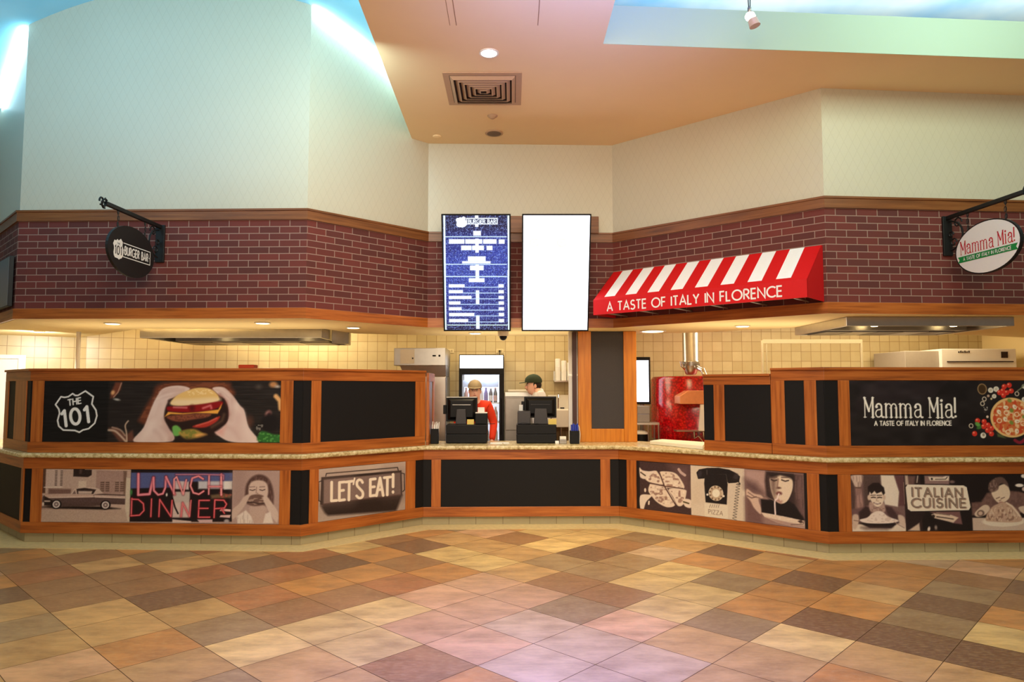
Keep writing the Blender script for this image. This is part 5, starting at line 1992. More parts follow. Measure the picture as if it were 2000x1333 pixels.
# viewed from the room's middle the sign reads from its outer end inwards
M = FreeFrame(B.pt(0.89, 0, 0), -B.ds, B.do, B.dz)
mb = MB()
shn = [((x - 650) / 365.0, (908 - y) / 365.0) for x, y in SHIELD]
shn = [(0.15 + a * 0.165, 2.80 + b * 0.195) for a, b in shn]
mb.add([M.pt(a, 0.0135, b) for a, b in shn], [tuple(range(len(shn)))])
mb.build('shield', SIGNWHITE, t, label='white road shield with 101')
mb = MB()
st, W = strokes('101', 0.3)
ribbon(mb, M, 0.015, [(q, 1) for q in st], 0.098, 2.748, 0.075, 0.011, sx=0.1 / W)
st, W = strokes('THE', 0.3)
ribbon(mb, M, 0.015, [(q, 1) for q in st], 0.13, 2.838, 0.016, 0.003, sx=0.04 / W)
mb.build('shield_lettering', SIGNBLACK, t)
mb = MB()
mbx = mb
mb = MB()
ribbon(mb, M, 0.0135, [([(0.225, 2.868), (0.672, 2.868), (0.672, 2.742), (0.225, 2.742)], 1)], 0, 0, 1, 0.008)
mb.build('box_outline', SIGNWHITE, t, label='white outlined box')
mb = MB()
st, W = strokes('BURGER BAR', 0.24)
ribbon(mb, M, 0.0135, [(q, 1) for q in st], 0.25, 2.768, 0.073, 0.0135, sx=0.385 / W)
ribbon(mb, M, 0.0135, [([(0.237, 2.8), (0.242, 2.81)], 1), ([(0.652, 2.8), (0.657, 2.81)], 1)], 0, 0, 1, 0.012)
mb.build('lettering', SIGNWHITE, t, label='white boxed letters BURGER BAR')

Fef = Frame(S_PL[5], S_PL[6])
t, B = blade(Fef, 1.197, -1, 'white oval hanging sign reading Mamma Mia! on iron bracket', 0.51, 2.785, 0.38, 0.235, 3.155)
bo, pl = oval(t, B, 0.51, 2.785, 0.38, 0.235, None, IRON)
mb = MB()
mb.add([B.pt(0.51 + (a - 0.51) * 0.965, 0.013, 2.785 + (b - 2.785) * 0.955) for a, b in pl], [tuple(range(len(pl)))])
mb.build('sign_face', SIGNWHITE, t, label='white face of the oval board')
mb = MB()
st, W = serif_text()
ribbon(mb, B, 0.0145, st, 0.20, 2.765, 0.125, 0.125, sx=0.635 / W)
mb.build('lettering', SIGNRED, t, label='red letters Mamma Mia!')
mb = MB()
mb.add([B.pt(a, 0.0145, b) for a, b in ((0.165, 2.695), (0.855, 2.695), (0.835, 2.722), (0.855, 2.75), (0.165, 2.75), (0.185, 2.722))], [(0, 1, 2, 3, 4, 5)])
mb.build('ribbon', SIGNGREEN, t, label='green ribbon stripe')
mb = MB()
st, W = strokes('A TASTE OF ITALY IN FLORENCE', 0.24)
ribbon(mb, B, 0.016, [(q, 1) for q in st], 0.235, 2.708, 0.028, 0.0055, sx=0.55 / W)
mb.build('ribbon_lettering', SIGNWHITE, t)


# ------------------------------------------------------------------ the two menu screens
def menu(label, x0, x1, kind):
    yt, zt2, yb, zb2 = 7.52, 3.448, 7.90, 2.192
    org = np.array((x0, yb, zb2))
    dz = np.array((0, yt - yb, zt2 - zb2))
    H = float(np.linalg.norm(dz))
    dz = dz / H
    do = np.array((0, -dz[2], dz[1]))
    F = FreeFrame(org, (1, 0, 0), do, dz)
    w = x1 - x0
    t = thing('menu_screen', label, 'screen', tuple(org), 'menu screens over the tills')
    mb = MB()
    mb.box(F, 0, w, -0.05, -0.004, 0, H)
    mb.build('housing', BLACKPL, t, bevel=0.006)
    mb = MB()
    b = 0.016
    for q in ((0, w, 0, b), (0, w, H - b, H), (0, b, b, H - b), (w - b, w, b, H - b)):
        mb.box(F, q[0], q[1], -0.004, 0.004, q[2], q[3])
    mb.build('bezel', BLACKPL, t)
    if kind == 'menu':
        pic_menu().build('display', F, b, w - b, b, H - b, 0.0, SCREENM, t, 'lit dark blue menu display with white lettering')
    else:
        mb = MB()
        mb.box(F, b, w - b, -0.003, 0.0, b, H - b)
        d = mb.build('display', SCREENW, t, label='lit blank white display')
        mb = MB()
        for cx, cz, r in ((0.135, 1.0, 0.05), (0.44, 1.0, 0.05)):
            ribbon(mb, F, 0.002, [(_arc(cx, cz, r, r * 0.8, 40, 340, 14), 1), ([(cx - 0.02, cz), (cx + 0.02, cz + 0.012)], 1)], 0, 0, 1, 0.02)
        mb.build('display_mark', glow('pale_red_mark', (255, 206, 200), 1.0), t, label='faint red marks on the white display')
    # bracket back to the wall
    mb = MB()
    ywall = Frame(S_PL[3], S_PL[4]).pt((x0 + w / 2) + 0.972, 0, 0)[1]
    q0 = F.pt(w / 2, -0.05, H * 0.72)
    mb.box(XY, q0[0] - 0.12, q0[0] + 0.12, q0[1], ywall - 0.012, q0[2] - 0.05, q0[2] + 0.05)
    mb.build('wall_bracket', IRON, t)
    return t


menu('left menu screen, dark blue with white lettering, reading BURGER BAR at top', -0.775, -0.014, 'menu')
menu('right menu screen, glowing blank white beside the blue one', 0.110, 0.869, 'white')
Fcd = Frame(S_PL[3], S_PL[4])
mb = MB()
mb.box(Fcd, 0.19, 1.975, 0.038, 0.06, 3.333, 3.53)
o = mb.build('mounting_board', TRIMW, None, loc=Fcd.pt(1.0, 0.05, 3.333), bevel=0.004)
tag(o, 'brown wood mounting board on the wall behind the menu screens', 'board')


# ------------------------------------------------------------------ lamps under the bulkhead and in the ceiling
def downlight(loc, r, label, power, color, group, emis):
    t = thing('downlight', label, 'light', loc, group)
    x, y, z = loc
    mb = MB()
    mb.lathe((x, y, z - 0.008), [(r * 0.80, 0.0), (r, 0.0), (r, 0.007), (r * 0.80, 0.007)], 24)
    mb.build('trim_ring', WHITEP, t, smooth=True)
    mb = MB()
    mb.lathe((x, y, z - 0.011), [(r * 0.74, 0.0), (r * 0.8, 0.003), (r * 0.8, 0.006)], 24)
    mb.build('lamp', emis, t, smooth=True)
    if power:
        spot('downlight_lamp', (x, y, z - 0.03), power * (3.5 if x < -5 else 1), color, (x, y, 0), 130, 0.8, r * 0.7)
    return t


for (x, y), lb in zip(((-5.823, 8.545), (-4.285, 7.451), (-2.654, 7.392), (-1.819, 7.961), (1.715, 8.467), (2.575, 7.762), (-0.466, 8.786)),
                      ('downlight at the far left, above the white door', 'downlight under the bulkhead below the black oval sign',
                       'downlight under the bulkhead above the burger banner', 'downlight left of the blue menu screen',
                       'bright downlight above the red pizza oven', 'downlight between awning and right cooker hood',
                       'downlight just below the blue menu screen')):
    downlight((x, y, ZB), 0.16 if x > 1 and x < 2 else 0.085, lb, 20, (1.0, 0.82, 0.52), 'downlights under the bulkhead', LAMPW)
downlight((-0.196, 5.751, ZC), 0.083, 'white round downlight in the tan ceiling before the vent', 40, (1.0, 0.86, 0.66), None, LAMPH)

# square ceiling vent
t = thing('ceiling_vent', 'square louvred air vent in the tan ceiling above the menu screens', 'vent', (-0.27, 6.46, ZC))
VM = plain('vent_metal', (196, 160, 128), 0.6, 0, 0.3, 0.05)
cx, cy = -0.27, 6.475
mb = MB()


def sqring(mb, h0, h1, z0, z1):
    for q in ((-h1, h1, -h1, -h0), (-h1, h1, h0, h1), (-h1, -h0, -h0, h0), (h0, h1, -h0, h0)):
        mb.box(XY, cx + q[0], cx + q[1], cy + q[2], cy + q[3], z0, z1)


sqring(mb, 0.305, 0.36, ZC - 0.008, ZC - 0.001)
mb.build('frame', VM, t)
mb = MB()
mb.box(XY, cx - 0.305, cx + 0.305, cy - 0.305, cy + 0.305, ZC - 0.004, ZC - 0.001)
mb.build('dark_opening', DARKHOLE, t)
for k in range(6):
    h = 0.30 - k * 0.048
    mb = MB()
    vs = []
    for hh, z in ((h, ZC - 0.010), (h - 0.03, ZC - 0.034), (h - 0.033, ZC - 0.034), (h - 0.004, ZC - 0.006)):
        vs += [(cx - hh, cy - hh, z), (cx + hh, cy - hh, z), (cx + hh, cy + hh, z), (cx - hh, cy + hh, z)]
    fs = []
    for a in range(4):
        for b in range(4):
            fs.append((a * 4 + b, a * 4 + (b + 1) % 4, ((a + 1) % 4) * 4 + (b + 1) % 4, ((a + 1) % 4) * 4 + b))
    mb.add(vs, fs)
    mb.build('louvre', VM, t)
mb = MB()
mb.lathe((-0.205, 7.13, ZC - 0.03), [(0.02, 0.0), (0.035, 0.012), (0.05, 0.022), (0.055, 0.029)], 18)
o = mb.build('sprinkler_cover', VM, None, loc=(-0.205, 7.13, ZC - 0.03), smooth=True)
tag(o, 'small round sprinkler cover in the ceiling behind the vent', 'sprinkler')
t = thing('ceiling_speaker', 'round grey speaker grille in the ceiling nearest the menu wall', 'speaker', (-0.20, 7.62, ZC))
mb = MB()
mb.lathe((-0.20, 7.62, ZC - 0.012), [(0.088, 0.0), (0.10, 0.002), (0.10, 0.011)], 24)
mb.build('rim', VM, t, smooth=True)
mb = MB()
mb.lathe((-0.20, 7.62, ZC - 0.015), [(0.02, 0.0), (0.08, 0.003), (0.088, 0.005)], 24)
mb.build('grille', plain('speaker_grille', (120, 96, 78), 0.6, 0, 0.3, 0.2, 200), t, smooth=True)
mb = MB()
mb.lathe((-0.85, 7.72, ZC - 0.02), [(0.02, 0.0), (0.045, 0.008), (0.05, 0.019)], 18)
o = mb.build('smoke_detector', CEILP, None, loc=(-0.85, 7.72, ZC - 0.02), smooth=True)
tag(o, 'tiny tan smoke detector at the left edge of the ceiling', 'detector')

# spotlight hung on cables in front of the recess
t = thing('spotlight', 'small lit spotlight hanging on two cables before the sky recess', 'light', (1.84, 5.2, 4.40))
mb = MB()
mb.tube([(1.79, 5.2, 5.38), (1.828, 5.2, 4.475)], 0.004, 6)
mb.build('cable', IRON, t)
mb = MB()
mb.tube([(1.865, 5.2, 5.38), (1.838, 5.2, 4.475)], 0.004, 6)
mb.build('cable', IRON, t)
mb = MB()
mb.lathe((1.833, 5.2, 4.445), [(0.012, 0), (0.016, 0.01), (0.014, 0.035)], 12)
mb.tube([(1.833, 5.2, 4.45), (1.838, 5.195, 4.425)], 0.009, 8)
mb.build('holder', STEELD, t, smooth=True)
mb = MB()
mb.lathe((1.836, 5.195, 4.385), [(0.006, -0.012), (0.030, 0.0), (0.040, 0.022), (0.030, 0.044), (0.010, 0.05)], 18)
mb.build('bulb', LAMPH, t, smooth=True)
mb = MB()
mb.tube([(1.852, 5.19, 4.38), (1.868, 5.185, 4.325)], [0.036, 0.042], 16)
mb.build('shade', plain('spot_shade', (214, 178, 150), 0.4, 0.2, 0.5, 0.05), t, smooth=True)

# grey screen panel on the far-left wall
F0 = Frame(S_PL[0], S_PL[1])
k0 = F0.L - 0.973
t = thing('wall_panel', 'grey flat panel on the brick wall at the far left edge', 'panel', F0.pt(k0, 0.03, 2.36))
mb = MB()
mb.box(F0, k0 - 0.9, k0 + 0.94, 0.02, 0.06, 2.37, 2.885)
mb.build('housing', IRON, t, bevel=0.004)
mb = MB()
mb.box(F0, k0 - 0.89, k0 + 0.93, 0.0602, 0.063, 2.38, 2.875)
mb.build('face', plain('grey_panel_face', (96, 100, 104), 0.35, 0, 0.5, 0.05), t)


# ------------------------------------------------------------------ tills on the worktop
def till(label, x0, x1, mon, stand, printer, paper, side, paper2):
    yf = 8.275
    t = thing('cash_till', label, 'till', ((x0 + x1) / 2, yf + 0.2, ZT), 'tills on the worktop')
    w = (x0 + x1) / 2
    for z0, z1 in ((ZT + 0.006, 1.002), (1.004, 1.112)):
        mb = MB()
        mb.box(XY, x0, x1, yf, yf + 0.40, z0, z1)
        d = mb.build('cash_drawer', BLACKPL, t, bevel=0.006)
    for xx in (x0 + 0.04, x1 - 0.04):
        for yy in (yf + 0.04, yf + 0.36):
            mb = MB()
            mb.lathe((xx, yy, ZT), [(0.014, 0), (0.014, 0.007)], 10)
            mb.build('foot', BLACKPL, t)
    # monitor seen from behind: screen, stepped back shell, louvre ridges
    mx0, mx1, mz0, mz1 = mon
    mb = MB()
    mb.box(XY, mx0, mx1, 8.50, 8.53, mz0, mz1)
    m = mb.build('monitor', BLACKPL, t, bevel=0.006)
    mb = MB()
    i1, i2 = 0.02, 0.055
    vs = []
    for y, ins, zz in ((8.50, i1, 0.02), (8.462, i2, 0.055)):
        vs += [(mx0 + ins, y, mz0 + zz), (mx1 - ins, y, mz0 + zz), (mx1 - ins, y, mz1 - zz * 0.9), (mx0 + ins, y, mz1 - zz * 0.9)]
    mb.add(vs, [(4, 5, 6, 7), (0, 1, 5, 4), (1, 2, 6, 5), (2, 3, 7, 6), (3, 0, 4, 7)])
    mb.build('back_shell', BLACKPL, m, bevel=0.004)
    mb = MB()
    mb.box(XY, mx0 + 0.03, mx1 - 0.03, 8.492, 8.50, mz1 - 0.062, mz1 - 0.056)
    mb.box(XY, mx0 + 0.08, mx1 - 0.08, 8.455, 8.462, mz1 - 0.100, mz1 - 0.094)
    mb.box(XY, mx0 + 0.004, mx1 - 0.004, 8.497, 8.50, mz1 - 0.010, mz1 - 0.002)
    mb.build('ridge', WHITEP if side < 0 else GREYPL, m)  # white on the left till paints in its highlight lines
    mb = MB()
    mb.box(XY, mx0 - 0.035, mx0, 8.49, 8.52, mz0 + 0.09, mz0 + 0.2)
    mb.build('card_reader', BLACKPL, m, bevel=0.004)
    sx0, sx1, sz1 = stand
    mb = MB()
    mb.prism(FreeFrame((0, 8.40, 0), (1, 0, 0), (0, 1, 0), (0, 0, 1)), [(sx0, 1.113), (sx1, 1.113), (sx1 - 0.012, sz1), (sx0 + 0.012, sz1)], 0, 0.062)
    mb.build('stand', GREYPL, t, bevel=0.006)
    px0, px1, pz1 = printer
    mb = MB()
    mb.box(XY, px0, px1, 8.34, 8.50, 1.113, pz1)
    pr = mb.build('receipt_printer', GREYPL if side > 0 else BLACKPL, t, bevel=0.008)
    mb = MB()
    mb.box(XY, px0 + 0.003, px1 - 0.003, 8.345, 8.495, pz1, pz1 + 0.010)
    mb.build('printer_lid', WHITEP if side < 0 else GREYPL, pr)
    mb = MB()
    mb.add([(paper[0], 8.43, pz1), (paper[1], 8.43, pz1), (paper[1], 8.40, paper[2]), (paper[0], 8.40, paper[2]),
            (paper[0], 8.431, pz1), (paper[1], 8.431, pz1), (paper[1], 8.401, paper[2]), (paper[0], 8.401, paper[2])], [(0, 1, 2, 3), (4, 5, 6, 7)])
    mb.build('receipt_paper', PAPER, pr, label='white strip of receipt paper')
    mb = MB()
    mb.box(XY, paper2[0], paper2[1], 8.36, 8.43, 1.113, paper2[2])
    mb.build('paper_stack', YELLOWP, t, label='pale yellow stack of slips')
    mb = MB()
    zc = 1.122
    mb.tube([(px0 + 0.01, 8.31, zc), (px0 + 0.06, 8.29, zc + 0.012), (px1 + 0.03, 8.30, zc), (px1 + 0.09, 8.34, zc)], 0.004, 6)
    mb.build('cable', IRON, t, smooth=True)
    return t


till('left till, black, in front of the worker in the orange jacket', -0.779, -0.296, (-0.80, -0.42, 1.140, 1.440), (-0.678, -0.545, 1.29),
     (-0.440, -0.294, 1.245), (-0.41, -0.33, 1.315), -1, (-0.535, -0.455, 1.17))
till('right till, black, in front of the worker in the white shirt', 0.054, 0.525, (0.148, 0.540, 1.185, 1.444), (0.262, 0.43, 1.30),
     (0.066, 0.222, 1.262), (0.085, 0.13, 1.345), 1, (0.435, 0.53, 1.175))


# ------------------------------------------------------------------ small things on the worktop
def caddy(label, x0, x1, y0, z1, fill):
    t = thing('caddy_box', label, 'caddy', ((x0 + x1) / 2, y0 + 0.05, ZT))
    mb = MB()
    d = 0.10
    th = 0.006
    z0 = ZT + 0.0005
    mb.box(XY, x0, x1, y0, y0 + th, z0, z1)
    mb.box(XY, x0, x1, y0 + d - th, y0 + d, z0, z1)
    mb.box(XY, x0, x0 + th, y0 + th, y0 + d - th, z0, z1)
    mb.box(XY, x1 - th, x1, y0 + th, y0 + d - th, z0, z1)
    mb.box(XY, x0, x1, y0, y0 + d, z0, z0 + 0.01)
    mb.build('box', BLACKPL, t, bevel=0.003)
    return t


caddy('black box of white wrapped straws beside the left screen end', -0.955, -0.866, 8.22, 1.068, 0)
for k in range(9):
    a = random.uniform(-0.25, 0.25)
    x = -0.945 + 0.0085 * k
    mb = MB()
    z1 = 1.10 + random.uniform(0.01, 0.055)
    mb.tube([(x, 8.245 + 0.007 * k, ZT + 0.015), (x + a * 0.06, 8.24 + 0.007 * k, z1)], 0.0048, 6)
    o = mb.build('wrapped_straw', PAPER, None, loc=(x, 8.25, ZT + 0.015))
    tag(o, 'white wrapped straw in the black box left of the tills', 'straw', 'straws in the black box')
caddy('black box of blue pouches beside the wooden pillar', 0.683, 0.790, 8.22, 1.045, 1)
for k in range(4):
    mb = MB()
    x = 0.695 + 0.022 * k
    mb.box(XY, x, x + 0.018, 8.24, 8.30, ZT + 0.012, 1.115 + 0.012 * (k % 2))
    o = mb.build('blue_pouch', BLUEPL, None, loc=(x, 8.27, ZT + 0.012), bevel=0.005)
    tag(o, 'blue pouch standing in the black box beside the pillar', 'pouch', 'blue pouches in the black box')
mb = MB()
mb.tube([(0.795, 8.30, ZT), (0.805, 8.30, 1.0), (0.792, 8.30, 1.09), (0.77, 8.3, 1.12)], 0.006, 8)
o = mb.build('curved_strip', WHITEP, None, loc=(0.795, 8.30, ZT), smooth=True)  # thin white curved strip of unknown use
tag(o, 'white curved straw-like strip standing beside the black box at the pillar', 'straw')
t = thing('napkin_box', 'clear small box between the right till and the blue pouches', 'box', (0.595, 8.26, ZT))
mb = MB()
mb.box(XY, 0.555, 0.64, 8.22, 8.30, ZT + 0.0005, ZT + 0.05)
mb.build('box', STEELD, t, bevel=0.004)
mb = MB()
mb.box(XY, 0.56, 0.635, 8.225, 8.295, ZT + 0.052, ZT + 0.085)
mb.build('clear_lid', WHITEP, t, bevel=0.004)
mb = MB()
mb.box(XY, 0.505, 0.55, 8.21, 8.25, ZT + 0.0005, ZT + 0.035)
o = mb.build('paper_pad', PAPER, None, loc=(0.52, 8.23, ZT), bevel=0.004)
tag(o, 'small white paper pad at the right corner of the right till', 'paper')
for q, lb in (((-0.255, 8.20, 0.0, 0.26, 0.19), 'white paper sheet lying between the tills, the left one'),
              ((-0.10, 8.235, 0.1, 0.13, 0.15), 'white paper sheet lying between the tills, the right one')):
    mb = MB()
    Fp = FreeFrame((q[0], q[1], ZT), (math.cos(q[2]), math.sin(q[2]), 0), (-math.sin(q[2]), math.cos(q[2]), 0), (0, 0, 1))
    mb.box(Fp, 0, q[3] * 0.55, 0, q[4], 0.0006, 0.006)
    o = mb.build('paper_sheet', PAPER, None, loc=(q[0], q[1], ZT))
    tag(o, lb, 'paper')
# cream cutting board on the right of the worktop
mb = MB()
mb.slab([(1.60, 8.16), (1.80, 8.42), (2.20, 7.97), (2.02, 7.44)], ZT + 0.0008, ZT + 0.042)
o = mb.build('cutting_board', BOARDM, None, loc=(1.9, 8.0, ZT), bevel=0.006)
tag(o, 'thick cream cutting board on the worktop right of the pillar', 'board')

# pillar between the two kitchens
t = thing('pillar', 'honey wood pillar with a charcoal panel standing on the worktop', 'pillar', (1.2, 8.55, ZT))
zc = ZB - 0.0005
z0 = ZT + 0.0005
mb = MB()
mb.box(XY, 0.81, 1.50, 8.56, 8.70, z0, zc)
mb.build('core', ORAK, t)
for a, b in ((0.806, 0.965), (1.362, 1.518)):
    mb = MB()
    mb.box(XY, a, b, 8.50, 8.56, z0, zc)
    mb.build('stile', ORAK, t, bevel=0.004)
mb = MB()
mb.box(XY, 0.965, 1.362, 8.505, 8.56, z0, 1.053)
mb.build('bottom_rail', ORAK, t, bevel=0.003)
mb = MB()
mb.box(XY, 0.965, 1.362, 8.525, 8.56, 1.053, zc)
mb.build('panel', GREYPANEL, t, label='charcoal grey inset panel')
mb = MB()
mb.box(XY, 0.695, 0.806, 8.56, 8.62, z0, zc)
mb.build('white_edge', WHITEP, t, label='white narrow edge board')
mb = MB()
mb.box(XY, 0.737, 0.788, 8.50, 8.56, z0 + 0.0, zc - 0.01)
mb.build('dark_post', BRONZE, t, label='dark brown narrow post')

# dome camera under the bulkhead
t = thing('dome_camera', 'white dome security camera under the bulkhead between the menu screens', 'camera', (-0.105, 8.3, ZB))
mb = MB()
mb.lathe((-0.105, 8.3, ZB - 0.075), [(0.058, 0.0), (0.062, 0.02), (0.068, 0.06), (0.068, 0.0745)], 20)
mb.build('housing', WHITEP, t, smooth=True)
mb = MB()
mb.ball((-0.105, 8.3, ZB - 0.078), (0.046, 0.046, 0.05), 16)
mb.build('dome', BLACKPL, t, smooth=True)


# ------------------------------------------------------------------ drinks fridge
fx0, fx1, fy = -0.752, -0.116, 9.90
t = thing('drinks_fridge', 'black framed glass door drinks fridge with a lit white header', 'fridge', ((fx0 + fx1) / 2, fy + 0.3, 0))
mb = MB()
th = 0.035
mb.box(XY, fx0, fx0 + th, fy + 0.02, fy + 0.62, 0.03, 2.02)
mb.box(XY, fx1 - th, fx1, fy + 0.02, fy + 0.62, 0.03, 2.02)
mb.box(XY, fx0 + th, fx1 - th, fy + 0.02, fy + 0.62, 1.80, 2.02)
mb.box(XY, fx0 + th, fx1 - th, fy + 0.02, fy + 0.62, 0.03, 0.18)
mb.build('cabinet', BLACKPL, t, bevel=0.006)
mb = MB()
mb.box(XY, fx0 + th, fx1 - th, fy + 0.58, fy + 0.62, 0.18, 1.80)
mb.build('back_wall', glow('fridge_glow', (222, 232, 250), 1.1), t, label='lit white inside of the fridge')
mb = MB()
mb.box(XY, fx0 + 0.012, fx1 - 0.012, fy - 0.002, fy + 0.02, 1.825, 2.008)
mb.build('header', glow('fridge_header_glow', (232, 240, 255), 2.2), t, label='lit white header panel')
mb = MB()
mb.box(XY, fx0, fx1, fy - 0.004, fy + 0.018, 2.008, 2.02)
mb.box(XY, fx0, fx1, fy - 0.004, fy + 0.018, 1.735, 1.825)
mb.box(XY, fx0, fx0 + 0.045, fy - 0.004, fy + 0.018, 0.16, 1.735)
mb.box(XY, fx1 - 0.065, fx1, fy - 0.004, fy + 0.018, 0.16, 1.735)
mb.box(XY, fx0 + 0.045, fx1 - 0.065, fy - 0.004, fy + 0.018, 0.16, 0.22)
dr = mb.build('door', BLACKPL, t, bevel=0.003)
mb = MB()
mb.box(XY, fx0 + 0.045, fx1 - 0.065, fy + 0.004, fy + 0.010, 0.22, 1.735)
mb.build('pane', GLASS, dr)
mb = MB()
mb.tube([(fx1 - 0.035, fy - 0.03, 0.9), (fx1 - 0.035, fy - 0.03, 1.4)], 0.010, 8)
mb.build('handle', BLACKPL, dr)
SHELFZ = (1.335, 1.06, 0.78, 0.5)
for z in SHELFZ:
    mb = MB()
    mb.box(XY, fx0 + 0.037, fx1 - 0.037, fy + 0.08, fy + 0.57, z - 0.012, z)
    mb.build('shelf', WHITEP, t)
mb = MB()
mb.box(XY, fx0 + 0.05, fx1 - 0.08, fy + 0.10, fy + 0.13, 1.56, 1.66)
mb.build('inner_lamp_bar', plain('blue_grey_bar', (150, 166, 196), 0.4), t)
area('fridge_lamp', ((fx0 + fx1) / 2, fy + 0.1, 1.72), 0.5, 7, (0.85, 0.92, 1.0), ((fx0 + fx1) / 2, fy + 0.35, 0.9), 0.08)
BCOL = {'violet': plain('violet_drink', (92, 76, 168), 0.2), 'dark': plain('dark_cola', (38, 36, 70), 0.2), 'white': plain('white_label', (226, 224, 226), 0.4),
        'rose': plain('rose_label', (206, 150, 150), 0.4), 'blue': plain('blue_grey_drink', (130, 146, 190), 0.2)}
pb = None


def bottle(x, z, body, labelm, lb, h=0.215, r=0.029):
    t = thing('drink_bottle', lb, 'bottle', (x, fy + 0.17, z), 'bottles in the drinks fridge')
    mb = MB()
    mb.lathe((x, fy + 0.17, z + 0.0005), [(r * 0.9, 0), (r, 0.01), (r, h * 0.62), (r * 0.5, h * 0.82), (r * 0.42, h * 0.92)], 14)
    mb.build('body', body, t, smooth=True)
    mb = MB()
    mb.lathe((x, fy + 0.17, z + h * 0.92), [(r * 0.5, 0), (r * 0.5, h * 0.08)], 12)
    mb.build('cap', labelm, t, smooth=True)
    mb = MB()
    mb.lathe((x, fy + 0.17, z + h * 0.12), [(r * 1.03, 0), (r * 1.03, h * 0.36)], 14)
    mb.build('label_band', labelm, t, smooth=True)


rows = [(1.336, [(-0.66, 'rose', 'rose'), (-0.59, 'blue', 'white'), (-0.44, 'white', 'white'), (-0.375, 'violet', 'violet'), (-0.305, 'dark', 'white'), (-0.24, 'dark', 'rose')], 'top shelf'),
        (1.061, [(-0.66, 'white', 'rose'), (-0.36, 'white', 'white'), (-0.295, 'dark', 'white'), (-0.235, 'rose', 'white')], 'second shelf'),
        (0.781, [(-0.36, 'blue', 'white'), (-0.295, 'dark', 'blue'), (-0.235, 'white', 'white')], 'third shelf')]
cn = {'violet': 'violet', 'dark': 'dark', 'white': 'white', 'rose': 'pink', 'blue': 'blue grey'}
ordn = ['leftmost', 'second', 'third', 'fourth', 'fifth', 'sixth']
for z, lst, nm in rows:
    for k, (x, b, l) in enumerate(lst):
        bottle(x, z, BCOL[b], BCOL[l], '%s drink bottle, %s on the %s of the fridge' % (cn[b], ordn[k], nm))

# reach-in steel fridge beside it, with trays on top
t = thing('steel_undercounter_fridge', 'brushed steel reach-in fridge beside the drinks fridge', 'fridge', (0.16, 10.15, 0))
mb = MB()
mb.box(XY, -0.105, 0.47, 9.92, 10.5, 0.06, 1.49)
mb.build('body', STEELD, t, bevel=0.008)
mb = MB()
mb.box(XY, -0.09, 0.455, 9.895, 9.919, 0.95, 1.40)
mb.build('door', STEELD, t, bevel=0.004)
mb = MB()
mb.box(XY, -0.10, 0.465, 9.88, 9.919, 1.425, 1.488)
mb.build('top_edge', STEEL, t, bevel=0.003)
for xx in (-0.07, 0.43):
    for yy in (9.97, 10.45):
        mb = MB()
        mb.lathe((xx, yy, 0), [(0.02, 0), (0.02, 0.06)], 10)
        mb.build('foot', BLACKPL, t)
for k, (a, b, h) in enumerate(((-0.06, 0.23, 0.03), (0.24, 0.40, 0.022))):
    mb = MB()
    mb.box(XY, a, b, 9.95, 10.2, 1.491, 1.491 + h)
    o = mb.build('white_tray', WHITEP, None, loc=((a + b) / 2, 10.05, 1.491), bevel=0.006)
    tag(o, ('wide white tray on the steel fridge' if k == 0 else 'narrow white tray on the steel fridge beside the capped man'), 'tray')
# cup dispenser with three stacks
t = thing('cup_dispenser', 'wall rack of white paper cup stacks beside the pillar', 'dispenser', (0.78, 10.42, 1.65))
mb = MB()
mb.box(XY, 0.63, 0.93, 10.34, 10.595, 1.635, 1.655)
mb.box(XY, 0.63, 0.93, 10.58, 10.598, 1.655, 1.80)
mb.build('rack', STEEL, t)
for k, (x, z1) in enumerate(((0.685, 1.975), (0.775, 1.945), (0.865, 1.92))):
    mb = MB()
    prof = []
    z = 0.0
    while 1.656 + z < z1:
        prof += [(0.038, z), (0.041, z + 0.012)]
        z += 0.014
    prof += [(0.030, z + 0.004)]
    mb.lathe((x, 10.44, 1.656), prof, 16)
    o = mb.build('cup_stack', PAPER, None, loc=(x, 10.44, 1.656), smooth=True)
    tag(o, ('tallest white paper cup stack, nearest the capped man' if k == 0 else 'middle white paper cup stack in the wall rack' if k == 1 else 'shortest white paper cup stack, nearest the pillar'), 'cups', 'cup stacks in the wall rack')
# steel work table with a tap
t = thing('sink_table', 'white and steel sink table with a tap beside the pillar', 'sink', (0.76, 10.1, 0))
mb = MB()
mb.box(XY, 0.56, 0.98, 9.98, 10.5, 0.985, 1.235)
mb.build('basin', WHITEP, t, bevel=0.01)
mb = MB()
mb.box(XY, 0.54, 1.0, 10.52, 10.58, 0.985, 1.44)
mb.build('splashback', WHITEP, t)
for xx, yy in ((0.60, 10.05), (0.70, 10.05), (0.95, 10.05), (0.60, 10.45), (0.95, 10.45)):
    mb = MB()
    mb.tube([(xx, yy, 0), (xx, yy, 0.985)], 0.014, 8)
    mb.build('leg', STEEL, t)
mb = MB()
mb.tube([(0.69, 10.46, 1.235), (0.69, 10.46, 1.42), (0.69, 10.42, 1.46), (0.69, 10.30, 1.44), (0.69, 10.28, 1.40)], 0.011, 8)
mb.build('tap', CHROME, t, smooth=True)
for a in (0.60, 0.72):
    mb = MB()
    mb.box(XY, a, a + 0.06, 10.44, 10.47, 1.236, 1.256)
    mb.build('tap_handle', IRON, t)

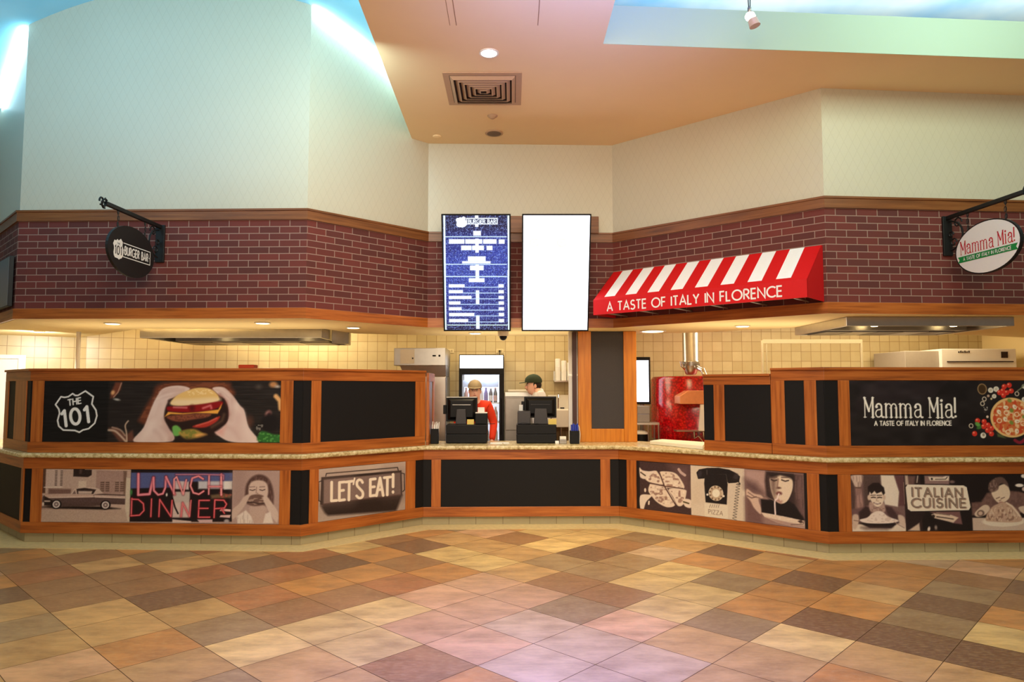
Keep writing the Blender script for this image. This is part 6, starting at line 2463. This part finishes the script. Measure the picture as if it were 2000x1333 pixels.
# stainless ice unit left of the fridge
t = thing('steel_cabinet', 'tall stainless cabinet with an overhanging lit head, left of the drinks fridge', 'cabinet', (-1.2, 9.6, 0))
mb = MB()
mb.box(XY, -1.435, -0.885, 9.34, 9.98, 0.05, 1.70)
mb.build('lower_body', STEEL, t, bevel=0.008)
mb = MB()
mb.box(XY, -1.575, -0.885, 9.29, 9.98, 1.845, 2.08)
h = mb.build('head', STEEL, t, bevel=0.006)
mb = MB()
mb.add([(-1.43, 9.34, 1.70), (-0.885, 9.34, 1.70), (-0.885, 9.31, 1.845), (-1.50, 9.31, 1.845), (-1.43, 9.9, 1.70), (-0.885, 9.9, 1.70), (-0.885, 9.9, 1.845), (-1.5, 9.9, 1.845)],
       [(0, 1, 2, 3), (4, 5, 6, 7), (0, 3, 7, 4), (1, 2, 6, 5), (0, 1, 5, 4)])
mb.build('neck', STEELD, t)
mb = MB()
mb.box(XY, -1.49, -1.30, 9.283, 9.289, 1.87, 2.06)
mb.build('control_plate', WHITEP, h)
for q in ((-1.33, -1.315, 9.276, 9.283, 1.93, 1.95), (-1.06, -1.015, 9.284, 9.289, 1.965, 1.985), (-0.98, -0.955, 9.284, 9.289, 1.962, 1.988)):
    mb = MB()
    mb.box(XY, *q)
    mb.build('switch', BLACKPL, h)
for xx in (-1.39, -0.93):
    for yy in (9.4, 9.9):
        mb = MB()
        mb.lathe((xx, yy, 0), [(0.025, 0), (0.025, 0.05)], 10)
        mb.build('foot', BLACKPL, t)

# wall outlets
for x, lb in ((-0.94, 'beige wall outlet beside the steel cabinet'), (-0.185, 'beige wall outlet with a plug above the drinks fridge')):
    t = thing('wall_outlet', lb, 'outlet', (x, 10.59, 2.10))
    mb = MB()
    mb.box(XY, x - 0.055, x + 0.055, 10.588, 10.599, 2.075, 2.138)
    mb.build('plate', plain('outlet_plate', (222, 204, 160), 0.4), t, bevel=0.003)
    for a in (x - 0.035, x + 0.012):
        mb = MB()
        mb.box(XY, a, a + 0.023, 10.584, 10.588, 2.09, 2.122)
        mb.build('socket', plain('outlet_socket', (180, 160, 120), 0.5), t)
mb = MB()
mb.box(XY, -0.195, -0.175, 10.555, 10.583, 2.095, 2.118)
mb.tube([(-0.185, 10.55, 2.10), (-0.185, 10.55, 2.0), (-0.185, 10.53, 1.7)], 0.006, 6)
o = mb.build('fridge_plug', BLACKPL, None, loc=(-0.185, 10.57, 2.1))
tag(o, 'black plug and cord in the outlet above the drinks fridge', 'plug')

# ------------------------------------------------------------------ cooker hoods
def hood(label, x0, x1, y0, y1, zb, ztop, lights):
    t = thing('cooker_hood', label, 'hood', ((x0 + x1) / 2, (y0 + y1) / 2, zb), 'cooker hoods')
    mb = MB()
    th = 0.03
    mb.box(XY, x0, x1, y0, y0 + th, zb, ztop)
    mb.box(XY, x0, x1, y1 - th, y1, zb, ztop)
    mb.box(XY, x0, x0 + th, y0 + th, y1 - th, zb, ztop)
    mb.box(XY, x1 - th, x1, y0 + th, y1 - th, zb, ztop)
    mb.box(XY, x0 + th, x1 - th, y0 + th, y1 - th, ztop - 0.02, ztop)
    mb.build('canopy', STEEL, t, bevel=0.003)
    mb = MB()
    mb.box(XY, x0 + 0.10, x1 - 0.10, y0 + (y1 - y0) * 0.45, y0 + (y1 - y0) * 0.55, zb + 0.005, ztop - 0.02)
    mb.build('filter_bank', STEELD, t)
    n = 5
    for k in range(n):
        a = x0 + 0.12 + (x1 - x0 - 0.24) * k / n
        mb = MB()
        mb.box(XY, a, a + (x1 - x0 - 0.24) / n - 0.02, y0 + (y1 - y0) * 0.56, y1 - 0.06, zb - 0.005, zb + 0.02)
        mb.build('filter', STEEL if k % 2 else STEELD, t)
    for k in range(lights):
        a = x0 + (x1 - x0) * (k + 0.6) / lights
        mb = MB()
        mb.lathe((a, y0 + 0.42, zb + 0.03), [(0.03, 0.0), (0.045, 0.02), (0.03, 0.05)], 14)
        mb.build('hood_lamp', LAMPW, t, smooth=True)
    return t


hood('wide stainless cooker hood in the left kitchen behind the burger screen', -4.46, -2.28, 8.33, 9.85, 2.147, 2.36, 2)
t = thing('hood_side_panel', 'steel panel hanging beside the right end of the left cooker hood', 'panel', (-2.15, 8.9, 2.05))
mb = MB()
mb.box(XY, -2.26, -2.05, 8.72, 8.78, 2.10, 2.30)
mb.build('panel', STEELD, t, bevel=0.004)
for x in (-2.24, -2.07):
    mb = MB()
    mb.tube([(x, 8.75, 2.30), (x, 8.75, 2.78)], 0.008, 6)
    mb.build('hanger_rod', STEELD, t)
hood('wide stainless cooker hood in the right kitchen above the Mamma Mia banner', 3.255, 4.89, 6.76, 8.0, 2.150, 2.2385, 2)

# ------------------------------------------------------------------ right kitchen: pizza oven, flue, kiosk, racks
REDM = NT('red_mosaic')
vo = REDM.n('ShaderNodeTexVoronoi')
vo.inputs['Scale'].default_value = 34
REDM.l(REDM.pos(), vo.inputs['Vector'])
REDM.l(REDM.mix(REDM.math('MULTIPLY', vo.outputs['Distance'], 1.4), rgba((226, 22, 26)), rgba((140, 6, 14))), REDM.b.inputs['Base Color'])
REDM.setp(0.18, 0, 0.6)
t = thing('pizza_oven', 'round red mosaic pizza oven with a copper hooded mouth', 'oven', (2.62, 9.75, 0))
mb = MB()
mb.lathe((2.62, 9.75, 0), [(0.60, 0.0), (0.60, 0.80), (0.67, 0.86), (0.67, 1.66), (0.64, 1.70), (0.2, 1.72)], 40)
mb.build('body', REDM.mat, t, smooth=True, label='red mosaic drum')
mb = MB()
mb.prism(FreeFrame((0, 0, 1.34), (1, 0, 0), (0, 1, 0), (0, 0, 1)), [(2.155, 0), (2.62, 0), (2.62, 0.172), (2.26, 0.172), (2.155, 0.10)], 8.98, 9.5)
mb.build('mouth_hood', COPPER, t, bevel=0.006, label='copper coloured mouth hood')
mb = MB()
mb.prism(FreeFrame((0, 0, 0), (1, 0, 0), (0, 1, 0), (0, 0, 1)), [(2.385, 1.0), (2.53, 1.0), (2.50, 1.335), (2.41, 1.335)], 8.93, 8.975)
mb.build('side_shield', WHITEP, t)
mb = MB()
mb.box(XY, 2.10, 2.66, 8.95, 9.12, 0.99, 1.005)
mb.build('landing_shelf', STEEL, t)
REDV = plain('red_valve', (196, 40, 36), 0.4)
for k in range(4):
    mb = MB()
    mb.ball((2.36 + 0.06 * k, 8.99, 0.955), 0.014, 8)
    mb.build('valve', REDV, t)
for x in (2.33, 2.45, 2.57):
    mb = MB()
    mb.tube([(x, 8.98, 0.985), (x, 8.98, 0.90), (x + 0.05, 8.98, 0.93), (x + 0.11, 8.98, 0.86)], 0.008, 6)
    mb.build('gas_pipe', CHROME, t)
t = thing('flue_pipe', 'shiny flue pipe rising from the red oven to the ceiling', 'pipe', (2.38, 9.30, 1.74))
mb = MB()
mb.lathe((2.385, 9.30, 1.722), [(0.06, 0.0), (0.075, 0.02), (0.10, 0.10), (0.105, 0.16), (0.112, 0.165), (0.112, 0.18), (0.105, 0.19), (0.105, 1.055)], 24)
mb.build('pipe', STEEL, t, smooth=True)
mb = MB()
mb.tube([(2.31, 9.28, 1.80), (2.26, 9.26, 1.84), (2.25, 9.26, 1.90)], 0.022, 10)
mb.build('side_pipe', CHROME, t, smooth=True)
mb = MB()
mb.tube([(2.44, 9.22, 1.82), (2.48, 9.06, 1.78), (2.50, 9.03, 1.70), (2.51, 9.03, 1.52)], 0.032, 12)
mb.build('side_pipe', CHROME, t, smooth=True)
mb = MB()
mb.lathe((2.385, 9.30, 1.84), [(0.118, 0.0), (0.118, 0.03)], 24)
mb.build('damper_collar', STEELD, t, smooth=True)

t = thing('kiosk_screen', 'bright white upright screen between the pillar and the red oven', 'screen', (1.79, 9.6, 1.3))
mb = MB()
mb.box(XY, 1.67, 1.905, 9.6, 9.66, 1.322, 1.972)
mb.build('housing', BLACKPL, t, bevel=0.006)
mb = MB()
mb.box(XY, 1.685, 1.878, 9.594, 9.5995, 1.357, 1.925)
mb.build('display', glow('kiosk_glow', (232, 238, 255), 3.0), t)
mb = MB()
mb.tube([(1.79, 9.64, 1.322), (1.79, 9.64, 0.02)], 0.03, 10)
mb.lathe((1.79, 9.64, 0), [(0.075, 0), (0.075, 0.02)], 20)
mb.build('stand', STEELD, t)
t = thing('wire_shelf', 'steel wire shelf unit behind the right end of the pillar', 'shelf', (1.82, 9.3, 0))
for z in (1.06, 0.80):
    mb = MB()
    mb.box(XY, 1.62, 1.945, 9.25, 9.55, z, z + 0.03)
    mb.build('shelf', STEEL, t)
for xx in (1.63, 1.80, 1.935):
    for yy in (9.26, 9.54):
        mb = MB()
        mb.tube([(xx, yy, 0), (xx, yy, 1.06)], 0.010, 8)
        mb.build('post', STEEL, t)
mb = MB()
mb.box(XY, 1.66, 1.83, 9.30, 9.50, 1.092, 1.20)
mb.box(XY, 1.66, 1.83, 9.29, 9.30, 1.20, 1.31)
o = mb.build('small_mixer', STEELD, None, loc=(1.74, 9.4, 1.092), bevel=0.01)
tag(o, 'small steel appliance on the top of the wire shelf under the kiosk screen', 'appliance')
t = thing('food_warmer', 'round white lidded pot on the lower wire shelf by the pillar', 'pot', (1.72, 9.36, 0.832))
mb = MB()
mb.lathe((1.72, 9.38, 0.832), [(0.09, 0), (0.10, 0.01), (0.10, 0.10)], 24)
mb.build('body', BLACKPL, t, smooth=True)
mb = MB()
mb.lathe((1.72, 9.38, 0.933), [(0.104, 0), (0.104, 0.015), (0.07, 0.04), (0.02, 0.05)], 24)
mb.build('lid', WHITEP, t, smooth=True)

# pipe rack in front of the right tiled wall
t = thing('pipe_rack', 'tall pale pipe frame standing before the right tiled wall', 'rack', (4.14, 9.6, 0))
mb = MB()
mb.box(XY, 3.46, 4.83, 9.59, 9.61, 2.16, 2.215)
mb.build('top_bar', RACKP, t)
for x in (3.45, 3.51, 4.82):
    mb = MB()
    mb.tube([(x, 9.6, 0), (x, 9.6, 2.20)], 0.016 if x != 3.51 else 0.008, 10)
    mb.build('post', RACKP, t, smooth=True)
# big oven at the right with grey side
t = thing('deck_oven', 'cream fronted deck oven with grey side at the far right', 'oven', (6.4, 9.9, 0))
mb = MB()
mb.box(XY, 5.92, 6.95, 9.6, 10.5, 0.1, 2.085)
bd = mb.build('body', WHITEP, t, bevel=0.008)
mb = MB()
mb.box(XY, 5.45, 5.919, 9.66, 10.5, 0.1, 2.06)
mb.build('side_unit', plain('grey_side', (170, 158, 142), 0.5), t, bevel=0.008)
mb = MB()
mb.box(XY, 5.99, 6.90, 9.585, 9.599, 1.90, 1.914)
mb.build('slot', DARKHOLE, bd)
mb = MB()
mb.box(XY, 6.74, 6.83, 9.592, 9.599, 1.96, 2.045)
for k in range(6):
    mb.box(XY, 6.15 + 0.028 * k, 6.165 + 0.028 * k, 9.592, 9.599, 2.03, 2.05 + 0.008 * (k % 2))
mb.build('control_plate', DARKHOLE, bd)
mb = MB()
mb.box(XY, 5.5, 6.9, 9.7, 10.45, 0.0, 0.099)
mb.build('base', BLACKPL, t)
# white pole at left and red tin on the shelf behind the burger screen
mb = MB()
mb.tube([(-5.36, 8.6, 0.0), (-5.36, 8.6, ZB + 0.001)], 0.026, 14)
o = mb.build('ceiling_pole', WHITEP, None, loc=(-5.36, 8.6, 0), smooth=True)
tag(o, 'white vertical pole behind the left end of the burger screen', 'pole')
t = thing('prep_shelf', 'steel shelf behind the burger screen carrying a red tin', 'shelf', (-3.25, 8.6, 0))
mb = MB()
mb.box(XY, -3.9, -2.6, 8.5, 8.9, 1.76, 1.785)
mb.build('shelf', STEEL, t)
for x in (-3.85, -2.65):
    for y in (8.55, 8.85):
        mb = MB()
        mb.tube([(x, y, 0), (x, y, 1.76)], 0.014, 8)
        mb.build('post', STEEL, t)
mb = MB()
mb.box(XY, -3.36, -3.16, 8.55, 8.68, 1.7855, 1.832)
o = mb.build('red_tin', plain('red_tin_paint', (206, 70, 40), 0.5), None, loc=(-3.26, 8.6, 1.7855), bevel=0.012)
tag(o, 'red tin peeping over the top of the burger screen', 'tin')


# ------------------------------------------------------------------ people behind the counter
def skin_obj(name, V, Ed, R, mat, parent, rot, org, sc, subdiv=2, root=0):
    """grow a continuous surface over a skeleton of joints (Skin modifier, then subdivision)"""
    me = bpy.data.meshes.new(name)
    c, s = math.cos(rot), math.sin(rot)
    P = [(sc * (x * c - y * s), sc * (x * s + y * c), sc * z) for x, y, z in V]
    me.from_pydata(P, Ed, [])
    o = bpy.data.objects.new(name, me)
    COL.objects.link(o)
    m = o.modifiers.new('skin', 'SKIN')
    m.use_smooth_shade = True
    m.branch_smoothing = 0.4
    lay = me.skin_vertices[0].data
    for i, r in enumerate(R):
        rr = r if isinstance(r, tuple) else (r, r)
        lay[i].radius = (rr[0] * sc, rr[1] * sc)
        lay[i].use_root = (i == root)
    sb = o.modifiers.new('sub', 'SUBSURF')
    sb.levels = subdiv
    sb.render_levels = subdiv
    dg = bpy.context.evaluated_depsgraph_get()
    dg.update()
    me2 = bpy.data.meshes.new_from_object(o.evaluated_get(dg))
    o.modifiers.clear()
    o.data = me2
    me2.materials.clear()
    me2.materials.append(mat)
    me2.polygons.foreach_set('use_smooth', [True] * len(me2.polygons))
    bpy.data.meshes.remove(me)
    o.parent = parent
    return o


def local_mb(rot, sc):
    c, s = math.cos(rot), math.sin(rot)

    def f(p):
        return (sc * (p[0] * c - p[1] * s), sc * (p[0] * s + p[1] * c), sc * p[2])
    return f


def person(label, loc, rot, sc, arms, shirt, capm, lean=0.0, hairm=HAIR, shrug=0.0):
    """faces local -y before turning by rot. arms: (elbow, wrist) for each side, local"""
    t = thing('person', label, 'person', loc)
    V, Ed, R = [], [], []

    def add(p, r, par=None):
        V.append(p)
        R.append(r)
        if par is not None:
            Ed.append((par, len(V) - 1))
        return len(V) - 1
    L = lean
    pel = add((0, 0, 0.92), (0.15, 0.105))
    wa = add((0, -0.1 * L, 1.06), (0.135, 0.095), pel)
    ch = add((0, -0.3 * L, 1.24), (0.15, 0.105), wa)
    nb = add((0, -0.5 * L + 0.01, 1.405 + shrug), (0.085, 0.07), ch)
    nk = add((0, -0.55 * L - 0.005, 1.455 + shrug * 0.6), 0.062, nb)
    jw = add((0, -0.6 * L - 0.03, 1.515), (0.074, 0.086), nk)
    hd = add((0, -0.6 * L - 0.018, 1.60), (0.086, 0.102), jw)
    add((0, -0.6 * L - 0.005, 1.668), (0.07, 0.082), hd)
    hands = []
    for sd, (el, wr) in zip((-1, 1), arms):
        sh = add((sd * 0.165, -0.45 * L + 0.015, 1.39 + shrug), 0.058, nb)
        e = add(el, 0.042, sh)
        w = add(wr, 0.028, e)
        d = (Vector(wr) - Vector(el)).normalized()
        up = Vector((0, 0, 1))
        sid = d.cross(up).normalized()
        pm = Vector(wr) + d * 0.055
        pi = add(tuple(pm), (0.036, 0.018), w)
        for k, (off, ln) in enumerate(((-0.030, 0.068), (-0.010, 0.080), (0.010, 0.076), (0.030, 0.060))):
            b = pm + d * 0.035 + sid * off
            i1 = add(tuple(b), 0.0095, pi)
            i2 = add(tuple(b + d * ln * 0.55 - up * 0.012), 0.0085, i1)
            add(tuple(b + d * ln * 0.95 - up * 0.034), 0.0075, i2)
        b = Vector(wr) + d * 0.03 - sid * sd * 0.034
        i1 = add(tuple(b), 0.011, pi)
        add(tuple(b + d * 0.035 - sid * sd * 0.018 - up * 0.008), 0.009, i1)
    for sd in (-1, 1):
        hp = add((sd * 0.085, 0, 0.83), 0.088, pel)
        kn = add((sd * 0.095, -0.015, 0.47), 0.058, hp)
        an = add((sd * 0.10, 0.015, 0.09), 0.038, kn)
        add((sd * 0.105, -0.13, 0.035), (0.042, 0.028), an)
    skin_obj('body', V, Ed, R, SKINM, t, rot, loc, sc)
    # clothes follow the same joints, a little fuller
    V2, E2, R2 = [], [], []

    def add2(p, r, par=None):
        V2.append(p)
        R2.append(r)
        if par is not None:
            E2.append((par, len(V2) - 1))
        return len(V2) - 1
    a = add2((0, 0, 0.86), (0.172, 0.125))
    b = add2((0, -0.1 * L, 1.06), (0.16, 0.12), a)
    c = add2((0, -0.3 * L, 1.24), (0.172, 0.128), b)
    dn = add2((0, -0.5 * L + 0.015, 1.405 + shrug), (0.135, 0.122), c)
    add2((0, -0.53 * L + 0.02, 1.465 + shrug), (0.09, 0.092), dn)
    for sd, (el, wr) in zip((-1, 1), arms):
        s0 = add2((sd * 0.172, -0.45 * L + 0.015, 1.385 + shrug), 0.08, dn)
        e0 = add2(el, 0.058, s0)
        w0 = Vector(el).lerp(Vector(wr), 0.99)
        add2(tuple(w0), 0.046, e0)
    skin_obj('jacket' if shirt is JACKET else 'shirt', V2, E2, R2, shirt, t, rot, loc, sc)
    V3, E3, R3 = [(0, 0, 0.95)], [], [(0.165, 0.118)]
    for sd in (-1, 1):
        i = len(V3)
        V3 += [(sd * 0.088, 0, 0.82), (sd * 0.095, -0.015, 0.47), (sd * 0.10, 0.012, 0.11)]
        R3 += [0.102, 0.076, 0.06]
        E3 += [(0, i), (i, i + 1), (i + 1, i + 2)]
    skin_obj('trousers', V3, E3, R3, TROUSER, t, rot, loc, sc)
    f = local_mb(rot, sc)
    hy = -0.6 * L - 0.018

    def put(mb, name, mat, parent=None, **k):
        mb.v = [tuple(Vector(f(q)) + Vector(loc)) for q in mb.v]
        return mb.build(name, mat, parent or t, **k)
    # cap: crown and peak; hair below it; face
    mb = MB()
    prof = [(0.110, 0.0), (0.113, 0.015)] + [(0.113 * math.cos(a_ * 0.157), 0.02 + 0.098 * math.sin(a_ * 0.157)) for a_ in range(10)] + [(0.006, 0.119)]
    mb.lathe((0, hy + 0.012, 1.625), prof, 36, sx=0.86, sy=1.06)
    cp = put(mb, 'cap', capm, smooth=True)
    mb = MB()
    n = 14
    top = []
    for k in range(n + 1):
        aa = math.pi * k / n
        top.append((0.088 * math.cos(aa), hy - 0.06 - 0.125 * math.sin(aa), 1.640 - 0.018 * math.sin(aa)))
    vs = top + [(x, y, z - 0.008) for x, y, z in top]
    m_ = n + 1
    mb.add(vs, [tuple(range(m_)), tuple(range(2 * m_ - 1, m_ - 1, -1))] + [(i, i + 1, m_ + i + 1, m_ + i) for i in range(n)])
    put(mb, 'peak', capm, cp)
    mb = MB()
    mb.ball((0, hy + 0.035, 1.595), (0.086, 0.090, 0.085), 18)
    put(mb, 'hair', hairm, smooth=True)
    mb = MB()
    mb.ball((0, hy - 0.090, 1.566), (0.0115, 0.018, 0.023), 12)
    put(mb, 'nose', SKINM, smooth=True)
    for sd in (-1, 1):
        mb = MB()
        mb.ball((sd * 0.031, hy - 0.073, 1.592), (0.013, 0.011, 0.007), 10)
        put(mb, 'eye', WHITEP, smooth=True)
        mb = MB()
        mb.ball((sd * 0.031, hy - 0.0815, 1.592), (0.0055, 0.004, 0.0055), 8)
        put(mb, 'pupil', HAIR, smooth=True)
        mb = MB()
        mb.box(XY, sd * 0.031 - 0.018, sd * 0.031 + 0.018, hy - 0.090, hy - 0.078, 1.608, 1.614)
        put(mb, 'eyebrow', hairm)
        mb = MB()
        mb.ball((sd * 0.080, hy + 0.018, 1.578), (0.012, 0.020, 0.030), 10)
        put(mb, 'ear', SKINM, smooth=True)
    mb = MB()
    mb.ball((0, hy - 0.0825, 1.527), (0.022, 0.009, 0.006), 10)
    put(mb, 'mouth', plain('lips', (176, 96, 88), 0.5), smooth=True)
    return t


person('person in an orange red jacket and tan cap facing us behind the left till', (-0.485, 9.2, 0.0), 0.0, 0.95,
       [((-0.25, -0.04, 1.10), (-0.17, -0.24, 1.02)), ((0.262, 0.0, 1.14), (0.235, -0.14, 0.90))], JACKET, CAPTAN, 0.10, shrug=0.02)
person('person in a white shirt and dark green cap turned left behind the right till', (0.425, 9.5, 0.0), math.radians(-78), 0.995,
       [((-0.23, 0.0, 1.11), (-0.18, -0.13, 0.95)), ((0.23, 0.0, 1.11), (0.18, -0.13, 0.95))], SHIRT, CAPGREEN, 0.22, shrug=0.095)
